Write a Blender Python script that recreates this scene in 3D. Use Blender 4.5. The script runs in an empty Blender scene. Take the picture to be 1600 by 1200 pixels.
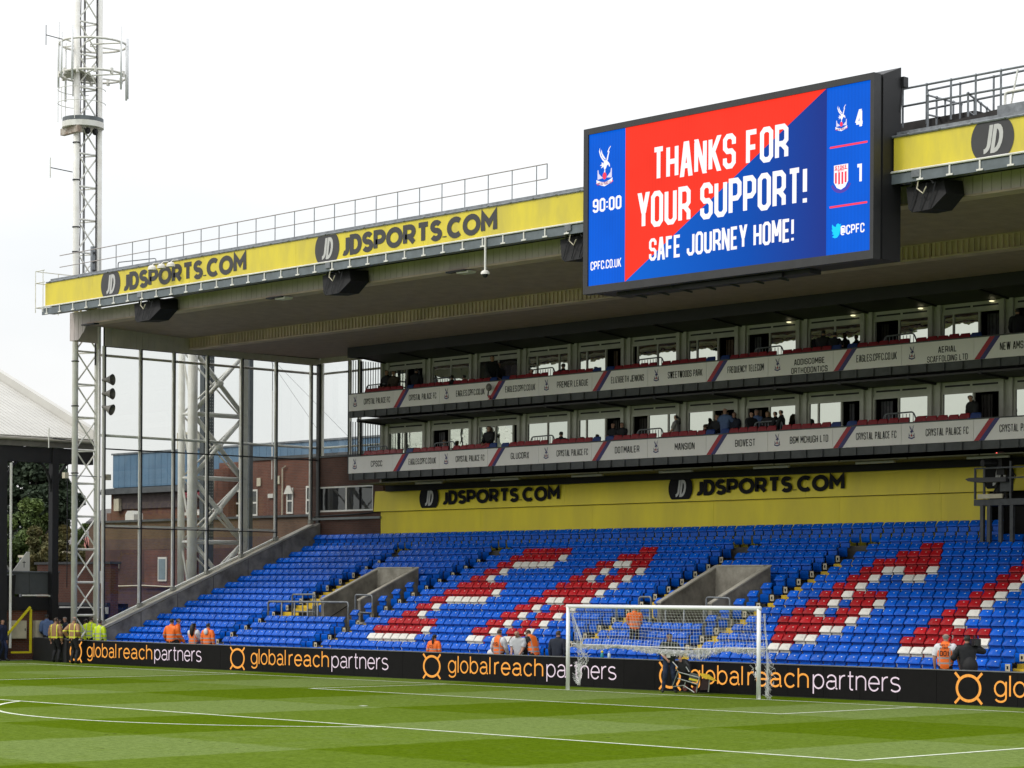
import bpy, math, random
from math import sin, cos, pi, radians, sqrt, atan2
from mathutils import Vector, Matrix
random.seed(7)
S = bpy.context.scene
COL = S.collection

# ------------------------------------------------------------------ camera
PAN, ROLL, FPX = .8139, .0055, 3630.5
fw = Vector((-sin(PAN), cos(PAN), 0)); rt = Vector((cos(PAN), sin(PAN), 0)); up = Vector((0, 0, 1))
r2 = rt * cos(ROLL) + up * sin(ROLL); u2 = -rt * sin(ROLL) + up * cos(ROLL)
camd = bpy.data.cameras.new('camera'); cam = bpy.data.objects.new('camera', camd); COL.objects.link(cam)
M = Matrix.Identity(4)
for i, v in enumerate((r2, u2, -fw)):
    for j in range(3): M[j][i] = v[j]
M.translation = (45.4624, -48.7649, 2.9162)
cam.matrix_world = M
camd.sensor_width = 36; camd.lens = FPX / 1600 * 36
camd.shift_x = 0; camd.shift_y = 324.88 / 1600
camd.clip_start = .5; camd.clip_end = 2000
S.camera = cam
CX, CY, CZ = 45.4624, -48.7649, 2.9162

# ------------------------------------------------------------------ sky + sun (bright thin overcast)
SUN_EL, SUN_AZ = radians(48), radians(205)     # azimuth from +Y towards +X : high, behind-left of the camera
W = bpy.data.worlds.new("World"); S.world = W; W.use_nodes = True
nt = W.node_tree; nd = nt.nodes; ln = nt.links
bg = nd['Background']
sky = nd.new('ShaderNodeTexSky'); sky.sky_type = 'NISHITA'; sky.sun_disc = False
sky.sun_elevation = SUN_EL; sky.sun_rotation = SUN_AZ
sky.air_density = 1.5; sky.dust_density = 4
k = nd.new('ShaderNodeVectorMath'); k.operation = 'SCALE'; k.inputs['Scale'].default_value = .012
ln.new(sky.outputs[0], k.inputs[0])
tc = nd.new('ShaderNodeTexCoord')
mp = nd.new('ShaderNodeMapping'); mp.inputs['Scale'].default_value = (1, 1, 2.6); ln.new(tc.outputs['Generated'], mp.inputs[0])
nz = nd.new('ShaderNodeTexNoise'); nz.inputs['Scale'].default_value = 2.2; nz.inputs['Detail'].default_value = 5; nz.inputs['Roughness'].default_value = .55
ln.new(mp.outputs[0], nz.inputs['Vector'])
cr = nd.new('ShaderNodeValToRGB'); cr.color_ramp.elements[0].position = .3; cr.color_ramp.elements[1].position = .62
cr.color_ramp.elements[0].color = (.84, .865, .89, 1); cr.color_ramp.elements[1].color = (1, 1, 1, 1)
ln.new(nz.outputs['Fac'], cr.inputs[0])
ad = nd.new('ShaderNodeVectorMath'); ad.operation = 'ADD'
sz = nd.new('ShaderNodeSeparateXYZ'); ln.new(tc.outputs['Generated'], sz.inputs[0])
el = nd.new('ShaderNodeMapRange'); el.inputs['From Min'].default_value = 0; el.inputs['From Max'].default_value = .55; el.inputs['To Min'].default_value = .60; el.inputs['To Max'].default_value = 1.; ln.new(sz.outputs[2], el.inputs['Value'])   # overcast sky: brighter overhead than at the horizon
sm = nd.new('ShaderNodeVectorMath'); sm.operation = 'SCALE'; ln.new(cr.outputs[0], sm.inputs[0]); ln.new(el.outputs[0], sm.inputs['Scale'])
ln.new(k.outputs[0], ad.inputs[0]); ln.new(sm.outputs[0], ad.inputs[1]); ln.new(ad.outputs[0], bg.inputs['Color'])
bg.inputs['Strength'].default_value = 1.12
sl = bpy.data.lights.new('sun', 'SUN'); sl.energy = 1.0; sl.angle = radians(10); sl.color = (1, .96, .9)
so = bpy.data.objects.new('sun', sl); COL.objects.link(so)
sd = Vector((sin(SUN_AZ) * cos(SUN_EL), cos(SUN_AZ) * cos(SUN_EL), sin(SUN_EL)))
so.rotation_euler = sd.to_track_quat('Z', 'Y').to_euler(); so.location = (0, -60, 60)
S.view_settings.view_transform = 'Standard'; S.view_settings.look = 'None'
S.view_settings.exposure = .40; S.view_settings.gamma = 1; S.view_settings.use_curve_mapping = False
S.cycles.max_bounces = 6; S.cycles.transparent_max_bounces = 12; S.cycles.caustics_reflective = False; S.cycles.caustics_refractive = False

# ------------------------------------------------------------------ materials
MATS = {}
def mat(name, col, rough=.6, var=.12, vscale=3., metal=0, spec=.5, bump=0, bscale=40, coat=0, dirt=None, stretch=(1, 1, 1)):
    if name in MATS: return MATS[name]
    m = bpy.data.materials.new(name); m.use_nodes = True
    t = m.node_tree; n = t.nodes; l = t.links; b = n['Principled BSDF']
    b.inputs['Roughness'].default_value = rough; b.inputs['Metallic'].default_value = metal
    b.inputs['Specular IOR Level'].default_value = spec
    if coat: b.inputs['Coat Weight'].default_value = coat
    c = n.new('ShaderNodeTexCoord'); mpn = n.new('ShaderNodeMapping'); mpn.inputs['Scale'].default_value = stretch
    g = n.new('ShaderNodeNewGeometry'); l.new(g.outputs['Position'], mpn.inputs[0])
    if var or dirt:
        z = n.new('ShaderNodeTexNoise'); z.inputs['Scale'].default_value = vscale; z.inputs['Detail'].default_value = 6; z.inputs['Roughness'].default_value = .6
        l.new(mpn.outputs[0], z.inputs['Vector'])
        r = n.new('ShaderNodeValToRGB'); r.color_ramp.elements[0].position = .33; r.color_ramp.elements[1].position = .67
        d = dirt or tuple(x * (1 - 2 * var) for x in col)
        r.color_ramp.elements[0].color = (*d, 1); r.color_ramp.elements[1].color = (*col, 1)
        l.new(z.outputs['Fac'], r.inputs[0]); l.new(r.outputs[0], b.inputs['Base Color'])
    else: b.inputs['Base Color'].default_value = (*col, 1)
    if bump:
        z2 = n.new('ShaderNodeTexNoise'); z2.inputs['Scale'].default_value = bscale; z2.inputs['Detail'].default_value = 4
        l.new(g.outputs['Position'], z2.inputs['Vector'])
        bp = n.new('ShaderNodeBump'); bp.inputs['Strength'].default_value = bump; bp.inputs['Distance'].default_value = .02
        l.new(z2.outputs['Fac'], bp.inputs['Height']); l.new(bp.outputs[0], b.inputs['Normal'])
    MATS[name] = m; return m
def emis(name, col, s=1., pix=0):
    if name in MATS: return MATS[name]
    m = bpy.data.materials.new(name); m.use_nodes = True; t = m.node_tree; n = t.nodes; l = t.links; b = n['Principled BSDF']
    b.inputs['Base Color'].default_value = (.006, .006, .006, 1); b.inputs['Roughness'].default_value = .9; b.inputs['Specular IOR Level'].default_value = .08
    b.inputs['Emission Strength'].default_value = s; b.inputs['Emission Color'].default_value = (*col, 1)
    if pix:   # fine LED module columns and slight unevenness between modules
        g = n.new('ShaderNodeNewGeometry'); sp = n.new('ShaderNodeSeparateXYZ'); l.new(g.outputs['Position'], sp.inputs[0])
        mm = n.new('ShaderNodeMath'); mm.operation = 'MULTIPLY'; mm.inputs[1].default_value = 2 * pi / .115; l.new(sp.outputs[0], mm.inputs[0])
        s1 = n.new('ShaderNodeMath'); s1.operation = 'SINE'; l.new(mm.outputs[0], s1.inputs[0])
        wn = n.new('ShaderNodeTexNoise'); wn.inputs['Scale'].default_value = .8; l.new(g.outputs['Position'], wn.inputs['Vector'])
        a = n.new('ShaderNodeMath'); a.operation = 'MULTIPLY_ADD'; a.inputs[1].default_value = pix; a.inputs[2].default_value = s * .9; l.new(s1.outputs[0], a.inputs[0])
        a2 = n.new('ShaderNodeMath'); a2.operation = 'MULTIPLY_ADD'; a2.inputs[1].default_value = .22; l.new(wn.outputs['Fac'], a2.inputs[0]); l.new(a.outputs[0], a2.inputs[2])
        l.new(a2.outputs[0], b.inputs['Emission Strength'])
    MATS[name] = m; return m
def glassmat(name, tint=(.93, .95, .95), gl=.06, base=None, rough=.0):
    m = bpy.data.materials.new(name); m.use_nodes = True; t = m.node_tree; n = t.nodes; l = t.links
    out = n['Material Output']; n.remove(n['Principled BSDF'])
    if base is None: a = n.new('ShaderNodeBsdfTransparent'); a.inputs[0].default_value = (*tint, 1)
    else: a = n.new('ShaderNodeBsdfDiffuse'); a.inputs[0].default_value = (*base, 1)
    g = n.new('ShaderNodeBsdfGlossy'); g.inputs['Roughness'].default_value = rough; g.inputs['Color'].default_value = (*(tint if base else (1, 1, 1)), 1)
    x = n.new('ShaderNodeMixShader'); x.inputs[0].default_value = gl
    if base:
        ge = n.new('ShaderNodeNewGeometry'); zz = n.new('ShaderNodeTexNoise'); zz.inputs['Scale'].default_value = 1.6; l.new(ge.outputs['Position'], zz.inputs['Vector'])
        bp = n.new('ShaderNodeBump'); bp.inputs['Strength'].default_value = .05; bp.inputs['Distance'].default_value = .05; l.new(zz.outputs['Fac'], bp.inputs['Height']); l.new(bp.outputs[0], g.inputs['Normal'])
    l.new(a.outputs[0], x.inputs[1]); l.new(g.outputs[0], x.inputs[2]); l.new(x.outputs[0], out.inputs[0])
    MATS[name] = m; return m
def brickmat(name, c1, c2, mortar, scale=1., axis='XZ'):
    m = bpy.data.materials.new(name); m.use_nodes = True; t = m.node_tree; n = t.nodes; l = t.links; b = n['Principled BSDF']
    b.inputs['Roughness'].default_value = .85
    g = n.new('ShaderNodeNewGeometry'); sp = n.new('ShaderNodeSeparateXYZ'); l.new(g.outputs['Position'], sp.inputs[0])
    ax = n.new('ShaderNodeMath'); ax.operation = 'ADD'; l.new(sp.outputs[0], ax.inputs[0]); l.new(sp.outputs[1], ax.inputs[1])
    cb = n.new('ShaderNodeCombineXYZ'); l.new(ax.outputs[0], cb.inputs[0]); l.new(sp.outputs[2], cb.inputs[1])
    br = n.new('ShaderNodeTexBrick'); br.inputs['Scale'].default_value = scale; br.inputs['Brick Width'].default_value = .225; br.inputs['Row Height'].default_value = .075
    br.inputs['Mortar Size'].default_value = .01; br.inputs['Color1'].default_value = (*c1, 1); br.inputs['Color2'].default_value = (*c2, 1); br.inputs['Mortar'].default_value = (*mortar, 1)
    l.new(cb.outputs[0], br.inputs['Vector'])
    z = n.new('ShaderNodeTexNoise'); z.inputs['Scale'].default_value = .7; z.inputs['Detail'].default_value = 5; l.new(g.outputs['Position'], z.inputs['Vector'])
    mx = n.new('ShaderNodeMix'); mx.data_type = 'RGBA'; mx.blend_type = 'MULTIPLY'; mx.inputs['Factor'].default_value = .8
    r = n.new('ShaderNodeValToRGB'); r.color_ramp.elements[0].position = .3; r.color_ramp.elements[0].color = (.5, .5, .5, 1); r.color_ramp.elements[1].position = .65
    l.new(z.outputs['Fac'], r.inputs[0]); l.new(br.outputs['Color'], mx.inputs['A']); l.new(r.outputs[0], mx.inputs['B']); l.new(mx.outputs['Result'], b.inputs['Base Color'])
    MATS[name] = m; return m

blue = mat('seat_blue', (.0005, .108, .62), .34, .14, 1.6, spec=.22)
red = mat('seat_red', (.42, .008, .014), .34, .14, 1.6, spec=.2)
def rnd(m, lo, hi):     # each seat has faded a little differently
    t = m.node_tree; n = t.nodes; l = t.links; b = n['Principled BSDF']; src = b.inputs['Base Color'].links[0].from_socket
    oi = n.new('ShaderNodeObjectInfo'); mr = n.new('ShaderNodeMapRange'); mr.inputs['To Min'].default_value = lo; mr.inputs['To Max'].default_value = hi; l.new(oi.outputs['Random'], mr.inputs['Value'])
    v = n.new('ShaderNodeVectorMath'); v.operation = 'SCALE'; l.new(src, v.inputs[0]); l.new(mr.outputs[0], v.inputs['Scale']); l.new(v.outputs[0], b.inputs['Base Color'])
white = mat('seat_white', (.74, .72, .66), .35, .06, .9)
rnd(blue, .80, 1.12); rnd(red, .80, 1.15); rnd(white, .86, 1.05)
dark = mat('dark_steel', (.018, .019, .022), .5, .1)
black = mat('black_plastic', (.010, .010, .012), .55, .1)
bframe = mat('screen_casing', (.030, .030, .033), .5, .15, 2)
galv = mat('galvanised_steel', (.24, .26, .28), .45, .22, 5, metal=.3)
wsteel = mat('white_painted_steel', (.80, .80, .77), .45, .06, 2, dirt=(.68, .66, .60))
cream = mat('cream_cladding', (.60, .55, .50), .55, .12, 1.2, dirt=(.48, .44, .40))
green_clad = mat('grey_green_cladding', (.66, .58, .57), .55, .12, .9, stretch=(1, 1, .3))
beamgreen = mat('olive_cladding', (.68, .53, .45), .6, .15, 1)
soffit = mat('brown_soffit', (.43, .32, .295), .7, .1, 2)
yban = mat('yellow_banner', (.80, .66, .045), .55, .07, 1.1, dirt=(.60, .50, .07), stretch=(1.2, 1, .35), bump=.15, bscale=1.5)
ywall = mat('yellow_wall_paint', (.88, .73, .024), .5, .08, .5, dirt=(.66, .54, .04), stretch=(1, 1, .3))
dgrey = mat('charcoal_print', (.045, .045, .048), .5, .08)
lgrey = mat('pale_grey_print', (.55, .55, .54), .5, .05)
conc = mat('concrete', (.30, .28, .24), .85, .22, 1.8, bump=.25, dirt=(.12, .11, .095))
conc_l = mat('pale_coping', (.46, .44, .38), .8, .15, 1.5, dirt=(.32, .30, .25))
tread = mat('terrace_concrete', (.10, .095, .085), .9, .25, 2)
yellow = mat('yellow_step_paint', (.80, .54, .015), .6, .18, 4, dirt=(.55, .38, .05))
fasc = mat('white_fascia_panel', (.84, .81, .80), .45, .03, 1)
navy = mat('navy_print', (.030, .028, .16), .5, .05)
redp = mat('red_print', (.40, .018, .030), .5, .05)
blackp = mat('black_print', (.010, .010, .012), .7, .05, spec=.2)
crestm = mat('crest_grey_print', (.16, .13, .22), .5, .1)
doorf = mat('box_front_frame', (.47, .47, .40), .5, .08)
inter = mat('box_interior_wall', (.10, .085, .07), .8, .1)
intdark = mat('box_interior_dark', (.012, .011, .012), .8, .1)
slabm = mat('balcony_slab_steel', (.075, .08, .085), .6, .2, 2)
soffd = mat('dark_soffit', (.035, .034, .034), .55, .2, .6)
canop = mat('canopy_fascia', (.022, .022, .023), .5, .1)
bseat = mat('balcony_seat_red', (.30, .012, .02), .4, .1)
bseatb = mat('balcony_seat_blue', (.006, .04, .20), .4, .1)
sign_c = mat('cream_marker', (.60, .55, .42), .6, .1)
signg = mat('exit_sign_green', (.03, .26, .12), .5, .1)
pane = glassmat('clear_glass', (.94, .95, .94), .022)
mirror = glassmat('reflective_window_glass', (.62, .67, .60), .80, base=(.02, .022, .02))
darkglass = glassmat('dark_window_glass', (.6, .62, .62), .16, base=(.015, .015, .016))
brick = brickmat('red_brick', (.20, .062, .032), (.14, .045, .026), (.16, .12, .10))
brickd = brickmat('dark_brick', (.105, .040, .026), (.078, .030, .020), (.085, .062, .05))
bricky = brickmat('tan_brick', (.155, .085, .045), (.12, .06, .03), (.12, .10, .08))
bluecl = mat('blue_cladding', (.115, .215, .33), .55, .12, 1, stretch=(1, 1, .3))
roofw = mat('white_roof_sheet', (.56, .55, .51), .5, .05, 1)
tarp = mat('black_tarpaulin', (.006, .006, .0075), .75, .2, 3, bump=.5, bscale=5)
asph = mat('asphalt', (.055, .055, .055), .9, .2, 2, bump=.2)
leafd = mat('dark_leaves', (.055, .085, .040), .7, .4, 1.3, dirt=(.026, .045, .024))
leafl = mat('light_leaves', (.12, .17, .030), .7, .3, 1.0, dirt=(.055, .095, .022))
leafo = mat('ochre_leaves', (.16, .13, .04), .7, .3, 1.0, dirt=(.075, .085, .025))
bark = mat('bark', (.05, .04, .03), .9, .3, 6)
netm = mat('net_cord', (.72, .72, .72), .7, 0)
postw = mat('goal_white', (.82, .83, .84), .3, .03)
skin = mat('skin', (.46, .25, .175), .6, .08, 30)
skind = mat('skin_brown', (.16, .085, .055), .6, .08, 30)

# ------------------------------------------------------------------ mesh builder
class MB:
    def __init__(s): s.v = []; s.f = []; s.m = []; s.sm = False
    def face(s, idx, m=0): s.f.append(idx); s.m.append(m)
    def quad(s, a, b, c, d, m=0):
        n = len(s.v); s.v += [tuple(a), tuple(b), tuple(c), tuple(d)]; s.face((n, n+1, n+2, n+3), m)
    def poly(s, pts, m=0):
        n = len(s.v); s.v += [tuple(p) for p in pts]; s.face(tuple(range(n, n+len(pts))), m)
    def box(s, x0, x1, y0, y1, z0, z1, m=0):
        n = len(s.v)
        s.v += [(x, y, z) for z in (z0, z1) for y in (y0, y1) for x in (x0, x1)]
        for f in ((0,2,3,1), (4,5,7,6), (0,1,5,4), (2,6,7,3), (0,4,6,2), (1,3,7,5)): s.face(tuple(n+i for i in f), m)
        return s
    def hexa(s, p, m=0):        # 8 corners, same order as box
        n = len(s.v); s.v += [tuple(q) for q in p]
        for f in ((0,2,3,1), (4,5,7,6), (0,1,5,4), (2,6,7,3), (0,4,6,2), (1,3,7,5)): s.face(tuple(n+i for i in f), m)
        return s
    def bar(s, a, b, w, h=None, m=0, upv=(0, 0, 1)):   # rectangular bar
        a = Vector(a); b = Vector(b); h = h or w; d = (b-a).normalized(); u = Vector(upv)
        if abs(d.dot(u)) > .98: u = Vector((1, 0, 0))
        x = d.cross(u).normalized(); y = x.cross(d).normalized()
        p = []
        for e in (a, b):
            for j in (-1, 1):
                for i in (-1, 1): p.append(e + x*(i*w/2) + y*(j*h/2))
        return s.hexa(p, m)
    def tube(s, pts, r, n=8, m=0, caps=True, radii=None):
        pts = [Vector(p) for p in pts]; base = len(s.v); L = len(pts)
        u = None
        for i, p in enumerate(pts):
            d = ((pts[min(i+1, L-1)] - pts[max(i-1, 0)])).normalized()
            if u is None:
                u = d.orthogonal().normalized()
            else:
                u = (u - d*u.dot(d)); u = u.normalized() if u.length > 1e-6 else d.orthogonal().normalized()
            w = d.cross(u); rr = radii[i] if radii else r
            for k in range(n):
                a = 2*pi*k/n; s.v.append(tuple(p + u*(cos(a)*rr) + w*(sin(a)*rr)))
        for i in range(L-1):
            for k in range(n):
                a = base+i*n+k; b = base+i*n+(k+1) % n; s.face((a, b, b+n, a+n), m)
        if caps:
            s.face(tuple(base+k for k in reversed(range(n))), m); s.face(tuple(base+(L-1)*n+k for k in range(n)), m)
        return s
    def prism(s, pts, d, m=0):   # extrude polygon by vector d
        d = Vector(d); n = len(pts); b = len(s.v)
        s.v += [tuple(p) for p in pts] + [tuple(Vector(p)+d) for p in pts]
        s.face(tuple(reversed(range(b, b+n))), m); s.face(tuple(range(b+n, b+2*n)), m)
        for i in range(n):
            j = (i+1) % n; s.face((b+i, b+j, b+n+j, b+n+i), m)
        return s
    def ball(s, c, rx, ry=None, rz=None, n=10, k=7, m=0, zmin=-1):
        ry = ry or rx; rz = rz or rx; b = len(s.v)
        for i in range(k+1):
            t = -pi/2 + pi*i/k; t = max(t, math.asin(zmin))
            for j in range(n):
                a = 2*pi*j/n; s.v.append((c[0]+rx*cos(t)*cos(a), c[1]+ry*cos(t)*sin(a), c[2]+rz*sin(t)))
        for i in range(k):
            for j in range(n):
                p = b+i*n+j; q = b+i*n+(j+1) % n; s.face((p, q, q+n, p+n), m)
        return s
    def mesh(s, name, mats, smooth=False):
        me = bpy.data.meshes.new(name); me.from_pydata(s.v, [], s.f)
        if not isinstance(mats, (list, tuple)): mats = [mats]
        for q in mats: me.materials.append(q)
        if len(mats) > 1: me.polygons.foreach_set('material_index', s.m)
        if smooth or s.sm: me.polygons.foreach_set('use_smooth', [True]*len(s.f))
        me.update(); return me
    def build(s, name, mats, parent=None, smooth=False, **kw):
        return link(name, s.mesh(name, mats, smooth), parent, **kw)
def link(name, me, parent=None, loc=None, rot=None, **kw):
    o = bpy.data.objects.new(name, me); COL.objects.link(o)
    if loc is not None: o.location = loc
    if rot is not None: o.rotation_euler = rot
    if parent is not None: o.parent = parent
    for a, b in kw.items():
        if b: o[a] = b
    return o
def thing(name, label, cat, loc=(0, 0, 0), rotz=0, group=None):
    return link(name, None, None, loc, (0, 0, rotz), label=label, category=cat, group=group)
def struct(name, mb, m, **kw): return mb.build(name, m, kind='structure', **kw)
def copy_tree(o, parent=None):
    c = o.copy(); COL.objects.link(c); c.parent = parent
    for ch in o.children: copy_tree(ch, c)
    return c
# thing at its own base: children are modelled in world coordinates, so give parts the inverse offset
class Thing:
    def __init__(s, name, label, cat, base, group=None, rotz=0):
        s.b = Vector(base); s.o = thing(name, label, cat, base, rotz, group)
    def part(s, name, mb, m, parent=None, smooth=False, **kw):   # mb in world coordinates
        off = s.b; mb.v = [(v[0]-off[0], v[1]-off[1], v[2]-off[2]) for v in mb.v]
        return mb.build(name, m, parent or s.o, smooth, **kw)
    def inst(s, name, me, loc, parent=None, rot=None, **kw):     # shared mesh at a world location
        return link(name, me, parent or s.o, Vector(loc)-s.b, rot, **kw)

# ------------------------------------------------------------------ stroke lettering
def arc(cx, cy, rx, ry, a0, a1, n=8): return [(cx+rx*cos(radians(a0+(a1-a0)*i/n)), cy+ry*sin(radians(a0+(a1-a0)*i/n))) for i in range(n+1)]
c_ = .11
def blockfont():
    w = .40; c = c_; m = .5
    O = [(c,0),(w-c,0),(w,c),(w,1-c),(w-c,1),(c,1),(0,1-c),(0,c),(c,0)]
    g = {
    'A': ([[(0,0),(w*.44,1)], [(w*.56,1),(w,0)], [(w*.16,.27),(w*.84,.27)]], w),
    'B': ([[(0,m),(w-c*.8,m),(w,m-c*.8),(w,c),(w-c,0),(0,0),(0,1),(w-c,1),(w,1-c),(w,m+c*.8),(w-c*.8,m)]], w),
    'C': ([[(w,.3),(w,c),(w-c,0),(c,0),(0,c),(0,1-c),(c,1),(w-c,1),(w,1-c),(w,.7)]], w),
    'D': ([[(0,0),(w-c,0),(w,c),(w,1-c),(w-c,1),(0,1),(0,0)]], w),
    'E': ([[(w*.92,0),(0,0),(0,1),(w*.92,1)], [(0,m),(w*.8,m)]], w*.92),
    'F': ([[(0,0),(0,1),(w*.92,1)], [(0,m),(w*.8,m)]], w*.9),
    'G': ([[(w*.55,.45),(w,.45),(w,c),(w-c,0),(c,0),(0,c),(0,1-c),(c,1),(w-c,1),(w,1-c),(w,.72)]], w),
    'H': ([[(0,0),(0,1)], [(w,0),(w,1)], [(0,m),(w,m)]], w),
    'I': ([[(0,0),(0,1)]], 0),
    'J': ([[(w,1),(w,c),(w-c,0),(c,0),(0,c),(0,.3)]], w),
    'K': ([[(0,0),(0,1)], [(w,1),(.05,.42)], [(w*.34,.56),(w,0)]], w),
    'L': ([[(0,1),(0,0),(w*.88,0)]], w*.85),
    'M': ([[(0,0),(0,1)], [(0,1),(w*.62,.3)], [(w*.62,.3),(w*1.24,1)], [(w*1.24,1),(w*1.24,0)]], w*1.24),
    'N': ([[(0,0),(0,1)], [(0,1),(w,0)], [(w,0),(w,1)]], w),
    'O': ([O], w), 'P': ([[(0,0),(0,1),(w-c,1),(w,1-c),(w,m+c*.5),(w-c,m-c*.5),(0,m-c*.5)]], w),
    'Q': ([O, [(w*.6,.2),(w*1.1,-.06)]], w),
    'R': ([[(0,0),(0,1),(w-c,1),(w,1-c),(w,m+c*.5),(w-c,m-c*.5),(0,m-c*.5)], [(w*.5,m-c*.5),(w,.25),(w,0)]], w),
    'S': ([[(0,.28),(0,c),(c,0),(w-c,0),(w,c),(w,m-c),(w-c,m),(c,m),(0,m+c),(0,1-c),(c,1),(w-c,1),(w,1-c),(w,.72)]], w),
    'T': ([[(w*.5,0),(w*.5,1)], [(0,1),(w,1)]], w),
    'U': ([[(0,1),(0,c),(c,0),(w-c,0),(w,c),(w,1)]], w),
    'V': ([[(0,1),(w*.47,0)], [(w*.53,0),(w,1)]], w), 'W': ([[(0,1),(w*.33,0)], [(w*.37,0),(w*.68,1)], [(w*.72,1),(w*1.03,0)], [(w*1.07,0),(w*1.4,1)]], w*1.4),
    'X': ([[(0,0),(w,1)], [(0,1),(w,0)]], w), 'Y': ([[(0,1),(w*.48,.42)], [(w*.52,.42),(w,1)], [(w*.5,.47),(w*.5,0)]], w),
    'Z': ([[(0,1),(w,1)], [(w,1),(0,0)], [(0,0),(w,0)]], w),
    '0': ([O], w), '1': ([[(.0,.93),(.14,.93)], [(.12,0),(.12,1)]], .14), '2': ([[(0,.75),(0,1-c),(c,1),(w-c,1),(w,1-c),(w,.6)], [(w,.6),(0,0)], [(0,0),(w,0)]], w),
    '3': ([[(0,.8),(0,1-c),(c,1),(w-c,1),(w,1-c),(w,m+c),(w-c,m),(w*.4,m)], [(w-c,m),(w,m-c),(w,c),(w-c,0),(c,0),(0,c),(0,.2)]], w),
    '4': ([[(w*.72,0),(w*.72,1)], [(w*.66,1),(.02,.28)], [(0,.24),(w,.24)]], w),
    '9': ([[(0,.2),(0,c),(c,0),(w-c,0),(w,c),(w,1-c),(w-c,1),(c,1),(0,1-c),(0,m+c*.3),(c,m-c*.4),(w,m-c*.4)]], w),
    '.': ([[(0,-.03),(0,.09)]], 0), ':': ([[(0,.2),(0,.33)], [(0,.62),(0,.75)]], 0), '!': ([[(0,.3),(0,1)], [(0,-.03),(0,.1)]], 0),
    '&': ([[(w,.4),(w,c),(w-c,0),(c,0),(0,c),(0,m-c),(c,m),(w,m)], [(c,m),(0,m+c),(0,1-c),(c,1),(w-c,1),(w,1-c),(w,.8)]], w),
    '@': ([[(w*.95,-.02),(c,-.02),(0,c),(0,1-c),(c,1),(w+.1-c,1),(w+.1,1-c),(w+.1,.25),(w*.75,.25),(w*.75,.7),(w*.35,.7),(w*.35,.25),(w*.75,.25)]], w+.1),
    ' ': ([], .12)}
    return g
def roundfont():
    D = [(.0,0),(0,1),(.28,1)] + arc(.28,.5,.36,.5,90,-90,10) + [(0,0)]
    P = [(0,0),(0,1),(.34,1)] + arc(.34,.70,.30,.30,90,-90,8) + [(0,.40)]
    return {
    'J': ([[(.34,1),(.34,.28)] + arc(.12,.28,.22,.28,0,-120,6)], .34),
    'D': ([D], .64),
    'S': ([arc(.28,.755,.27,.245,25,270,12) + arc(.28,.25,.29,.25,90,-155,12)], .57),
    'P': ([P], .64), 'O': ([arc(.48,.5,.48,.5,90,450,20)], .96),
    'R': ([P, [(.30,.42),(.66,0)]], .68), 'T': ([[(.34,0),(.34,1)], [(0,1),(.68,1)]], .68),
    '.': ([[(0,-.0),(0,.06)]], 0), 'C': ([arc(.46,.5,.46,.5,48,312,14)], .80),
    'M': ([[(0,0),(0,1),(.42,.42),(.84,1),(.84,0)]], .84), ' ': ([], .2)}
def lowerfont():
    x = .70; o = lambda cx, w=.24: arc(cx, x/2, w, x/2, 90, 450, 16)
    return {
    'g': ([arc(.24,.35,.24,.35,0,360,16), [(.48,.70),(.48,-.08)] + arc(.25,-.08,.23,.20,0,-155,7)], .48),
    'l': ([[(0,0),(0,1)]], 0), 'o': ([o(.24)], .48),
    'b': ([[(0,0),(0,1)], arc(.24,.35,.24,.35,180,540,16)], .48),
    'a': ([[(.42,.1),(.42,.48)] + arc(.22,.48,.20,.22,0,160,7), arc(.2,.20,.20,.20,60,330,9), [(.42,.40),(.18,.37)], [(.42,.06),(.49,.0)]], .46),
    'r': ([[(0,0),(0,.70)], arc(.20,.42,.20,.28,170,80,5)], .22),
    'e': ([[(.0,.36),(.46,.36)] + arc(.23,.36,.23,.34,0,180,9) + arc(.23,.34,.23,.34,180,325,9)], .46),
    'c': ([arc(.23,.35,.23,.35,40,320,14)], .42),
    'h': ([[(0,0),(0,1)], [(0,.42)] + arc(.21,.46,.21,.24,170,0,8) + [(.42,0)]], .42),
    'p': ([[(0,-.28),(0,.70)], arc(.24,.35,.24,.35,180,540,16)], .48),
    't': ([[(.1,.92),(.1,.10)] + arc(.2,.10,.10,.10,180,290,4), [(0,.68),(.25,.68)]], .24),
    'n': ([[(0,0),(0,.70)], [(0,.42)] + arc(.21,.46,.21,.24,170,0,8) + [(.42,0)]], .42),
    's': ([arc(.2,.53,.19,.17,30,265,8) + arc(.2,.18,.21,.18,85,-150,8)], .41), ' ': ([], .16)}
FONT = {'block': blockfont(), 'round': roundfont(), 'lower': lowerfont()}
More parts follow.
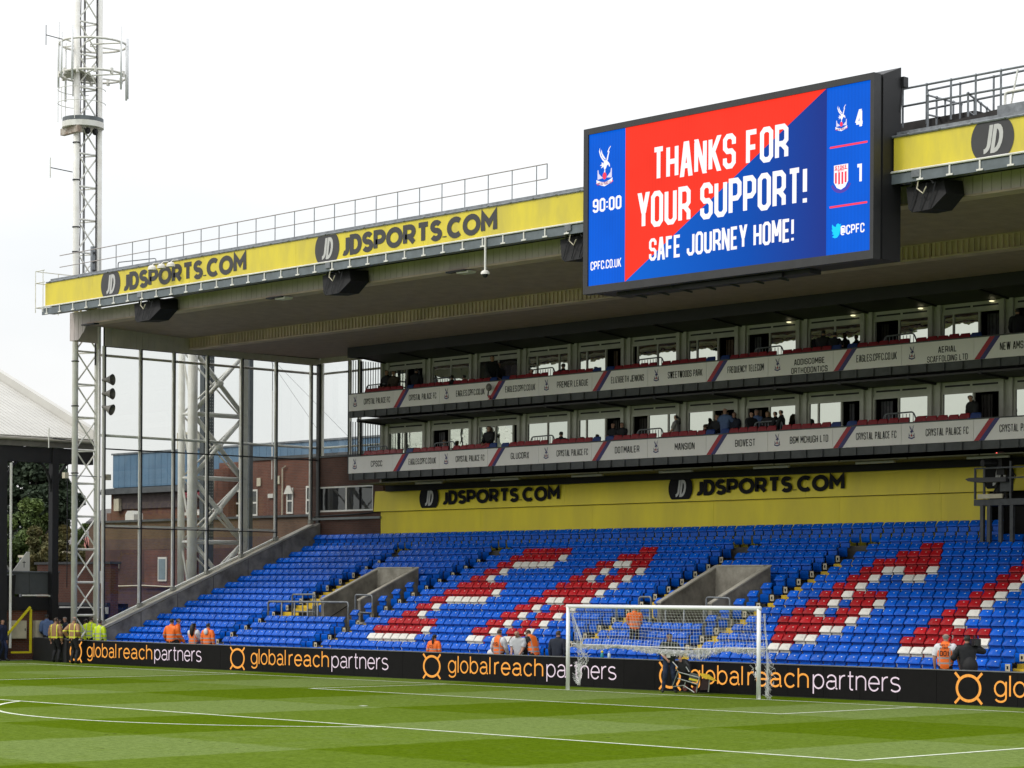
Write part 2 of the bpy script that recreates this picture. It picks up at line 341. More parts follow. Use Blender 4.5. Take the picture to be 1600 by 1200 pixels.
def ribbon(mb, pts, th, f, m=0, z=0.):
    """flat mitred band along pts (2-d); f maps (x,y,lift) to 3-d"""
    pts = [p for i, p in enumerate(pts) if i == 0 or abs(p[0]-pts[i-1][0])+abs(p[1]-pts[i-1][1]) > 1e-5]
    L = len(pts); closed = L > 3 and abs(pts[0][0]-pts[-1][0]) < 1e-6 and abs(pts[0][1]-pts[-1][1]) < 1e-6
    P = [Vector(p) for p in pts]; left = []; right = []
    for i in range(L):
        if closed: a = P[i-1] if i > 0 else P[L-2]; b = P[i+1] if i < L-1 else P[1]
        else: a = P[i-1] if i > 0 else None; b = P[i+1] if i < L-1 else None
        d1 = (P[i]-a).normalized() if a is not None else None; d2 = (b-P[i]).normalized() if b is not None else None
        if d1 is None: d1 = d2
        if d2 is None: d2 = d1
        n1 = Vector((-d1.y, d1.x)); n2 = Vector((-d2.y, d2.x)); n = (n1+n2)
        n = n.normalized() if n.length > 1e-4 else n1
        k = 1/max(.45, n.dot(n1)); o = n*(th/2*k)
        left.append(P[i]+o); right.append(P[i]-o)
    b0 = len(mb.v)
    for i in range(L): mb.v.append(tuple(f(left[i].x, left[i].y, z))); mb.v.append(tuple(f(right[i].x, right[i].y, z)))
    for i in range(L-1): mb.face((b0+2*i+1, b0+2*i+3, b0+2*i+2, b0+2*i), m)
def text_width(txt, font, th, sp):
    F = FONT[font]; w = 0
    for ch in txt: w += F[ch][1] + th + sp
    return w - sp
def text(mb, txt, font, x0, x1, z0, h, y, th=.18, sp=.09, m=0, maxw=None, lift=.004, face=-1):
    """letters on a plane facing -Y between x0 and x1 (fit), baseline z0, cap height h"""
    F = FONT[font]; W_ = text_width(txt, font, th, sp); hs = h/(1.0+th*0) ; sx = (x1-x0)/W_
    x = th/2; hh = 1-(th*.8 if font == 'round' else th)   # strokes' centre lines live inside the cap height
    k = 0
    for ch in txt:
        st, w = F[ch]
        for s_ in st:
            tv = th*.4 if font == 'round' else th/2; pts = [((x+px), tv+py*hh) for px, py in s_]
            # thickness must look even when the text is squeezed: work in real units
            R = [(a*sx, b*h) for a, b in pts]
            if font == 'block' and len(pts) == 2 and abs(pts[0][0]-pts[1][0]) > .02 and abs(pts[0][1]-pts[1][1]) > .12:
                (ax, ay), (bx_, by_) = R; t2 = th*h*.5; tw = th*(sx*.7+h*.3)*.56; sg = 1 if by_ > ay else -1
                kx = (bx_-ax)/(by_-ay)*0
                y0_, y1_ = (ay-sg*t2*(1 if abs(pts[0][1]-th/2) < .02 or abs(pts[0][1]-1+th/2) < .02 else 0)), (by_+sg*t2*(1 if abs(pts[1][1]-th/2) < .02 or abs(pts[1][1]-1+th/2) < .02 else 0))
                zz = lift+.0008*(k % 7); k += 1
                mb.poly([(x0+ax-tw, y-zz, z0+y0_), (x0+ax+tw, y-zz, z0+y0_), (x0+bx_+tw, y-zz, z0+y1_), (x0+bx_-tw, y-zz, z0+y1_)], m); continue
            if font == 'round':
                kx_, ky_ = th*sx, th*h*.80
                ribbon(mb, [(a/kx_, b/ky_) for a, b in R], 1., lambda a, b, zz: (x0+a*kx_, y-lift-zz, z0+b*ky_), m, .0008*(k % 7)); k += 1; continue
            ribbon(mb, R, th*(sx*.7+h*.3) if font != 'round' else th*h*.98, lambda a, b, zz: (x0+a, y-lift-zz, z0+b), m, .0008*(k % 7)); k += 1
        x += w + th + sp
    return mb
def disc2(mb, cx, cz, rx, rz, y, m=0, n=28, x_lo=None):
    mb.poly([(cx+rx*cos(2*pi*i/n), y, cz+rz*sin(2*pi*i/n)) for i in range(n)], m)

# ================================================================== SETTING : pitch and ground
g = MB(); g.quad((-600,-300,-.03), (300,-300,-.03), (300,500,-.03), (-600,500,-.03)); struct('ground', g, asph)
def grassmat():
    m = bpy.data.materials.new('grass'); m.use_nodes = True; t = m.node_tree; n = t.nodes; l = t.links; b = n['Principled BSDF']
    b.inputs['Roughness'].default_value = 1; b.inputs['Specular IOR Level'].default_value = 0
    g = n.new('ShaderNodeNewGeometry'); sp = n.new('ShaderNodeSeparateXYZ'); l.new(g.outputs['Position'], sp.inputs[0])
    wob = n.new('ShaderNodeTexNoise'); wob.inputs['Scale'].default_value = 1.6; wob.inputs['Detail'].default_value = 4; l.new(g.outputs['Position'], wob.inputs['Vector'])
    def band(sock, off, per):
        a = n.new('ShaderNodeMath'); a.operation = 'MULTIPLY_ADD'; a.inputs[1].default_value = .55; l.new(wob.outputs['Fac'], a.inputs[0]); l.new(sock, a.inputs[2])
        a0 = n.new('ShaderNodeMath'); a0.operation = 'ADD'; a0.inputs[1].default_value = off; l.new(a.outputs[0], a0.inputs[0])
        d = n.new('ShaderNodeMath'); d.operation = 'PINGPONG'; d.inputs[1].default_value = per; l.new(a0.outputs[0], d.inputs[0])
        r = n.new('ShaderNodeMapRange'); r.inputs['From Min'].default_value = per/2-.12; r.inputs['From Max'].default_value = per/2+.12; l.new(d.outputs[0], r.inputs['Value']); return r.outputs[0]
    bx_ = band(sp.outputs[0], -11.9+5.45*.5-.17, 5.45)      # mowing stripes running away from the goal line
    by_ = band(sp.outputs[1], 5.5*.5-.17, 5.5)
    s1 = n.new('ShaderNodeMath'); s1.operation = 'MULTIPLY_ADD'; s1.inputs[1].default_value = .58; l.new(bx_, s1.inputs[0])
    s0 = n.new('ShaderNodeMath'); s0.operation = 'MULTIPLY'; s0.inputs[1].default_value = .42; l.new(by_, s0.inputs[0]); l.new(s0.outputs[0], s1.inputs[2])
    n1 = n.new('ShaderNodeTexNoise'); n1.inputs['Scale'].default_value = 1.5; n1.inputs['Detail'].default_value = 8; n1.inputs['Roughness'].default_value = .7; l.new(g.outputs['Position'], n1.inputs['Vector'])
    s2 = n.new('ShaderNodeMath'); s2.operation = 'MULTIPLY_ADD'; s2.inputs[1].default_value = .95; s2.inputs[2].default_value = -.475; l.new(n1.outputs['Fac'], s2.inputs[0])
    s3 = n.new('ShaderNodeMath'); s3.operation = 'ADD'; s3.use_clamp = True; l.new(s1.outputs[0], s3.inputs[0]); l.new(s2.outputs[0], s3.inputs[1])
    cr = n.new('ShaderNodeValToRGB'); e = cr.color_ramp.elements; e[0].position = 0; e[0].color = (.160, .215, .062, 1); e[1].position = 1; e[1].color = (.086, .136, .006, 1)
    em = e.new(.5); em.color = (.120, .174, .024, 1)
    l.new(s3.outputs[0], cr.inputs[0])
    n2 = n.new('ShaderNodeTexNoise'); n2.inputs['Scale'].default_value = 7; n2.inputs['Detail'].default_value = 8; n2.inputs['Roughness'].default_value = .85; l.new(g.outputs['Position'], n2.inputs['Vector'])
    r2_ = n.new('ShaderNodeValToRGB'); r2_.color_ramp.elements[0].position = .30; r2_.color_ramp.elements[0].color = (.36, .42, .30, 1); r2_.color_ramp.elements[1].position = .56; r2_.color_ramp.elements[1].color = (1.06, 1.06, 1.06, 1)
    l.new(n2.outputs['Fac'], r2_.inputs[0])
    mx = n.new('ShaderNodeMix'); mx.data_type = 'RGBA'; mx.blend_type = 'MULTIPLY'; mx.inputs['Factor'].default_value = 1; l.new(cr.outputs[0], mx.inputs['A']); l.new(r2_.outputs[0], mx.inputs['B'])
    # bare patches near the goal mouth and small divots
    vo = n.new('ShaderNodeTexVoronoi'); vo.inputs['Scale'].default_value = .9; vo.inputs['Randomness'].default_value = 1; l.new(g.outputs['Position'], vo.inputs['Vector'])
    lt = n.new('ShaderNodeMath'); lt.operation = 'LESS_THAN'; lt.inputs[1].default_value = .045; l.new(vo.outputs['Distance'], lt.inputs[0])
    mx2 = n.new('ShaderNodeMix'); mx2.data_type = 'RGBA'; l.new(lt.outputs[0], mx2.inputs['Factor']); l.new(mx.outputs['Result'], mx2.inputs['A']); mx2.inputs['B'].default_value = (.030, .032, .012, 1)
    l.new(mx2.outputs['Result'], b.inputs['Base Color'])
    bp = n.new('ShaderNodeBump'); bp.inputs['Strength'].default_value = .5; bp.inputs['Distance'].default_value = .03
    n3 = n.new('ShaderNodeTexNoise'); n3.inputs['Scale'].default_value = 30; n3.inputs['Detail'].default_value = 3; l.new(g.outputs['Position'], n3.inputs['Vector'])
    l.new(n3.outputs['Fac'], bp.inputs['Height']); l.new(bp.outputs[0], b.inputs['Normal']); return m
grass = grassmat()
g = MB(); g.quad((-37.6,-75,0), (60,-75,0), (60,3.0,0), (-37.6,3.0,0)); struct('pitch', g, grass)
linem = mat('line_paint', (.78, .80, .74), .8, .25, 7, dirt=(.46, .54, .32))
mk = MB()
def strip(x0, y0, x1, y1, w=.125):
    a = Vector((x0, y0)); b = Vector((x1, y1)); d = (b-a).normalized(); nn = Vector((-d.y, d.x))*w/2
    mk.quad((a.x-nn.x, a.y-nn.y, .006), (b.x-nn.x, b.y-nn.y, .006), (b.x+nn.x, b.y+nn.y, .006), (a.x+nn.x, a.y+nn.y, .006))
strip(-33.9, 0, 33.9, 0); strip(-33.9, -.05, -33.9, -74)
for s_ in (-1, 1):
    strip(s_*9.1, -.05, s_*9.1, -5.44); strip(s_*20.1, -.05, s_*20.1, -16.44)
strip(-9.15, -5.49, 9.15, -5.49); strip(-20.15, -16.49, 20.15, -16.49)
A = arc(0, -11, 9.15, 9.15, 180+37.3, 360-37.3, 48)
for i in range(48): strip(*A[i], *A[i+1])
strip(-.1, -11, .1, -11, .2)
struct('pitch_markings', mk, linem)

# ================================================================== advertising board
bt = Thing('advertising_board', 'long black electronic perimeter board showing orange and pale lettering behind the goal line', 'advertising board', (-11, 1.94, 0))
mb = MB()
x = -33.95
while x < 17: bt.part('led_cabinet', MB().box(x+.004, min(x+1.274, 17), 1.90, 2.06, .03, .90), mat('led_black', (.0085, .0078, .0080), .8, .1, 6, spec=.15)); x += 1.28
bt.part('top_trim', MB().box(-33.95, 17, 1.885, 2.08, .90, .925), mat('trim_grey', (.16, .165, .17), .5, .1))
bt.part('base_rail', MB().box(-33.95, 17, 1.93, 2.04, 0, .03), dark)
orange = emis('led_orange', (.92, .38, .065), .80, .05); pinkw = emis('led_pale', (.80, .66, .74), .80, .04)
for i in range(5):
    ml = MB()
    lx = -33.32 + 10.66*i
    rx = lx
    ringp = [(rx+.40*cos(a), .45+.335*sin(a)) for a in [2*pi*q/28 for q in range(29)]]
    if i == 4: ringp = [(rx+.37*cos(a), .45+.335*sin(a)) for a in [2*pi*q/28 for q in range(29)]]
    f3 = lambda a, b, z: (a, 1.893-z, b)
    ribbon(ml, ringp, .075, f3)
    for sx in (-1, 1):
        for sz in (-1, 1):
            ribbon(ml, [(rx+sx*.27, .45+sz*.24), (rx+sx*.43, .45+sz*.405)], .07, f3, 0, .001)
    bt.part('ring_logo', ml, orange)
    bt.part('lettering', text(MB(), 'global', 'lower', lx+.80, lx+2.85, .26, .58, 1.895, .074, .095), orange)
    bt.part('lettering', text(MB(), 'reach', 'lower', lx+3.02, lx+5.28, .26, .58, 1.895, .074, .095), orange)
    bt.part('lettering', text(MB(), 'partners', 'lower', lx+5.42, lx+8.46, .26, .58, 1.895, .058, .09), pinkw)
bt2 = Thing('advertising_board', 'plain unlit dark board angled across the corner behind the two firefighters', 'advertising board', (-35.8, 2.4, 0))
bt2.part('board_face', MB().hexa([(-37.6,2.60,0),(-34.0,1.90,0),(-37.6,2.68,0),(-34.0,1.98,0),(-37.6,2.60,.93),(-34.0,1.90,.93),(-37.6,2.68,.93),(-34.0,1.98,.93)]), mat('board_dark', (.022, .022, .025), .6, .15))
bt2.part('top_trim', MB().hexa([(-37.6,2.59,.93),(-34.0,1.89,.93),(-37.6,2.69,.93),(-34.0,1.99,.93),(-37.6,2.59,.95),(-34.0,1.89,.95),(-37.6,2.69,.95),(-34.0,1.99,.95)]), mat('trim_grey', (0,0,0)))

# ================================================================== terrace
XW, XR = -33.67, 16.0
Y1, D, Z1, H = 3.3, .676, .90, .263
def rY(r): return Y1+(r-1)*D
def rZ(r): return Z1+(r-1)*H-.80 + (.23 if r == 17 else 0)      # tread level
VOM = [(-24.62, -22.50), (-6.90, -4.76)]
AIS = [(-27.60, -26.44), (-21.55, -20.40), (-8.95, -7.74), (-3.76, -2.55), (8.62, 9.98)]
tr = MB()
for r in range(1, 18):
    y0 = rY(r)-.50; y1 = rY(r+1)-.50 if r < 17 else 14.60
    z = rZ(r); zb = rZ(r-1)-.3 if r > 1 else -.02
    segs = [(XW, XR)]
    if 6 <= r <= 11: segs = [(XW, VOM[0][0]-.17), (VOM[0][1]+.17, VOM[1][0]-.17), (VOM[1][1]+.17, XR)]
    for a, b in segs: tr.box(a, b, y0, y1, zb, z)
    if r == 12:
        for a, b in VOM: tr.box(a-.17, b+.17, rY(12)-.502, rY(12)-.40, .4, z-.01)
tr.box(XW, XR, 2.10, rY(1)-.50, -.02, .05)
struct('terrace_steps', tr, tread)
tf = MB()
for a, b in VOM: tf.box(a, b, rY(6)-.5, rY(12)-.51, .5, .8)
struct('tunnel_floor', tf, conc)
# stairways with yellow-painted steps
names = ['leftmost', 'second', 'third', 'fourth', 'rightmost']
AN = ['leftmost stairway', 'stairway right of the left tunnel', 'stairway left of the right tunnel', 'stairway right of the right tunnel', 'rightmost stairway']
stepme = {}
for i, (a, b) in enumerate(AIS):
    w = b-a-.16; xm = (a+b)/2
    t = Thing('stairway', ['yellow edged concrete stairway furthest left in the stand', 'yellow edged stairway just right of the left entrance tunnel', 'yellow edged stairway running up beside the left wall of the right tunnel',
        'yellow edged stairway between the right tunnel and the long block of lettered seats', 'yellow edged stairway at the right edge behind the cameraman'][i], 'stairway', (xm, rY(1), .1), group='stairways up the terrace')
    for r in range(1, 16):
        k_ = round(w, 2)
        if k_ not in stepme:
            m1 = MB(); m1.box(-w/2, w/2, -.28, .10, 0, .125); m1.box(-w/2, w/2, -.315, -.281, .0, .130, 1); m1.box(-w/2, w/2, -.28, -.02, .1255, .131, 1); m1.box(-w/2, w/2, -.49, -.40, .0, .006, 1)
            # next riser painted
            m1.box(-w/2, w/2, .155, .172, .005, H-.004, 1)
            stepme[k_] = m1.mesh('step', [tread, yellow])
        t.inst('step', stepme[k_], (xm, rY(r)-.0, rZ(r)+.003))
# landings painted yellow beside the left tunnel mouth
ld = Thing('stairway', 'broad yellow steps in front of the left tunnel behind the rails', 'stairway', (-25.5, 6.6, 1.2))
for q in range(3):
    ld.part('step', MB().box(-26.4, -24.85, rY(6)+q*.34-.35, rY(6)+q*.34-.05, rZ(5)+.02, rZ(6)+q*.13+.05), yellow)

# ---------------------------------------------------------------- seats
P_ = .4388
BL = {'A': (XW+.02, 14, 'far left block'), 'B': (-26.44, 11, 'left tunnel block'), 'C': (-20.40, 26, 'middle lettered block'),
      'D': (-7.74, 9, 'right tunnel block'), 'E': (-2.55, 26, 'block behind right goalpost'), 'F': (9.98, 12, 'right edge block')}
def pxX(px, r):   # back-project a pixel column onto a row plane
    Y = rY(r); d = fw + r2*(px-800)/FPX; t_ = (Y-CY)/d.y; return CX + d.x*t_
z1 = lambda v: 1180+v/5.4545
z2 = lambda v: 1380+v/5.4545
z3 = lambda v: 960+v/5
z4 = lambda v: 740+v/5
z5 = lambda v: 540+v/5
REDS = {'E': {4: [(z1(125),2), (z2(130),6)], 5: [(z1(160),4), (z2(260),6)], 6: [(z1(195),6), (z2(375),2)], 7: [(z1(310),2), (z1(690),2), (z2(500),2)],
              8: [(z1(425),2), (z1(805),2), (z2(610),2)], 9: [(z1(540),2), (z1(820),3), (z2(725),2)], 10: [(z1(655),2), (z2(845),2)], 11: [(z1(765),2), (z2(955),2)],
              12: [(z1(885),2), (z2(175),2), (z2(1070),2)], 13: [(z1(995),6), (z2(1180),2)], 14: [(z2(105),4)], 15: [(z2(315),2)]},
        'C': {4: [(z5(215),6), (z5(985),2), (z4(255),2)], 5: [(z5(335),6), (z5(1100),2), (z4(370),2)], 6: [(z5(440),2), (z4(210),2), (z4(480),2)], 7: [(z5(545),2), (z4(310),2), (z4(585),2)],
              8: [(z5(660),2), (z4(430),2), (z4(705),2)], 9: [(z5(765),6), (z4(535),6)], 10: [(z5(875),6), (z4(640),6)], 11: [(z5(975),2), (z4(740),2), (z4(1015),2)],
              12: [(z5(1080),2), (z4(850),2), (z3(25),2)], 13: [(z4(180),2), (z4(950),2), (z3(130),2)], 14: [(z4(280),6), (z3(20),4)], 15: [(z4(390),6), (z3(200),2)]}}
seatcol = {}
for b_, rows in REDS.items():
    x0 = BL[b_][0]
    for r, L_ in rows.items():
        for px, n_ in L_:
            c0 = round((pxX(px, r)-x0)/P_)
            for q in range(n_): seatcol[(b_, r, c0+q)] = 1
for (b_, r, c) in list(seatcol):
    if (b_, r-1, c+1) not in seatcol: seatcol[(b_, r-1, c+1)] = 2
seats = []
for b_, (x0, n_, _) in BL.items():
    for r in range(1, 17):
        for c in range(n_):
            X = x0+(c+.5)*P_
            if 6 <= r <= 11 and any(a-.17 < X+.2 and X-.2 < q+.17 for a, q in VOM): continue
            if b_ == 'B' and r in (6, 7) and X < -24.9: continue
            if b_ == 'B' and 8 <= r <= 11 and X < -25.7: continue
            if b_ == 'D' and r in (6,) and X > -5.6: pass
            if b_ == 'F' and r < 4 and False: continue
            seats.append((b_, r, c, X, seatcol.get((b_, r, c), 0)))
nx = int((2.0-XW)/P_)
for c in range(nx): seats.append(('T', 17, c, XW+.02+(c+.5)*P_, 0))
def seat_back(o=(0, 0, 0)):
    m = MB(); w = .197; pr = [(.030, .44), (.030, .585), (-.040, .612), (-.030, .65), (.085, .785), (.115, .80)]
    ws = [.17, .185, w, w, w*.90, w*.74]
    for i, (y, z) in enumerate(pr):
        for sx in (-1, -.45, .45, 1):
            m.v.append((sx*ws[i], y+(.022 if abs(sx) < 1 else 0)*(1 if i < 4 else .3), z))
    for i in range(len(pr)-1):
        for j in range(3): a = i*4+j; m.face((a, a+1, a+5, a+4))
    n0 = len(m.v)      # rear shell
    for i, (y, z) in enumerate(pr):
        m.v.append((-ws[i], y+.055, z-.005)); m.v.append((ws[i], y+.055, z-.005))
    for i in range(len(pr)-1):
        a = n0+2*i; m.face((a+1, a, a+2, a+3)); m.face((i*4, i*4+4, a+2, a)); m.face((i*4+3, a+1, a+3, i*4+7))
    t_ = 5*4; a = n0+10; m.face((t_, t_+1, t_+2, t_+3, a+1, a))
    a = n0; m.face((3, 2, 1, 0, a, a+1)); m.sm = False
    return m
def seat_pad():
    m = MB(); w = .175
    pr = [(-.035, .12), (-.075, .17), (-.095, .30), (-.090, .405), (-.060, .43)]
    for i, (y, z) in enumerate(pr):
        ww = w*(.85 if i in (0, 4) else 1)
        m.v += [(-ww, y, z), (-ww*.6, y-.012, z), (ww*.6, y-.012, z), (ww, y, z), (ww, y+.03, z), (-ww, y+.03, z)]
    for i in range(4):
        for j in range(6): a = i*6+j; q = i*6+(j+1) % 6; m.face((a, q, q+6, a+6))
    m.face((5, 4, 3, 2, 1, 0)); m.face((24, 25, 26, 27, 28, 29))
    return m
def seat_dot():  # small pale quad high on the right of the backrest
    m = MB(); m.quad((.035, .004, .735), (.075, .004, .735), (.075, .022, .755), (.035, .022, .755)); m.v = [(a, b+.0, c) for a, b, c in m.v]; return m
def seat_brk():
    m = MB(); m.box(-.02, .02, -.02, .07, 0, .40); m.box(-.22, .22, -.035, .0, .405, .432); return m
bk, pdm, brm = seat_back(), seat_pad(), seat_brk()
BK = [bk.mesh('backrest', c) for c in (blue, red, white)]; PD = [pdm.mesh('seat_pad', c) for c in (blue, red, white)]; BR = brm.mesh('seat_bracket', dark); dot_ = seat_dot(); NM = dot_.mesh('pale_dot', MATS['seat_white'])
CN = ['blue', 'red', 'white']
ORD = ['zeroth', 'first', 'second', 'third', 'fourth', 'fifth', 'sixth', 'seventh', 'eighth', 'ninth', 'tenth', 'eleventh', 'twelfth', 'thirteenth', 'fourteenth', 'fifteenth', 'sixteenth', 'seventeenth']
def px_of(X, Y, Z):
    d = Vector((X-CX, Y-CY, Z-CZ)); w = d.dot(fw); return 800+FPX*d.dot(r2)/w, 924.88-FPX*d.dot(u2)/w, w
vis = []
for s_ in seats:
    px, py, w = px_of(s_[3], rY(s_[1]), rZ(s_[1])+.7)
    blk = (1472 < px < 1540 and py > 985 and s_[1] < 3) or (px > 1590)
    if -5 < px < 1590 and not blk: vis.append((w, s_))
vis.sort(key=lambda a: a[0]); near = set(id(s_) for _, s_ in vis[:298])
cE = {}
bkE = MB(); pdE = [MB() for _ in range(3)]
st = [MB(), MB()]
stuff = MB()
def add(dst, src, off, m, flip=1):
    b = len(dst.v); dst.v += [(v[0]*flip+off[0], v[1]+off[1], v[2]+off[2]) for v in src.v]
    dst.f += [tuple(b+i for i in f) for f in src.f]; dst.m += [m]*len(src.f)
for s_ in seats:
    b_, r, c, X, col = s_
    if px_of(X, rY(r), rZ(r)+.7)[0] > 1640: continue
    jit = random.uniform(-.012, .012); loc = (X+random.uniform(-.004, .004), rY(r)+jit, rZ(r)+random.uniform(-.006, .006))
    if id(s_) in near:
        n_ = BL[b_][1]
        if c < n_/2: side = ORD[c+1]+' from the left end'
        else: side = ORD[n_-c]+' from the right end'
        lab = f"{CN[col]} seat, {ORD[r]} row up, {side}, {BL[b_][2]}"
        t = thing('stadium_chair', lab, 'seat', loc, random.uniform(-.01, .01), group='tip-up plastic seats on the terrace')
        link('backrest', BK[col], t); link('seat_pad', PD[col], t); link('seat_bracket', BR, t); link('pale_dot', NM, t)
    else:
        add(stuff, bk, loc, col); add(stuff, pdm, loc, col); add(stuff, brm, loc, 3); add(stuff, dot_, loc, 2)
o = stuff.build('stadium_seats', [blue, red, white, dark], kind='stuff', label='further rows of blue, red and white plastic seats filling the terrace', category='seats')
# small cream row markers on the end seats beside the stairs
mkm = MB(); mkm.box(-.012, .012, -.055, .055, -.085, .085); mkm.box(-.014, .014, -.02, .02, -.03, .03, 1); mkm = mkm.mesh('row_marker', [sign_c, blackp])
rp = MB().box(-.075, .075, -.006, .006, -.10, .10); rp.box(-.03, .03, -.009, -.0065, -.045, .045, 1); rpm = rp.mesh('row_marker', [sign_c, blackp])
for i, (a, b) in enumerate(AIS):
    t = Thing('row_marker_set', ['small cream row plates climbing beside the ' + q for q in AN][i], 'row markers', (a, rY(1), .4), group='row number plates beside the stairways')
    for r in range(1, 16):
        t.inst('row_marker', rpm, (a+.10, rY(r)-.12, rZ(r)+.30))

# ---------------------------------------------------------------- entrance tunnels
def tunnel(a, b, label, front, rail_l):
    t = Thing('entrance_tunnel', label, 'tunnel', ((a+b)/2, 8.6, .8))
    yb = 10.14; zf, zb = 2.60, 3.81
    for x0, x1, nm in ((a-.16, a, 0), (b, b+.16, 1)):
        yf = front[nm]; zt = zf + (zb-zf)*(yf-7.51)/(yb-7.51)
        p = [(x0,yf,.5), (x0,yb+.16,.5), (x0,yb+.16,zb), (x0,yf,zt)]
        t.part('side_wall', MB().prism(p, (x1-x0, 0, 0)), conc)
        q = [(x0-.02,yf-.02,zt), (x0-.02,yb+.18,zb), (x0-.02,yb+.18,zb+.05), (x0-.02,yf-.02,zt+.05)]
        t.part('coping', MB().prism(q, (x1-x0+.04, 0, 0)), conc_l)
    t.part('rear_wall', MB().box(a+.002, b-.002, yb, yb+.16, .5, zb), mat('pale_concrete', (.42, .39, .33), .85, .2, 2.4, dirt=(.24, .22, .18), bump=.2))
    t.part('coping', MB().box(a+.022, b-.022, yb-.02, yb+.18, zb+.001, zb+.05), conc_l)
    return t
def tube_rail(t, pts, r=.035, nm='rail', m=galv):
    # rounded corners
    P = [Vector(p) for p in pts]; out = [P[0]]
    for i in range(1, len(P)-1):
        a = (P[i-1]-P[i]); b = (P[i+1]-P[i]); ra = min(.10, a.length/2, b.length/2)
        for k_ in range(5):
            s_ = k_/4; out.append((P[i]+a.normalized()*ra)*(1-s_)**2 + P[i]*2*s_*(1-s_) + (P[i]+b.normalized()*ra)*s_**2)
    out.append(P[-1]); t.part(nm, MB().tube(out, r, 8), m, smooth=True)
for i, (a, b) in enumerate(VOM):
    t = tunnel(a, b, ['concrete entrance tunnel left of centre with yellow stairs in front', 'concrete entrance tunnel above the goal with a green exit sign'][i], (7.45, 7.40), 1)
    s_ = MB(); sx = b-.75 if i else b-.62
    if i:
        s_.box(sx-.33, sx+.17, 10.10, 10.125, 3.00, 3.22)
        t.part('exit_sign', s_, signg)
        pic = MB(); pic.box(sx-.29, sx-.20, 10.09, 10.098, 3.05, 3.17); text(pic, 'EXIT', 'block', sx-.16, sx+.12, 3.07, .09, 10.098, .2, .1)
        t.part('sign_lettering', pic, white)
    else: t.part('wall_vent', MB().box(sx-.1, sx+.25, 10.10, 10.135, 3.05, 3.16), dark)
    # hand rail on the inner left wall
    tube_rail(t, [(a+.06, 8.6, 2.35), (a+.10, 7.4, 1.75), (a+.10, 6.3, 1.35)], .02, 'handrail', black)
    # side gates
    tr_ = Thing('guard_rail', ['grey tube guard rail right of the left tunnel mouth', 'grey tube guard rail right of the tunnel above the goal'][i], 'railing', (b+.7, 7.2, 1.3))
    zb = rZ(6)+.05
    tube_rail(tr_, [(b+.10, 7.2, 1.2), (b+.10, 7.2, 2.78), (b+1.10, 7.2, 2.76), (b+1.10, 7.2, 1.4)])
    tube_rail(tr_, [(b+.12, 7.2, 2.12), (b+1.08, 7.2, 2.10)], .03)
    tr_.part('kick_wall', MB().box(b+.17, b+1.10, 7.10, 7.16, 1.3, 1.75), conc_l)
    tr_ = Thing('guard_rail', ['grey tube guard rail left of the left tunnel, behind the long rail', 'grey tube guard rail left of the tunnel above the goal'][i], 'railing', (a-.9, 7.2, 1.3))
    xl = -26.25 if i == 0 else -7.65
    tube_rail(tr_, [(xl, 7.2, 1.4), (xl, 7.2, 2.77), (a-.20, 7.2, 2.78), (a-.20, 7.2, 1.4)])
    tube_rail(tr_, [(xl, 7.2, 2.10), (a-.2, 7.2, 2.10)], .03)
    if i == 0:
        for q in (-25.6, -24.95): tube_rail(tr_, [(q, 7.2, 1.4), (q, 7.2, 2.75)], .028, 'post')
t = Thing('guard_rail', 'long grey tube guard rail above the fifth row in front of the left tunnel', 'railing', (-24, 6.18, 1.2))
tube_rail(t, [(-26.45, 6.18, 1.2), (-26.45, 6.18, 2.49), (-21.57, 6.18, 2.50), (-21.57, 6.18, 1.1)], .04)
for q in (-25.6, -24.8, -24.0, -23.4): tube_rail(t, [(q, 6.18, 1.2), (q, 6.18, 2.47)], .033, 'post')
t = Thing('guard_rail', 'grey tube guard rail low behind the goal net in front of the right tunnel', 'railing', (-6, 6.18, 1.2))
tube_rail(t, [(-7.7, 6.18, 1.2), (-7.7, 6.18, 2.45), (-3.85, 6.18, 2.46), (-3.85, 6.18, 1.1)], .04)
for q in (-7.0, -6.2, -5.5, -4.7): tube_rail(t, [(q, 6.18, 1.2), (q, 6.18, 2.43)], .033, 'post')

# ---------------------------------------------------------------- left end wall (sloping) with coping
t = Thing('end_wall', 'sloping concrete wall closing the left end of the seats', 'wall', (XW-.15, 8.5, 0))
p = [(XW-.30, 3.40, -.02), (XW-.30, 14.5, -.02), (XW-.30, 14.5, 5.86), (XW-.30, 14.15, 5.70), (XW-.30, 3.40, 1.28)]
t.part('concrete_wall', MB().prism(p, (.30, 0, 0)), conc)
for yj in (5.2, 7.0, 8.8, 10.6, 12.4):
    zt_ = 1.28+(yj-3.4)*(5.70-1.28)/10.75; t.part('joint', MB().box(XW-.01, XW+.004, yj, yj+.03, 0, zt_-.01), tread)
q = [(XW-.42, 3.36, 1.29), (XW-.42, 14.15, 5.715), (XW-.42, 14.15, 5.80), (XW-.42, 3.36, 1.40)]
t.part('coping', MB().prism(q, (.40, 0, 0)), conc_l)
t.part('sill_rail', MB().prism([(XW-.50, 3.40, 1.42), (XW-.50, 12.5, 5.16), (XW-.50, 12.5, 5.24), (XW-.50, 3.40, 1.52)], (.12, 0, 0)), wsteel)

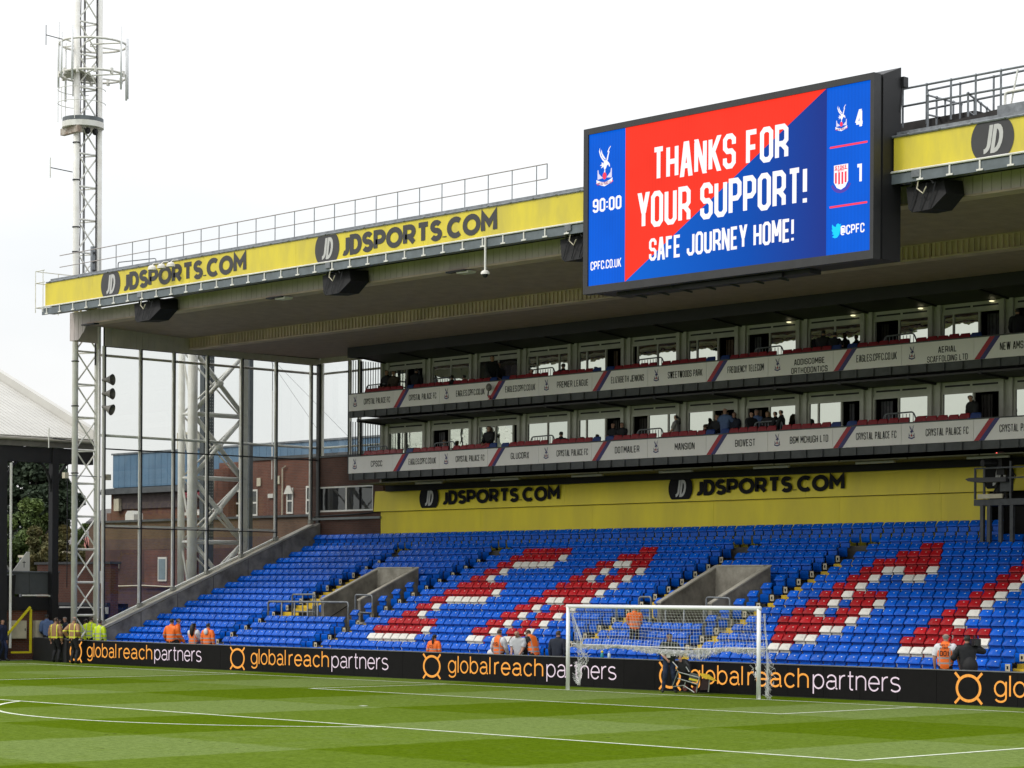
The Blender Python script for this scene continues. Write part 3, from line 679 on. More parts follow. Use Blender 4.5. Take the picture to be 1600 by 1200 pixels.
# ================================================================== rear wall : yellow hoarding and brick corner
YB = 14.63
t = Thing('yellow_hoarding', 'long yellow painted wall with black JDSPORTS.COM lettering behind the top row', 'hoarding', (-14, YB, 5.3))
xs = [-30.08, -24.4, -18.6, -12.7, -6.6, -.9, 2.9, 7, 12, 16]
for a, b in zip(xs, xs[1:]):
    if a < 2.5: t.part('upper_panel', MB().hexa([(a+.004,14.50,6.28),(b-.004,14.50,6.28),(a+.004,YB+.1,6.28),(b-.004,YB+.1,6.28),(a+.004,14.58,7.14),(b-.004,14.58,7.14),(a+.004,YB+.1,7.14),(b-.004,YB+.1,7.14)]), ywall)
xl = [-29.76, -23.5, -17.2, -11, -5.2, -.9, .95]
for a, b in zip(xl, xl[1:]):
    t.part('lower_panel', MB().box(a+.004, b-.004, YB, YB+.12, 4.5, 6.262), ywall)
mb = MB(); md = MB(); mj = MB()
def jd(mj, cx, cz, s_, y):   # slanted J and D monogram
    f3 = lambda a, b, z: (cx+(a*.92+b*.16)*s_, y-z, cz+b*s_)
    ribbon(mj, [(-.16,.64), (-.16,-.24)] + arc(-.42,-.24,.26,.30,0,-90,5), .22, f3, 0, .002)
    ribbon(mj, [(.10,-.54), (.10,.54), (.22,.54)] + arc(.22,0,.30,.54,90,-90,8) + [(.10,-.54)], .22, f3, 0, .003)
def monogram(md, mj, cx, cz, rx, rz, y, s_, clip):
    pts = []
    for i in range(40):
        a = 2*pi*i/40; pts.append((cx+rx*cos(a), y, cz+max(-clip, min(clip, rz*sin(a)))))
    md.poly(pts); jd(mj, cx, cz, s_, y-.004)
for cx, tx0, tx1 in ((-26.52, -25.72, -18.82), (-12.50, -11.76, -4.84), (1.47, 2.2, 9)):
    md = MB(); mj = MB(); monogram(md, mj, cx, 6.76, .60, .60, 14.485, .48, .40); t.part('logo_disc', md, blackp); t.part('logo_letters', mj, lgrey)
    if tx0 < 2: t.part('lettering', text(MB(), 'JDSPORTS.COM', 'round', tx0, tx1, 6.47, .58, 14.492, .31, .02, lift=.01), blackp)
# brick corner with office window
t = Thing('brick_corner', 'dark brick rear corner wall with a two-pane office window above the last row', 'wall', (-32, YB, 5.3))
WX0, WX1, WZ0, WZ1 = -34.02, -30.28, 6.34, 7.44
for bx in ((-34.42, -29.78, 4.9, WZ0), (-34.42, WX0, WZ0, WZ1), (WX1, -29.62, WZ0, WZ1), (-34.42, -29.62, WZ1, 8.70)):
    t.part('brick_wall', MB().box(bx[0], bx[1], YB, YB+.25, bx[2], bx[3]), MATS['dark_brick'])
t.part('wall_coping', MB().box(-34.45, -29.6, YB-.04, YB+.30, 8.70, 8.78), slabm)
wf = t.part('window', MB().box(WX0, WX1, YB+.02, YB+.08, WZ0, WZ0+.07).box(WX0, WX1, YB+.02, YB+.08, WZ1-.07, WZ1).box(WX0, WX0+.07, YB+.02, YB+.08, WZ0+.07, WZ1-.07).box(WX1-.07, WX1, YB+.02, YB+.08, WZ0+.07, WZ1-.07).box(-32.14, -32.06, YB+.02, YB+.08, WZ0+.07, WZ1-.07), wsteel)
for a, b in ((WX0+.07, -32.14), (-32.06, WX1-.07)): t.part('pane', MB().box(a, b, YB+.045, YB+.055, WZ0+.07, WZ1-.07), darkglass, parent=wf)
t.part('room_back', MB().box(WX0-.3, WX1+.3, YB+1.6, YB+1.7, WZ0-.3, WZ1+.3), inter)
cu = MB()
for i in range(9): cu.box(-31.9+i*.16, -31.79+i*.16, YB+.35+.04*(i % 2), YB+.38+.04*(i % 2), WZ0+.05, WZ1)
t.part('curtain', cu, mat('curtain_cloth', (.30, .29, .26), .9, .1))
t.part('gutter', MB().box(-34.3, -29.72, YB-.10, YB-.002, 5.99, 6.09), mat('gutter_grey', (.22, .24, .24), .5, .1))
t.part('cable', MB().tube([(-34.5,YB-.05,5.95), (-34.1,YB-.06,6.16), (-33,YB-.06,6.17), (-31.5,YB-.06,6.20), (-30.5,YB-.06,6.24), (-29.9,YB-.06,6.30)], .03, 6), black)
# dark void behind the platform right of the yellow wall, and under the balcony
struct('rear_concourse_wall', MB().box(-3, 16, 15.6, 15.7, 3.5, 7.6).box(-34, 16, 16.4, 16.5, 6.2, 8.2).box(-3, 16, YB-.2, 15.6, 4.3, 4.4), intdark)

# ================================================================== executive boxes : two balcony tiers
YF, YQ = 12.5, 14.2
PX0, PW = -29.33, 2.838
NPAN = 16
def crest(mg, mr, mw, cx, cz, s_, y, lift=0):
    """eagle over a ball and banner; mg main colour, mr red, mw second shade"""
    f3 = lambda a, b, z: (cx+a*s_, y-lift-z, cz+b*s_)
    P = lambda mb, pts, z: mb.poly([f3(a, b, z) for a, b in pts])
    P(mg, [(-.27,1.0), (-.26,.86), (-.19,.66), (-.06,.50), (.06,.40), (.12,.30), (.02,.34), (-.10,.44), (-.24,.62), (-.32,.84)], .001)
    P(mg, [(-.18,.92), (-.12,.74), (.0,.58), (.10,.46), (.02,.47), (-.12,.60), (-.20,.76)], .002)
    P(mg, [(.36,1.0), (.26,.92), (.17,.76), (.22,.74), (.30,.90), (.37,.97)], .001)
    P(mg, [(.30,.78), (.24,.60), (.20,.42), (.10,.36), (.13,.48), (.20,.68), (.27,.80)], .003)
    P(mg, [(.16,.40), (.26,.32), (.32,.24), (.33,.12), (.27,.16), (.24,.24), (.15,.20), (.10,.10), (.02,.02), (-.03,.12), (-.06,.22), (-.02,.36), (.06,.44)], .004)
    P(mg, [(-.05,.34), (-.20,.36), (-.12,.30), (-.26,.24), (-.12,.22), (-.20,.12), (-.06,.16)], .005)
    P(mg, [(.02,.04), (-.02,-.08), (.06,-.10), (.06,.04)], .006)
    P(mr, [(.02+.11*cos(a), -.22+.15*sin(a)) for a in [2*pi*i/16 for i in range(16)]], .007)
    for sx in (-1, 1):
        P(mw, [(.02+sx*.10,-.30), (.02+sx*.42,-.34), (.02+sx*.42,.06), (.02+sx*.37,.06), (.02+sx*.34,-.10), (.02+sx*.20,-.22)][::sx], .002)
        P(mr, [(.02+sx*.36,-.56), (.02+sx*.50,-.50), (.02+sx*.44,-.42)][::sx], .003)
    P(mg, [(-.46,-.34), (-.22,-.44), (.02,-.50), (.26,-.44), (.50,-.34), (.46,-.50), (.24,-.60), (.02,-.66), (-.20,-.60), (-.44,-.50)], .008)
TIER = [dict(name='lower', zf=7.79, zt=8.50, floor=7.76, head=9.90, wt=9.55,
             txt=['CPSCC','EAGLES.CPFC.CO.UK','CRYSTAL PALACE FC','GLUCORX','CRYSTAL PALACE FC','DOTMAILER','MANSION','BIDVEST','B&M MCHUGH LTD','CRYSTAL PALACE FC','CRYSTAL PALACE FC','CRYSTAL PALACE FC','CPFC.CO.UK','CPFC.CO.UK','CPFC.CO.UK','CPFC.CO.UK'],
             win=['MM','DM','MMd','MM','mMD','DMm','MD','DM','mMD','DM','MD','MM','MD','DM','MM','MD']),
        dict(name='upper', zf=10.37, zt=11.09, floor=10.34, head=12.46, wt=12.17,
             txt=['CRYSTAL PALACE FC','CRYSTAL PALACE FC','EAGLES.CPFC.CO.UK','EAGLES.CPFC.CO.UK','PREMIER LEAGUE','ELIZABETH JENKINS','SWEETWOODS PARK','FREQUENCY TELECOM','ADDISCOMBE/ORTHODONTICS','EAGLES.CPFC.CO.UK','AERIAL/SCAFFOLDING LTD','NEW AMSTERDAM','CPFC.CO.UK','CPFC.CO.UK','CPFC.CO.UK','CPFC.CO.UK'],
             win=['MD','MM','KK','mMm','mMD','dMM','mMD','DM','MM','DM','mMD','DM','MM','MD','DM','MM'])]
bld = Thing('executive_boxes', 'two-storey row of glass-fronted hospitality boxes under the roof', 'building', (-14, YQ, 7.8))
PIL = [-28.95] + [-26.28+2.828*i for i in range(16)]
pilm = MB(); pilm.box(-.24, -.10, -.10, .10, 0, 1); pilm.box(-.10, .10, .0, .12, 0, 1); pilm.box(.10, .24, -.10, .10, 0, 1); pilm = pilm.mesh('pillar', doorf)
WM = {'M': mirror, 'm': mirror, 'D': intdark, 'd': intdark, 'K': darkglass}
curt = [mat('curtain_brown', (.16, .11, .08), .9, .2, 6), mat('curtain_grey', (.13, .13, .14), .9, .2, 6), mat('curtain_dark', (.05, .045, .04), .9, .2, 6)]
lampm = emis('ceiling_light_glow', (1., .93, .55), .95)
for T in TIER:
    zf, zt, fl, hd, wt = T['zf'], T['zt'], T['floor'], T['head'], T['wt']
    # fascia boards
    ft = Thing('balcony_fascia', f"white sponsor boards with red and navy stripes along the {T['name']} balcony front", 'fascia', (-14, YF, zf))
    for i in range(NPAN):
        a = PX0+i*PW; b = a+PW
        pn = ft.part('fascia_panel', MB().box(a+.006, b-.006, YF, YF+.06, zf, zt-.03), fasc)
        tx = T['txt'][i]; mb = MB()
        def nb(v): return v
        off = .55 if i % 2 == 0 else (.16 if T['name'] == 'upper' else .12)
        lines = tx.split('/')
        wmax = 1.6
        for q, l_ in enumerate(lines):
            hgt = .245 if len(lines) == 1 else .20
            wd = min(text_width(l_, 'block', .12, .12)*.235, 1.66) * (1 if len(lines) == 1 else .95)
            cx = a + 1.82; zc = zf+.335 if len(lines) == 1 else (zf+.42 if q == 0 else zf+.13)
            text(mb, l_, 'block', cx-wd/2, cx+wd/2, zc-.11, hgt, YF, .12, .12, lift=.008)
            ft.part('sponsor_lettering', mb, blackp); mb = MB()
        if i % 2 == 0:
            m1, m2, m3 = MB(), MB(), MB(); crest(m1, m2, m3, a+.42, zf+.34, .27, YF, .006)
            for q in (m2, m3): n_ = len(m1.v); m1.v += q.v; m1.f += [tuple(n_+j for j in f) for f in q.f]; m1.m += [1 if q is m2 else 2]*len(q.f)
            ft.part('club_crest', m1, [navy, redp, crestm])
        else:
            m1 = MB()
            for q, mi in ((0, 0), (.20, 1)):
                m1.poly([(a+.02+q, YF-.006, zf+.001), (a+.22+q, YF-.006, zf+.001), (a+.80+q, YF-.006, zt-.031), (a+.60+q, YF-.006, zt-.031)], mi)
            ft.part('stripe', m1, [redp, navy])
    ft.part('top_rail', MB().box(PX0, 16, YF-.02, YF+.10, zt-.03, zt+.01), slabm)
    # end return
    ft.part('end_panel', MB().box(PX0-.06, PX0-.002, YF, YQ, zf, zt-.03), slabm)
    # slab + soffit
    bld.part('balcony_slab', MB().box(PX0-.06, 16, YF+.07, YQ+.5, fl-.14, fl), slabm)
    bld.part('edge_beam', MB().box(PX0, 16, YF+.03, YF+.16, zf-.27, zf-.001), slabm)
    rib = MB().box(-.04, .04, -.05, 0, -.26, 0).mesh('bracket_rib', slabm)
    for i in range(64):
        x = PX0+.25+i*PW/4
        if x < 13: bld.inst('bracket_rib', rib, (x, YF+.028, zf-.005))
    # lower soffit panels between cross beams
    for i in range(len(PIL)-1):
        a, b = PIL[i], PIL[i+1]
        if T['name'] == 'upper':
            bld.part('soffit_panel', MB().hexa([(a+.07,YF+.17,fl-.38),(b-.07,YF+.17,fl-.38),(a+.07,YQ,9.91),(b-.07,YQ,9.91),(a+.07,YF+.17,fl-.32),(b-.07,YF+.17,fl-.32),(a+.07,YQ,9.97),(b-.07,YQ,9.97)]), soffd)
            bld.part('cross_beam', MB().bar((a, YF+.17, fl-.36), (a, YQ, 9.90), .12, .12), black)
        else:
            bld.part('soffit_panel', MB().box(a+.03, b-.03, YF+.17, 14.40, fl-.42, fl-.38), mat('olive_soffit', (.12, .12, .06), .7, .3, 1.3))
    if T['name'] == 'lower':
        for i in range(9): bld.part('strip_light', MB().box(-25.8+i*4.5, -24.2+i*4.5, 13.1, 13.2, fl-.50, fl-.425), mat('strip_light_cover', (.42, .42, .36), .5, .05))
    # facade
    hb = hd
    for i in range(len(PIL)-1):
        a, b = PIL[i]+.25, PIL[i+1]-.25
        if i == 0: a = PIL[0]+.05
        if a > 13: continue
        bld.part('header_panel', MB().box(a, b, YQ, YQ+.08, wt+.03, hb), doorf)
        bld.part('header_slot', MB().box(a+.12, (a+b)/2-.05, YQ-.01, YQ-.001, hb-.17, hb-.11).box((a+b)/2+.05, b-.12, YQ-.01, YQ-.001, hb-.17, hb-.11), black)
        wn = T['win'][i]; ws = [{'M': 1, 'm': .45, 'D': .85, 'd': .3, 'K': 1}[q] for q in wn]; tot = sum(ws); x = a
        fr = MB(); fr.box(a, b, YQ-.03, YQ+.06, wt-.05, wt+.028)
        fr.box(a, a+.07, YQ-.03, YQ+.06, fl, wt-.05); fr.box(b-.07, b, YQ-.03, YQ+.06, fl, wt-.05)
        cells = []
        for q, w_ in zip(wn, ws):
            x1 = x+(b-a)*w_/tot; cells.append((q, x, x1)); x = x1
        for q, c0, c1 in cells[:-1]: fr.box(c1-.035, c1+.035, YQ-.02, YQ+.05, fl, wt-.05)
        w = bld.part('window_frame', fr, doorf)
        for q, c0, c1 in cells:
            if q in 'Dd':
                cm = MB(); cw = random.uniform(.25, .6)*(c1-c0)
                for c_i in range(int(cw/.07)): cm.box(c0+.06+c_i*.07, c0+.12+c_i*.07, YQ+.35+.03*(c_i % 2), YQ+.38+.03*(c_i % 2), fl+.02, wt-.1)
                if cm.f: bld.part('curtain', cm, curt[random.randrange(3)])
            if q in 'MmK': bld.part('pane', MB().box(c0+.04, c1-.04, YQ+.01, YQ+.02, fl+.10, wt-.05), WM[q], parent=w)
    for i, x in enumerate(PIL):
        if x > 13: continue
        bld.inst('pillar', pilm, (x, YQ, fl), scale=None).scale = (1, 1, hd-fl)
        if T['name'] == 'upper' and i > 6:
            pass
    if T['name'] == 'upper':
        for i in range(7, 12):
            x = PIL[i+1]-.55
            bld.part('ceiling_light', MB().ball((x, YQ-.12, hd-.05), .09, .09, .025), lampm)
    # interior
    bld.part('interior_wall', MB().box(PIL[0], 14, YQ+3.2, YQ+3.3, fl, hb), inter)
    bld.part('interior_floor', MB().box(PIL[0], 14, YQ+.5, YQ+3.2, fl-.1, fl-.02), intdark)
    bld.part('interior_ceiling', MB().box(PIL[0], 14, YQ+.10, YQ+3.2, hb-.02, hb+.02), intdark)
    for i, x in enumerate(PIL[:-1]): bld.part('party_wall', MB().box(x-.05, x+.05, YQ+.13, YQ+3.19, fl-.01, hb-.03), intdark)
    # end grille of thin vertical bars
    gt = Thing('end_grille', f"barred end screen of thin dark uprights closing the {T['name']} balcony on the left", 'screen', (PX0, 13.3, fl))
    top = 9.95 if T['name'] == 'lower' else 12.5
    br_ = MB().box(-.012, .012, -.012, .012, zt-.9-0, top).mesh('bar', dark)
    for q in range(13): gt.inst('bar', br_, (PX0+.02, YF+.08+q*.135, 0))
    gt.part('frame_post', MB().box(PX0-.03, PX0+.04, YF+.62, YF+.70, fl, top), dark)
    # balcony seats
# canopy over the upper tier
bld.part('canopy_fascia', MB().box(PX0-.1, 16, YF, YF+.10, 12.60, 13.10), canop)
bld.part('canopy_end', MB().box(PX0-.1, PX0-.02, YF+.101, YQ+.3, 12.60, 13.10), canop)
for i in range(len(PIL)-1):
    a, b = PIL[i], PIL[i+1]
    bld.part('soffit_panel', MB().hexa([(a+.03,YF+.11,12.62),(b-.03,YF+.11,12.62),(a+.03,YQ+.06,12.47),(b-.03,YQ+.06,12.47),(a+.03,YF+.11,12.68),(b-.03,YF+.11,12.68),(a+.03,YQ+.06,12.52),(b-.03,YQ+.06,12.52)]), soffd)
    bld.part('cross_beam', MB().bar((a, YF+.11, 12.62), (a, YQ, 12.47), .06, .08), black)
bld.part('side_wall', MB().box(PX0+.0, PX0+.12, YQ, YQ+3.3, 7.4, 13.2), cream)
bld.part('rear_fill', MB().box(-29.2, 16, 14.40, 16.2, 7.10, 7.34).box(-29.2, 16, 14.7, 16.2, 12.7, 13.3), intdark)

# balcony seats (tops show above the fascia)
def bs_mesh(m):
    q = MB(); q.prism([(-.20,0,.38), (.20,0,.38), (.20,.06,.72), (.16,.09,.80), (-.16,.09,.80), (-.20,.06,.72)], (0, .05, 0)); return q.mesh('backrest', m)
def bs_pad(m):
    q = MB(); q.prism([(-.18,-.02,.36), (.18,-.02,.36), (.18,-.06,.62), (-.18,-.06,.62)], (0, -.05, 0)); return q.mesh('seat_pad', m)
B_ = {'r': (bs_mesh(bseat), bs_pad(bseat)), 'b': (bs_mesh(bseatb), bs_pad(bseatb))}
leg_ = MB().box(-.2, .2, -.02, .02, 0, .36).mesh('seat_frame', dark)
for T in TIER:
    for i in range(11):
        a = PX0+i*PW if False else PIL[i]
        n_ = 6
        for q in range(n_):
            x = PIL[i]+.34+q*(PIL[i+1]-PIL[i]-.25)/n_
            kind = 'b' if (q == 0 and i % 2 == 1) or (q == n_-1 and i % 2 == 0 and i > 1) else 'r'
            lab = f"{'blue' if kind == 'b' else 'dark red'} seat on {T['name']} balcony, {ORD[q+1]} from left before the {ORD[i+1]} box"
            t = thing('balcony_chair', lab, 'seat', (x, 12.86, T['floor']+.12+random.uniform(-.012, .012)), random.uniform(-.04, .04), group='folding seats along the balconies')
            link('backrest', B_[kind][0], t, (0, 0, .10)); link('seat_pad', B_[kind][1], t, (0, 0, .10)); link('seat_frame', leg_, t, (0, 0, .05))
            t.scale = (1, 1, .93)
# balcony divider rails (curved tube frames with bars)
for T in TIER:
    for i in ((0, 1, 3, 5, 7, 9, 11) if T['name'] == 'lower' else (0, 1, 3, 5, 7, 9, 11)):
        xc = PIL[i]+ (2.0 if i else .4); z0 = T['floor']; zr = T['zt']+.40
        if T['name'] == 'lower' and i == 0: xc += .1
        if xc > 12: continue
        t = Thing('divider_rail', f"grey barred handrail rising behind the {T['name']} fascia in front of the {ORD[i+1]} box", 'railing', (xc, 13.3, z0), group='barred handrails on the balconies')
        tube_rail(t, [(xc-.85, 13.35, T['zt']-.2), (xc-.60, 13.35, zr), (xc+.55, 13.35, zr+.02), (xc+.85, 13.35, T['zt']-.2)], .026, 'handrail', galv)
        bm = MB()
        for q in range(9): bm.box(xc-.58+q*.14, xc-.565+q*.14, 13.34, 13.36, z0+.2, zr-.03)
        t.part('bars', bm, galv, kind='stuff')

# ================================================================== roof
rf = Thing('stand_roof', 'long cantilevered stand roof with yellow banner fascia and brown ribbed soffit', 'roof', (-10, 5, 13))
GX = 8.0
XL = -34.25
rs = MB(); rs.box(XL+.25, 16, 1.25, 15.6, 15.02, 15.12); rf.part('roof_deck', rs, slabm)
rf.part('edge_flashing', MB().box(XL+.1, 16, 1.16, 1.60, 15.10, 15.22), galv)
rf.part('fascia_backing', MB().box(XL+.25, 16, 1.20, 1.34, 13.98, 15.02), galv)
# walkway gutter beneath the banner
rf.part('gutter', MB().box(XL-.15, -1.5, 1.00, 1.50, 13.86, 14.00).box(7.42, 16, 1.00, 1.50, 13.86, 14.00), galv)
rf.part('gutter_lip', MB().box(XL-.18, -1.5, .95, .999, 13.80, 14.06).box(7.40, 16, .95, .999, 13.80, 14.06), mat('gutter_blue_grey', (.15, .18, .20), .5, .15, 3))
rf.part('banner_rail', MB().tube([(XL-.1, .93, 14.11), (-3, .93, 14.11)], .030, 6).tube([(7.4, .93, 14.11), (16, .93, 14.11)], .030, 6), wsteel)
rf.part('top_pipe', MB().tube([(XL+.1, .97, 15.06), (-3, .97, 15.06)], .028, 6).tube([(7.0, .97, 15.06), (16, .97, 15.06)], .035, 6), galv)
rf.part('top_channel', MB().box(XL, -3, 1.02, 1.18, 15.035, 15.10).box(7.4, 16, 1.02, 1.18, 15.035, 15.10), wsteel)
bkm = MB(); bkm.box(-.022, .022, -.03, .0, -.24, 0); bkm.box(-.10, .10, -.035, .0, -.27, -.225); bkm = bkm.mesh('banner_bracket', wsteel)
x = XL+.2
while x < 15:
    if x < -3.5 or x > 7.5: rf.inst('banner_bracket', bkm, (x, .945, 14.08))
    x += .943
clm = MB().ball((0, 0, 0), .045, .045, .035, 8, 5).mesh('pipe_clamp', galv)
x = XL+.4
while x < 15:
    if x < -3.5 or x > 7.5: rf.inst('pipe_clamp', clm, (x, .95, 15.07))
    x += 1.02
segs = [XL, -30.9, -24.5, -18.2, -11.5, -3.0]
for a, b in list(zip(segs, segs[1:]))+[(7.48, 11.9), (11.9, 16)]:
    bn = rf.part('yellow_banner', MB().box(a+.004, b-.004, .985, 1.015, 14.135, 15.03), yban)
rf.part('banner_return', MB().box(XL-.002, XL+.02, 1.016, 3.4, 14.14, 15.03), yban)
md, mj, mb = MB(), MB(), MB()
for cx, a, b in ((-29.62, -28.80, -21.02), (-16.47, -15.70, -7.96), (10.62, 11.72, 19.4)):
    md = MB(); mj = MB(); monogram(md, mj, cx, 14.585, .66, .66, .975, .56, .442); rf.part('logo_disc', md, dgrey); rf.part('logo_letters', mj, lgrey)
    rf.part('lettering', text(MB(), 'JDSPORTS.COM', 'round', a, b, 14.24, .69, .982, .31, .02, lift=.008), dgrey)
# front girder cladding : separate upright panels
cpm = MB(); cpm.box(.008, .292, 0, .03, 13.50, 13.98); cpm = cpm.mesh('cladding_panel', green_clad)
x = -33.15; 
while x < 14: rf.inst('cladding_panel', cpm, (x, 2.2, 0)); x += .30
rf.part('girder_core', MB().box(-33.1, 16, 2.235, 2.60, 13.52, 13.98), dark)
rf.part('girder_bottom_flange', MB().box(-33.1, 16, 2.17, 2.72, 13.44, 13.498), beamgreen)
for i, x in enumerate([-34.33+.30*k_ for k_ in range(4)]):
    zl = 12.86 if i < 3 else 13.1
    p = [(x+.01,2.2,zl), (x+.29,2.2,zl if i < 2 else (13.12 if i == 2 else 13.46)), (x+.29,2.2,13.98), (x+.01,2.2,13.98)]
    rf.part('cladding_panel', MB().prism(p, (0,.03,0)), green_clad)
rf.part('end_cladding', MB().box(-34.36, -34.33, 2.2, 3.5, 12.86, 13.98), green_clad)
rf.part('front_soffit', MB().box(-34.2, 16, 1.51, 2.16, 14.02, 14.06), galv)
# sloping soffit in front of the beam : boards with shadow gaps (they run away from the pitch edge)
def ribbed(name, x0, x1, ya, za, yb, zb, step, m, gap=.02, along='x'):
    s_ = MB(); n = int(round(sqrt((yb-ya)**2+(zb-za)**2)/step))
    for i in range(n):
        t0 = i/n; t1 = (i+1)/n-gap/step/n
        y0, y1 = ya+(yb-ya)*t0, ya+(yb-ya)*t1; z0, z1_ = za+(zb-za)*t0, za+(zb-za)*t1
        s_.hexa([(x0,y0,z0),(x1,y0,z0),(x0,y1,z1_),(x1,y1,z1_),(x0,y0,z0+.03),(x1,y0,z0+.03),(x0,y1,z1_+.03),(x1,y1,z1_+.03)])
    s_.hexa([(x0,ya,za+.045),(x1,ya,za+.045),(x0,yb,zb+.045),(x1,yb,zb+.045),(x0,ya,za+.07),(x1,ya,za+.07),(x0,yb,zb+.07),(x1,yb,zb+.07)], 1)
    return rf.part(name, s_, [m, dark], kind='stuff')
ribbed('front_soffit_boards', -34.0, 16, 2.72, 13.52, 7.66, 13.36, .20, soffit)
ribbed('rear_soffit_boards', -34.0, 16, 8.12, 12.98, 14.75, 13.04, .20, soffit)
# beam with ribs
for a, b in ((-33.95, 3.72), (3.76, 16)):
    rf.part('soffit_beam', MB().box(a, b, 7.74, 8.10, 12.95, 13.40), beamgreen)
    rf.part('beam_flange', MB().box(a, b, 7.66, 8.14, 12.90, 12.949).box(a, b, 7.66, 7.739, 13.34, 13.42), beamgreen)
rb = MB(); x = -33.8
while x < 14: rb.box(x, x+.09, 7.69, 7.738, 12.95, 13.338); x += .20
rf.part('beam_ribs', rb, beamgreen, kind='stuff')
# end gable strip above the glass
for y in [3.62+.3*k_ for k_ in range(37)]:
    zt_ = 13.50-(y-3.6)*.035 if y < 7.7 else 13.0
    rf.part('gable_panel', MB().box(-34.0, -33.965, y+.006, min(y+.294, 14.7), 12.74, zt_), cream)
rf.part('gable_backing', MB().box(-34.08, -34.02, 3.6, 14.7, 12.72, 13.75), dark)
for q in range(16):
    x = -33.9+q*.3; rf.part('rear_strip_panel', MB().box(x+.006, x+.294, 14.62, 14.65, 12.80, 13.04), cream)
rf.part('rear_closure', MB().box(-34.1, 16, 14.78, 14.9, 12.9, 15.1), dark)
for q, x in enumerate((-20.6, -10.9)):
    rf.part('floodlight', MB().prism([(x-.32,2.15,13.40), (x+.32,2.15,13.40), (x+.26,2.15,13.33), (x-.26,2.15,13.33)], (0,.35,0)), white)
for q, x in enumerate((-32.9, -20.9, -11.2)):
    rf.part('floodlight_arm', MB().box(x-.4, x+.5, 2.05, 2.3, 13.38, 13.43), dark)

# roof handrail (left run) with thin posts
hr = Thing('roof_handrail', 'thin two-rail safety railing running along the roof edge above the yellow banner', 'railing', (-20, 1.32, 15.2))
x0, x1 = -32.2, -6.06
hr.part('top_rail', MB().tube([(-33.7,1.3,16.12), (x1,1.3,16.16)], .019, 5), mat('rail_pinkish_steel', (.36, .32, .31), .5, .1))
hr.part('mid_rail', MB().tube([(-33.7,1.3,15.66), (x1,1.3,15.70)], .017, 5), MATS['rail_pinkish_steel'])
hr.part('end_loop', MB().tube([(x1,1.3,16.16), (x1,1.3,15.70)], .019, 5), galv)
pm = MB().tube([(0,0,0), (0,0,1)], .017, 5).box(-.04, .04, -.04, .04, -.06, .03).mesh('post', galv)
x = -31.95
while x < -6: hr.inst('post', pm, (x, 1.3, 15.17)).scale = (1, 1, .97); x += 1.105
t = Thing('roof_handrail', 'short outer safety rail at the far left corner of the roof', 'railing', (-34.6, 1.2, 14.1))
for z in (15.08, 14.10, 15.55): tube_rail(t, [(-34.1, .85, z), (-34.75, .85, z), (-34.75, 3.0, z)], .02, 'rail', wsteel)
for (x, y) in ((-34.75, .85), (-34.75, 1.9), (-34.75, 3.0), (-34.2, .85)): t.part('post', MB().tube([(x,y,13.9), (x,y,15.56)], .018, 5), wsteel)
t = Thing('roof_handrail', 'inner rail panel on the roof beside the foot of the antenna mast', 'railing', (-33, 3.0, 15.1))
tube_rail(t, [(-32.0, 2.9, 15.15), (-32.0, 2.9, 15.85), (-29.4, 2.9, 15.75), (-29.4, 2.9, 15.15)], .02, 'rail', galv)
t = Thing('roof_pole', 'short perforated grey upright standing on the roof right of the mast', 'pole', (-32.6, 1.9, 15.1))
t.part('upright', MB().box(-32.36, -32.22, 1.85, 1.97, 15.1, 16.4), galv)
for q in range(3): t.part('clip', MB().box(-32.22, -32.17, 1.86, 1.96, 15.4+q*.35, 15.48+q*.35), dark)
# right-hand roof walkway rails
t = Thing('roof_walkway_rails', 'galvanised walkway rails on the roof right of the big screen', 'railing', (9, 2, 15.2))
def rail_run(p, q, npost, h=1.05, zz=15.2, nm='rail', r=.03, mids=(.55,)):
    p = Vector(p); q = Vector(q)
    for k_ in (h,)+tuple(h*m_ for m_ in mids): t.part(nm, MB().tube([p+Vector((0,0,k_)), q+Vector((0,0,k_))], r, 6), galv)
    for i in range(npost):
        c = p+(q-p)*(i/(npost-1)); t.part('post', MB().tube([c, c+Vector((0,0,h))], r, 6).ball(c+Vector((0,0,h)), .05, None, None, 6, 4), galv)
rail_run((7.0,2.0,15.52), (10.95,2.0,15.52), 6, 1.05)
rail_run((7.0,3.1,15.55), (13.5,3.1,15.65), 7, 1.15)
rail_run((5.6,6.6,15.9), (8.05,1.7,15.05), 5, 1.15)
rail_run((6.4,7.0,15.7), (9.2,1.9,15.05), 5, 1.05)
tube_rail(t, [(11.4,1.7,15.9), (10.5,1.7,15.9), (10.5,1.7,15.45), (11.4,1.7,15.5), (13,1.7,15.5)], .035, 'rail', wsteel)
t.part('stay', MB().tube([(10.55,1.75,15.15), (10.85,1.75,16.45)], .025, 6), wsteel)
t = Thing('roof_upstand', 'dark raised roof kerb and plant housing behind the yellow banner on the right', 'roof plant', (9, 3, 15.1))
t.part('kerb', MB().prism([(6.2,1.7,15.12), (16,1.7,15.12), (16,1.7,15.62), (10.2,1.7,15.50), (6.2,1.7,15.22)], (0, 1.2, 0)), mat('roof_felt', (.035, .032, .030), .8, .3, 3))
t.part('housing', MB().box(5.0, 8.5, 3.2, 4.3, 15.12, 15.95), MATS['roof_felt'])
t.part('metal_box', MB().box(10.5, 13.0, 1.35, 1.65, 15.22, 15.50), galv)

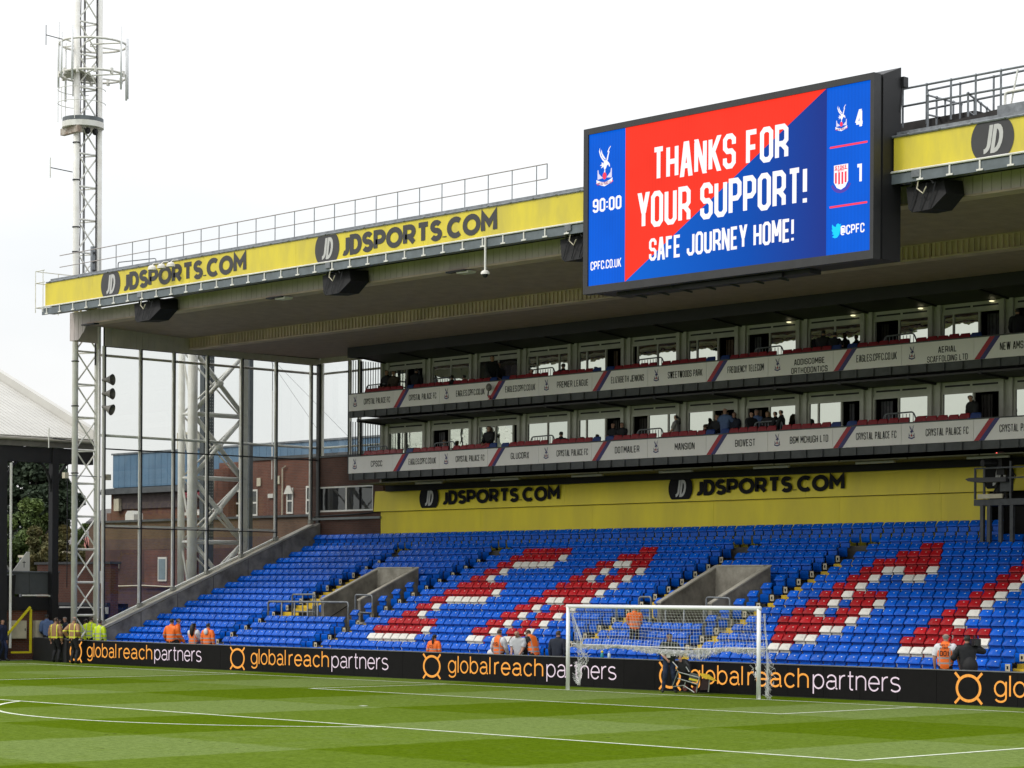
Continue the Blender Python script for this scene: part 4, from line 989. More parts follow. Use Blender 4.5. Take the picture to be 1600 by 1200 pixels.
# loudspeaker clusters wrapped in black covers
def speaker(x, lab, w=1.25):
    t = Thing('loudspeaker', lab, 'loudspeaker', (x, 1.5, 13.9), group='black covered loudspeakers under the roof edge')
    f_ = [(x-.66*w,1.15,13.72), (x-.50*w,1.05,13.10), (x-.36*w,1.02,13.0), (x+.30*w,1.02,13.02), (x+.66*w,1.2,13.42), (x+.48*w,1.3,13.82), (x-.2*w,1.25,13.78)]
    b_ = [(p_[0]*.8+x*.2+.10, p_[1]+.85, p_[2]+.05) for p_ in f_]
    m_ = MB(); n = len(f_); m_.v = f_+b_; m_.f = [tuple(reversed(range(n))), tuple(range(n, 2*n))]+[(i, (i+1) % n, n+(i+1) % n, n+i) for i in range(n)]; m_.m = [0]*len(m_.f)
    t.part('fabric_cover', m_, tarp)
    fm = MB()
    for q in (-.38, -.05, .25): fm.bar((x+q*w, .985, 13.05), (x+q*w+.10, 1.12, 13.75), .03, .03)
    t.part('cover_folds', fm, mat('cover_sheen', (.014, .015, .018), .5, .2))
    t.part('hanging_bracket', MB().box(x-.3, x+.3, 1.2, 1.5, 13.82, 13.90).tube([(x-.45,1.1,13.7), (x-.2,1.05,13.95)], .03, 5).tube([(x+.3,1.1,13.7), (x+.1,1.05,13.95)], .03, 5), dark)
    t.part('cable', MB().tube([(x-.1,1.0,13.9), (x-.15,.98,13.6), (x+.05,.97,13.45), (x+.15,.98,13.62)], .02, 5), sign_c)
    t.part('junction_box', MB().box(x-.28, x-.02, .90, .96, 13.90, 14.08), galv)
speaker(-27.45, 'black covered loudspeaker hanging under the banner near the left end'); speaker(-16.2, 'black covered loudspeaker hanging under the second JDSPORTS.COM lettering', 1.1)
speaker(-4.6, 'black covered loudspeaker half hidden behind the left edge of the screen', 1.1); speaker(8.4, 'black covered loudspeaker hanging right of the big screen', .95)
t = Thing('dome_camera', 'white dome camera on a long pole hanging below the banner', 'camera', (-8.43, 1.0, 14.1))
t.part('pole', MB().tube([(-8.43,.9,14.1), (-8.43,.9,13.0)], .035, 8), wsteel); t.part('shade', MB().ball((-8.43,.9,12.95), .15, .15, .12, 12, 6, zmin=-.2), white, smooth=True); t.part('dome', MB().ball((-8.43,.9,12.93), .10, .10, .11, 10, 6), dark, smooth=True)
for q, x in enumerate((-26.35, -25.75, -25.15)):
    t = Thing('floodlight', ['left', 'middle', 'right'][q]+' of three small white lamps on arms over the first banner lettering', 'lamp', (x, .8, 14.9), group='three small white lamps on the banner')
    t.part('arm', MB().tube([(x,.98,15.06), (x,.7,15.02), (x,.62,14.95)], .02, 5), wsteel); t.part('lamp_head', MB().ball((x,.62,14.82), .19, .15, .14, 10, 6, zmin=-.3), white, smooth=True)

# ================================================================== big screen
SX0, SX1, SZ0, SZ1, SY = -3.38, 7.42, 11.77, 16.68, .2
sc = Thing('video_screen', 'huge red and blue video screen reading THANKS FOR YOUR SUPPORT hung from the roof', 'screen', (2, SY, 11.8))
AX0, AX1, AZ0, AZ1 = -3.19, 7.30, 12.0, 16.50
cs = MB(); cs.box(SX0, SX1, SY, SY+.30, SZ0, AZ0).box(SX0, SX1, SY, SY+.30, AZ1, SZ1).box(SX0, AX0, SY, SY+.30, AZ0, AZ1).box(AX1, SX1, SY, SY+.30, AZ0, AZ1)
sc.part('bezel', cs, bframe)
sc.part('rear_casing', MB().box(SX0+.1, SX1-.02, SY+.301, SY+.36, SZ0+.05, SZ1-.02).box(SX0+.2, SX1+.02, SY+.37, SY+1.15, SZ0+.02, SZ1-.06), black)
sc.part('side_flare', MB().prism([(SX1+.021,SY+.37,SZ1-.06), (SX1+.021,SY+.37,SZ1+.0), (SX1+.021,SY+1.14,SZ1+.30), (SX1+.021,SY+1.14,SZ1-.06)], (-9.8, 0, 0)), black)
sc.part('side_bracket', MB().box(SX1-.1, SX1+.1, SY+1.151, SY+1.35, SZ1-.22, SZ1+.05).bar((SX1, SY+1.2, SZ1-.2), (SX1, SY+1.1, SZ1-.9), .06), dark)
sc.part('lower_truss', MB().box(-2.4, 4.9, SY+.45, SY+.95, SZ0-.10, SZ0+.018).box(.2, 4.0, SY+.35, SY+.44, SZ0-.14, SZ0-.02), black)
for q in range(7): sc.part('truss_bar', MB().bar((-2+q*.9, SY+.4, SZ0-.02), (-1.6+q*.9, SY+.9, SZ0-.16), .05), dark)
sblue = emis('screen_blue', (.000, .105, .66), .80, .03); sred = emis('screen_red', (.98, .040, .020), .76, .02); sdb = sblue
sviolet = emis('screen_dark_blue', (.004, .05, .34), 1., .03); swhite = emis('screen_white', (.95, .93, .95), .85, .02); scy = emis('screen_cyan', (.01, .55, .90), 1.)
spink = emis('screen_red_line', (.90, .05, .09), 1.0); swpink = emis('screen_soft_white', (.62, .60, .75), 1.)
MX0, MX1 = -1.70, 5.80
sc.part('side_picture', MB().box(AX0, MX0, SY+.05, SY+.10, AZ0, AZ1), sblue); sc.part('side_picture', MB().box(MX1, AX1, SY+.05, SY+.10, AZ0, AZ1), sblue)
DX = .6
mm = MB(); mm.poly([(MX0,SY+.05,AZ0), (MX1-.02,SY+.05,AZ1), (MX0,SY+.05,AZ1)]); sc.part('red_picture', mm, sred)
def gradmat():
    m = emis('screen_blue_gradient', (0, .1, .6), .82); t_ = m.node_tree; n = t_.nodes; l = t_.links; b = n['Principled BSDF']
    g_ = n.new('ShaderNodeNewGeometry'); sp = n.new('ShaderNodeSeparateXYZ'); l.new(g_.outputs['Position'], sp.inputs[0])
    r = n.new('ShaderNodeMapRange'); r.inputs['From Min'].default_value = -1.2; r.inputs['From Max'].default_value = 5.8; l.new(sp.outputs[0], r.inputs['Value'])
    c = n.new('ShaderNodeValToRGB'); c.color_ramp.elements[0].color = (.0, .12, .62, 1); c.color_ramp.elements[1].color = (.012, .035, .25, 1); e_ = c.color_ramp.elements.new(.6); e_.color = (0, .07, .42, 1)
    l.new(r.outputs[0], c.inputs[0]); l.new(c.outputs[0], b.inputs['Emission Color']); return m
mm = MB(); mm.poly([(MX0,SY+.05,AZ0), (MX1,SY+.05,AZ0), (MX1,SY+.05,AZ1), (MX1-.02,SY+.05,AZ1)]); sc.part('blue_picture', mm, gradmat())
ys = SY+.045
mb = MB()
text(mb, 'THANKS FOR', 'block', -.60, 4.47, 14.78, 1.00, ys, .165, .09)
text(mb, 'YOUR SUPPORT!', 'block', -1.18, 5.13, 13.46, 1.06, ys, .165, .09)
text(mb, 'SAFE JOURNEY HOME!', 'block', -.72, 4.68, 12.50, .66, ys, .16, .09)
sc.part('message_lettering', mb, swhite)
mb = MB()
text(mb, '90:00', 'block', -3.02, -1.84, 14.16, .40, ys, .17, .09); text(mb, 'CPFC.CO.UK', 'block', -3.10, -1.84, 12.46, .26, ys, .15, .09)
text(mb, '4', 'block', 6.76, 7.06, 15.28, .50, ys, .17, .09); mb.box(6.92, 7.00, ys-.006, ys-.004, 13.86, 14.33).box(6.85, 6.92, ys-.006, ys-.004, 14.24, 14.33); text(mb, '@CPFC', 'block', 6.30, 7.10, 12.50, .25, ys, .15, .09)
sc.part('score_lettering', mb, swhite)
sc.part('divider_line', MB().box(5.92, 7.18, ys-.006, ys, 14.86, 14.91), spink); sc.part('divider_line', MB().box(5.92, 7.18, ys-.006, ys, 13.26, 13.31), spink)
for cx, cz, s_ in ((-2.55, 15.36, .70), (6.30, 15.56, .42)):
    m1, m2, m3 = MB(), MB(), MB(); crest(m1, m2, m3, cx, cz, s_, ys, .004)
    c_o = sc.part('club_crest', m1, swhite); sc.part('crest_ball', m2, spink, parent=c_o); sc.part('crest_towers', m3, swpink, parent=c_o)
    m4 = MB(); text(m4, 'CRYSTAL PALACE F.C.', 'block', cx-.40*s_, cx+.44*s_, cz-.60*s_, .13*s_, ys, .2, .09, lift=.016); sc.part('crest_lettering', m4, emis('screen_navy', (.25, .02, .12), 1.), parent=c_o)
# visiting side's shield
cx, cz = 6.30, 14.05
def shield(s_, y): return [(cx-.24*s_,y,cz+.34*s_), (cx+.24*s_,y,cz+.34*s_), (cx+.24*s_,y,cz-.12*s_), (cx+.14*s_,y,cz-.27*s_), (cx,y,cz-.33*s_), (cx-.14*s_,y,cz-.27*s_), (cx-.24*s_,y,cz-.12*s_)]
s_o = sc.part('visitor_crest', MB(), swhite)
m_ = MB(); m_.poly(shield(1, ys-.004)); sc.part('shield', m_, swhite, parent=s_o)
m_ = MB()
for q in (-.17, -.06, .05, .16): m_.box(cx+q-.03, cx+q+.03, ys-.009, ys-.006, cz-.20+abs(q)*.3, cz+.14)
m_.box(cx-.22, cx+.22, ys-.009, ys-.006, cz+.20, cz+.215)
sc.part('shield_stripes', m_, spink, parent=s_o)
m_ = MB(); text(m_, 'STOKE', 'block', cx-.20, cx+.20, cz+.215, .10, ys, .2, .09, lift=.01); text(m_, 'CITY', 'block', cx-.10, cx+.10, cz+.15, .045, ys, .2, .09, lift=.01); sc.part('shield_lettering', m_, spink, parent=s_o)
m_ = MB(); ribbon(m_, arc(cx, cz-.08, .32, .30, 200, 340, 12), .08, lambda a, b, z: (a, ys-.004-z, b)); sc.part('ribbon', m_, emis('screen_navy2', (.08, .05, .35), 1.), parent=s_o)
# bird pictogram
bp_ = [(6.02,12.56), (6.10,12.53), (6.03,12.48), (6.12,12.44), (6.20,12.45), (6.27,12.52), (6.30,12.62), (6.31,12.70), (6.35,12.76), (6.30,12.75), (6.34,12.81), (6.29,12.79), (6.23,12.83), (6.17,12.80), (6.16,12.74), (6.09,12.76), (6.03,12.82), (6.02,12.74), (6.05,12.68), (6.01,12.69), (6.03,12.62), (6.07,12.59)]
m_ = MB(); m_.poly([(a-.02, ys-.004, b) for a, b in bp_]); sc.part('bird_pictogram', m_, scy)

# ================================================================== corner antenna mast
t = Thing('antenna_mast', 'tall white lattice mast with ring of aerials rising through the roof corner', 'mast', (-34.6, 3.1, 0))
tw = t
L1, L2, L3 = Vector((-34.6,2.62,0)), Vector((-34.6,3.68,0)), Vector((-35.5,3.25,0))
TOP = 28.5
for p_, r in ((L1,.125), (L2,.135), (L3,.07)): t.part('leg', MB().tube([p_, p_+Vector((0,0,TOP))], r, 12), wsteel, smooth=True)
bayz = 1.33; z = .55; i = 0
while z < TOP-1:
    for a, b in ((L1,L2), (L2,L3), (L3,L1)):
        main = a is L1
        t.part('strut', MB().tube([a+Vector((0,0,z)), b+Vector((0,0,z))], .045 if main else .028, 6), wsteel)
        if main:
            t.part('brace', MB().tube([a+Vector((0,0,z)), b+Vector((0,0,z+bayz))], .033, 6), wsteel); t.part('brace', MB().tube([b+Vector((.04,0,z)), a+Vector((.04,0,z+bayz))], .033, 6), wsteel)
    z += bayz
cab = MB()
for q in range(3): cab.tube([(-34.72+.02*(q % 2), 2.78+q*.045, 14.5)]+[(-34.72+.02*sin(k_*2+q), 2.80+q*.045+.03*sin(k_*1.3+q), 14.5+k_) for k_ in range(1, 14)], .018, 4)
t.part('cables', cab, mat('cable_dark', (.05, .04, .05), .6, .2), kind='stuff')
t.part('cable_tray', MB().box(-34.75, -34.70, 3.02, 3.10, 14.2, 28.4), mat('tray_grey', (.20, .20, .20), .5, .1)); t.part('cable_tray', MB().box(-34.56, -34.50, 3.50, 3.53, 12, 28.4), dark)
MCX, MCY = -34.95, 3.15
def ring(z, R, r, a0=0, a1=360, n=32, nm='ring', m=wsteel): t.part(nm, MB().tube([(MCX+R*cos(radians(a0+(a1-a0)*k_/n)), MCY+R*sin(radians(a0+(a1-a0)*k_/n)), z) for k_ in range(n+1)], r, 6, caps=False), m, smooth=True)
MCX0, MCY0 = MCX, MCY; MCX, MCY = -34.68, 3.44
for z in (24.98, 23.72): ring(z, 1.34, .05, nm='aerial_ring')
for z in (24.98, 23.72):
    for a in (30, 150, 270, 90, 210, 330): t.part('ring_arm', MB().tube([(MCX0+.3*cos(radians(a)), MCY0+.3*sin(radians(a)), z), (MCX+1.33*cos(radians(a)), MCY+1.33*sin(radians(a)), z)], .035, 5), wsteel)
for a in range(0, 360, 30): t.part('ring_clamp', MB().box(MCX+1.34*cos(radians(a))-.05, MCX+1.34*cos(radians(a))+.05, MCY+1.34*sin(radians(a))-.05, MCY+1.34*sin(radians(a))+.05, 23.6, 23.84), wsteel)
t.part('ring_deck', MB().prism([(MCX+1.2*cos(radians(a)), MCY+1.2*sin(radians(a)), 23.74) for a in range(130, 300, 14)], (0, 0, .05)), mat('deck_cream', (.50, .50, .42), .6, .1))
for a, z0, z1_ in ((182, 23.1, 25.75), (200, 22.8, 25.2), (235, 23.2, 25.85), (262, 23.5, 25.3), (40, 22.7, 25.2), (58, 22.85, 25.3), (20, 23.05, 25.6), (290, 23.3, 25.5)):
    x = MCX+1.38*cos(radians(a)); y = MCY+1.38*sin(radians(a))
    t.part('aerial', MB().tube([(x,y,z0), (x,y,z1_)], .043, 8), postw, smooth=True)
MCX, MCY = MCX0, MCY0
# lower platform
m_ = MB(); n = 20
R_ = .84
t.part('platform', MB().prism([(MCX+.15+R_*cos(2*pi*q/n), MCY-.1+R_*sin(2*pi*q/n), 21.55) for q in range(n)], (0, 0, .22)), wsteel)
t.part('platform_toe', MB().prism([(MCX+.15+(R_-.02)*cos(2*pi*q/n), MCY-.1+(R_-.02)*sin(2*pi*q/n), 21.78) for q in range(n)], (0, 0, .16)), mat('toe_grey', (.16, .18, .19), .6, .2))
t.part('platform_beam', MB().box(MCX-.5, MCX+.75, MCY-.75, MCY-.55, 21.27, 21.54), mat('rusty_white', (.50, .46, .40), .6, .3, 4, dirt=(.20, .12, .07)))
for q, y in enumerate((2.95, 3.3)): t.part('platform_lamp', MB().ball((MCX+.65, y, 21.38), .12, .12, .14, 8, 6), black)
for z in (22.55, 23.15-.8+.75):
    t.part('guard_ring', MB().tube([(MCX+.05+.95*cos(radians(a)), MCY-.1+.95*sin(radians(a)), z) for a in range(130, 420, 12)], .016, 5, caps=False), wsteel)
for a in (150, 190, 230, 270, 310): t.part('guard_post', MB().tube([(MCX+.05+.95*cos(radians(a)), MCY-.1+.95*sin(radians(a)), z_) for z_ in (21.8, 23.1)], .014, 5), wsteel)
# dipole aerials on side arms
for z, y, ext in ((25.01, 2.0, .73), (19.75, 2.45, 1.0), (8.95, 2.45, 1.0)):
    y0 = y if z > 25 else 2.5
    t.part('dipole_arm', MB().tube([(-34.7,y0 if z < 25 else 2.0,z-.04), (-34.75,y0-ext,z+.02)], .02, 5), dark); t.part('dipole', MB().tube([(-34.75,y0-ext,z-.38), (-34.75,y0-ext,z+.42)], .016 if z > 25 else .024, 5), wsteel if z < 25 else dark)
for z in (17.5, 19.4, 20.9, 12.1, 10.3, 7.6, 16.5): t.part('leg_clamp', MB().tube([(-34.6,2.62,z-.02), (-34.6,2.62,z+.02)], .16, 10), dark)
# horn loudspeakers
t = Thing('horn_speaker_pole', 'white pole beside the mast carrying three grey horn speakers', 'loudspeakers', (-34.0, 3.5, 0))
t.part('pole', MB().tube([(-34.1,3.42,.0), (-34.1,3.42,12.6)], .05, 8), wsteel, smooth=True)
for z, dz in ((11.37, .0), (10.82, -.02), (10.30, -.16)):
    b = Vector((-34.02, 3.52, z)); d = Vector((.72, .36, dz*1.6)).normalized(); hn = MB()
    hn.tube([b, b+d*.10, b+d*.24, b+d*.38, b+d*.48], .1, 14, radii=[.045, .06, .11, .18, .235], caps=False)
    h_ = t.part('horn', hn, mat('horn_grey', (.20, .19, .17), .5, .15), smooth=True)
    t.part('horn_core', MB().tube([b+d*.08, b+d*.34], .05, 8, radii=[.05, .02]), dark, parent=h_)
for yq in (1.9, 3.9):
    t.part('junction_box', MB().box(-34.25, -34.05, yq-.09, yq+.09, 7.35, 7.58), sign_c)
t.part('cross_pipe', MB().tube([(-34.15,1.9,7.47), (-34.15,3.9,7.47)], .018, 5), galv)

# ================================================================== glazed end screen
XG = -33.97
t = Thing('glazed_end_screen', 'tall glazed screen of white mullions and clear panes at the left end of the stand', 'glass wall', (XG, 9, 5))
MY = [3.62, 5.38, 7.02, 8.72, 10.50, 12.33, 14.24]
def wz(y): return 1.42+(y-3.40)*(5.80-1.42)/(14.15-3.40)
for y in MY:
    big = y == 10.50
    t.part('mullion', MB().box(XG-.10, XG-.02, y-.075, y+.0, wz(y), 12.74), wsteel)
    t.part('mullion_gasket', MB().box(XG-.06, XG+.02, y+.002, y+.045, wz(y), 12.74), dark)
    t.part('base_bracket', MB().box(XG-.12, XG+.06, y-.10, y+.08, wz(y), wz(y)+.16), mat('bracket_grey', (.30, .30, .27), .6, .1))
t.part('corner_post', MB().box(XG-.08, XG+.10, 14.55, 14.72, 5.7, 12.78), mat('post_dark', (.05, .05, .05), .5, .1))
for a, b in zip(MY+[14.60], (MY+[14.60])[1:]):
    rows = [(max(wz(b)+.05, 5.5), 8.58), (8.62, 12.70)]
    if wz(b) < 5.3:
        rows = [(None, 5.42), (5.5, 8.58), (8.62, 12.70)]
    for lo, hi in rows:
        if lo is None: p = [(XG-.02,a+.045,wz(a)+.06), (XG-.02,b-.075,wz(b)+.05), (XG-.02,b-.075,hi), (XG-.02,a+.045,hi)]
        else: p = [(XG-.02,a+.045,lo), (XG-.02,b-.075,lo), (XG-.02,b-.075,hi), (XG-.02,a+.045,hi)]
        t.part('pane', MB().prism(p, (.012, 0, 0)), pane)
t.part('transom', MB().box(XG-.05, XG+.015, 3.62, 14.6, 8.575, 8.625), dark)
t.part('transom', MB().box(XG-.05, XG+.015, 3.62, 12.4, 5.40, 5.44), dark)
t.part('transom', MB().box(XG-.14, XG-.07, 3.6, 12.4, 5.46, 5.54), wsteel)
t.part('wind_rail', MB().tube([(XG-.16,3.55,9.15), (XG-.16,14.6,9.15)], .055, 8), wsteel, smooth=True)
t.part('wind_rail', MB().tube([(XG-.16,3.55,12.38), (XG-.16,14.6,12.38)], .055, 8), cream, smooth=True)
t = Thing('glazed_rear_screen', 'narrow glazed screen above the dark brick wall at the rear left corner', 'glass wall', (-31.8, YB, 8.8))
MX = [-33.85, -31.95, -31.30, -29.42]
for x in MX: t.part('mullion', MB().box(x, x+.09, YB+.03, YB+.12, 8.78, 12.80), wsteel); t.part('mullion_gasket', MB().box(x-.045, x-.002, YB, YB+.06, 8.78, 12.80), dark)
for a, b in zip(MX, MX[1:]): t.part('pane', MB().box(a+.09, b-.045, YB+.02, YB+.03, 8.80, 12.78), pane)
t.part('wind_rail', MB().tube([(-33.9,YB+.2,12.38), (-29.4,YB+.2,12.38)], .05, 8), cream); t.part('wind_rail', MB().tube([(-33.9,YB+.2,9.15), (-29.4,YB+.2,9.15)], .05, 8), wsteel)

# lattice support column outside the glass
t = Thing('lattice_column', 'massive white lattice roof column standing outside the glazed screen', 'column', (-35.8, 10.2, 0))
ca = wsteel
C1, C2, C3, C4 = Vector((-35.5,9.02,0)), Vector((-35.5,11.72,0)), Vector((-36.3,9.02,0)), Vector((-36.3,12.2,0))
t.part('chord', MB().tube([C1, C1+Vector((0,0,14))], .215, 14), ca, smooth=True); t.part('chord', MB().tube([C3, C3+Vector((0,0,14))], .15, 12), ca, smooth=True)
t.part('chord', MB().box(C2.x-.12, C2.x+.12, C2.y-.13, C2.y+.13, 0, 14), ca)
t.part('chord', MB().box(C4.x-.09, C4.x+.09, C4.y-.09, C4.y+.09, 0, 14), ca)
nz_ = [-.2+2.72*k_ for k_ in range(6)]
for z in nz_:
    z += 2.65-.2
    if z+2.72 > 14.4: continue
    if z > 11.5: pass
    for a, b, dx in ((C1, C2, 0), (C3, C4, 0)):
        rr = .095 if a is C1 else .038
        t.part('strut', MB().tube([a+Vector((0,0,z)), b+Vector((0,0,z))], rr, 8), ca, smooth=True)
        t.part('brace', MB().tube([a+Vector((0,0,z)), b+Vector((0,0,z+2.72))], rr*1.05, 8), ca, smooth=True)
        t.part('brace', MB().tube([b+Vector((.03,0,z)), a+Vector((.03,0,z+2.72))], rr*1.05, 8), ca, smooth=True)
        if a is C1: t.part('node', MB().ball((a+b)/2+Vector((.05,0,z+1.36)), .19, .19, .19, 8, 6), ca)
    t.part('strut', MB().tube([C1+Vector((0,0,z)), C3+Vector((0,0,z))], .06, 6), ca)
    t.part('brace', MB().tube([C1+Vector((0,0,z)), C3+Vector((0,0,z+2.72))], .045, 6), ca)
t2 = Thing('perforated_duct', 'dark perforated steel upright beside the white lattice column', 'duct', (-37.5, 10.4, 0))
m_ = MB(); m_.box(-37.6, -37.3, 10.9, 11.45, 0, 13.2); t2.part('duct', m_, mat('duct_grey', (.075, .09, .10), .5, .1))
hm = MB()
for k_ in range(60):
    for j in range(4): hm.box(-37.29, -37.285, 10.98+j*.12, 11.02+j*.12, 5+k_*.135, 5.05+k_*.135)
t2.part('holes', hm, mat('pale_hole', (.35, .38, .38), .6, 0), kind='stuff')
t2 = Thing('perforated_duct', 'slim dark box section standing right of the lattice column', 'duct', (-37.5, 13.3, 0)); t2.part('box_section', MB().box(-37.6, -37.4, 13.45, 13.65, 0, 13.4), MATS['duct_grey'])
t2 = Thing('cable', 'two thin stay cables hanging behind the glass', 'cable', (-38, 15, 8)); t2.part('stay', MB().tube([(-38,15.0,13.3), (-36,17.3,8.9)], .006, 4), dark); t2.part('stay', MB().tube([(-38,15.2,13.3), (-36,19.3,8.9)], .006, 4), dark)
t2 = Thing('radio_aerial', 'thin radio aerial standing on the brick block behind the glass', 'aerial', (-44.0, 20, 8.0)); t2.part('pole', MB().tube([(-44.3,20.0,8.3), (-44.3,20.0,12.6)], .03, 6), wsteel); t2.part('mast_top', MB().tube([(-44.3,20.0,12.6), (-44.3,20.0,14.0)], .018, 5), dark); t2.part('bracket', MB().box(-44.5, -44.1, 19.9, 19.98, 7.4, 7.6), white)

# ================================================================== buildings beyond the glass
t = Thing('brick_building', 'long brick building with a blue clad upper storey seen through the glass', 'building', (-55, 26, 0))
t.part('brick_wall', MB().box(-67.2, -30, 26, 34, -.03, 8.5), MATS['red_brick'])
cl = MB().box(-.29, .29, 0, .08, 8.74, 10.60).mesh('cladding_panel', bluecl)
x = -66.9
while x < -42: t.inst('cladding_panel', cl, (x+.3, 25.9, 0)); x += .60
t.part('cladding_core', MB().box(-66.9, -30, 25.99, 34, 8.52, 10.58), mat('blue_seam', (.05, .10, .16), .6, .1))
t.part('roof_trim', MB().box(-67, -30, 25.84, 26.2, 10.605, 10.70), galv)
t.part('mansard', MB().hexa([(-67.6,25.5,8.35),(-52,25.5,8.35),(-67.6,26,8.35),(-52,26,8.35),(-67.6,25.55,8.65),(-52,25.55,8.65),(-67.6,26,8.72),(-52,26,8.72)]), slabm)
t.part('tile_band', MB().box(-66.8, -50, 25.90, 25.99, 7.5, 8.34), mat('brown_tiles', (.10, .075, .075), .8, .2, 3))
t.part('red_canopy', MB().hexa([(-59.5,25.2,7.95),(-50,25.2,7.95),(-59.5,25.89,7.95),(-50,25.89,7.95),(-59.5,25.2,8.15),(-50,25.2,8.15),(-59.5,25.89,8.35),(-50,25.89,8.35)]), mat('canopy_red', (.22, .02, .035), .6, .1))
t.part('light_box', MB().box(-66.5, -66.0, 25.7, 25.89, 7.4, 8.1), sign_c)
t.part('white_canopy', MB().hexa([(-58.5,24.6,6.95),(-53,24.6,6.95),(-58.5,25.89,7.05),(-53,25.89,7.05),(-58.5,24.6,7.05),(-53,24.6,7.05),(-58.5,25.89,7.35),(-53,25.89,7.35)]), white)
t = Thing('vent_cowl', 'white boxed vent cowl on a post in front of the far brick wall', 'vent', (-63, 24.5, 0)); t.part('post', MB().box(-62.9, -62.75, 24.4, 24.5, 4, 6.2), dark); t.part('cowl', MB().prism([(-63.25,24.3,6.2), (-62.4,24.3,6.2), (-62.4,24.3,7.1), (-62.6,24.3,7.3), (-63.05,24.3,7.3), (-63.25,24.3,7.1)], (0,.6,0)), white)
t = Thing('air_conditioner', 'grey air conditioning unit standing on the blue clad roof', 'air conditioner', (-61.4, 27, 10.7)); t.part('casing', MB().box(-61.9, -60.4, 26.8, 27.5, 10.7, 11.7), sign_c); t.part('fan_grille', MB().tube([(-61.0,26.76,11.2), (-61.0,26.80,11.2)], .38, 16), galv); t.part('fan_hub', MB().tube([(-61.0,26.74,11.2), (-61.0,26.765,11.2)], .25, 12), dark)
t = Thing('brick_block', 'orange-brown brick block with white windows behind the glass on the right', 'building', (-42, 20, 0))
t.part('brick_wall', MB().box(-48.6, -34.5, 20, 24, -.03, 9.25), MATS['red_brick'])
t.part('coping', MB().box(-46.2, -34.4, 19.93, 24.1, 9.25, 9.40), slabm)
for (x0, x1, z0, z1_) in ((-47.3,-45.4,6.55,7.85), (-43.1,-42.6,6.6,7.85), (-41.6,-41.0,6.55,7.9)):
    f_ = t.part('window', MB().box(x0, x1, 19.95, 19.99, z0, z0+.09).box(x0, x1, 19.95, 19.99, z1_-.09, z1_).box(x0, x0+.08, 19.95, 19.99, z0+.09, z1_-.09).box(x1-.08, x1, 19.95, 19.99, z0+.09, z1_-.09).box(x0+.08, x1-.08, 19.95, 19.99, (z0+z1_)/2-.04, (z0+z1_)/2+.04), white)
    t.part('pane', MB().box(x0+.08, x1-.08, 19.985, 19.995, z0+.09, z1_-.09), MATS['reflective_window_glass'] if False else darkglass, parent=f_)
t.part('open_casement', MB().prism([(-43.2,19.9,7.55), (-42.5,19.9,7.55), (-42.75,19.9,7.95), (-42.95,19.9,7.95)], (0,-.05,0)), white)
for (x, z) in ((-45.3, 8.2), (-43.8, 8.25), (-42.95, 5.85)): t.part('wall_vent', MB().box(x-.15, x+.15, 19.94, 19.99, z-.2, z+.2), sign_c)
t.part('downpipe', MB().tube([(-43.1,19.9,8.9), (-43.35,19.9,8.8), (-43.35,19.9,5.0), (-43.2,19.9,4.6), (-43.0,19.9,5.2)], .035, 6), sign_c)
t.part('rounded_turret', MB().tube([(-48.0,20.3,-.03), (-48.0,20.3,8.9)], .95, 20), MATS['red_brick'])
t.part('coiled_hose', MB().tube([(-48.3+.35*cos(a), 19.2, 8.2+.75*sin(a)) for a in [q*.4 for q in range(30)]], .03, 5), sign_c)
t = Thing('brick_wing', 'low tan and dark brick wing crossing behind the glass at mid height', 'building', (-42, 17.5, 0))
t.part('upper_wall', MB().box(-57.5, -35.2, 18.2, 19.5, 4.95, 6.35), MATS['tan_brick'])
t.part('coping', MB().box(-57.6, -35.2, 18.1, 19.6, 6.35, 6.46), slabm)
t.part('lower_wall', MB().box(-57.5, -35.2, 18.0, 19.5, -.03, 4.95), MATS['dark_brick'])
t.part('mid_wall', MB().box(-52, -47.6, 17.9, 17.999, 3.0, 4.9), MATS['red_brick'])
f_ = t.part('window', MB().box(-50.75, -50.0, 17.84, 17.89, 3.35, 4.55), white); t.part('pane', MB().box(-50.66, -50.09, 17.82, 17.838, 3.44, 4.46), mat('frosted_blue_pane', (.20, .27, .30), .3, .1), parent=f_)
t.part('conduit', MB().tube([(-56,17.85,3.15), (-54,17.85,3.10), (-52,17.85,3.14), (-50,17.85,3.08), (-48.6,17.85,3.12), (-48.3,17.85,3.4), (-48.3,17.85,4.4)], .035, 5), sign_c)
t.part('wall_box', MB().box(-52.9, -51.9, 17.8, 17.99, .9, 1.75), dark); t.part('notice', MB().box(-51.8, -51.1, 17.7, 17.98, 1.05, 1.72), white); t.part('vent_grille', MB().box(-54.6, -54.35, 17.86, 17.99, 4.0, 4.35), sign_c)
t.part('blue_base_band', MB().box(-57, -50.5, 17.8, 17.99, -.03, .85), mat('navy_paint', (.01, .02, .05), .5, .1))
t = Thing('distant_roof', 'white curved stand roof glimpsed through the rear corner glass', 'roof', (-34, 40, 8))
t.part('curved_sheet', MB().prism([(-52,46,7.5), (-20,46,7.5), (-20,46,15.5), (-26,46,14.6), (-33,46,12.8), (-40,46,10.8), (-46,46,9.4), (-52,46,8.6)], (0,12,0)), roofw)
for z0_ in (.0, .9): t.part('edge_beam', MB().tube([(-52,45.8,8.6-z0_), (-46,45.8,9.4-z0_), (-40,45.8,10.8-z0_), (-33,45.8,12.8-z0_), (-26,45.8,14.6-z0_), (-20,45.8,15.5-z0_)], .14, 6), galv)
t.part('roof_mast', MB().box(-41.9, -41.4, 40, 40.4, 9, 22), wsteel)

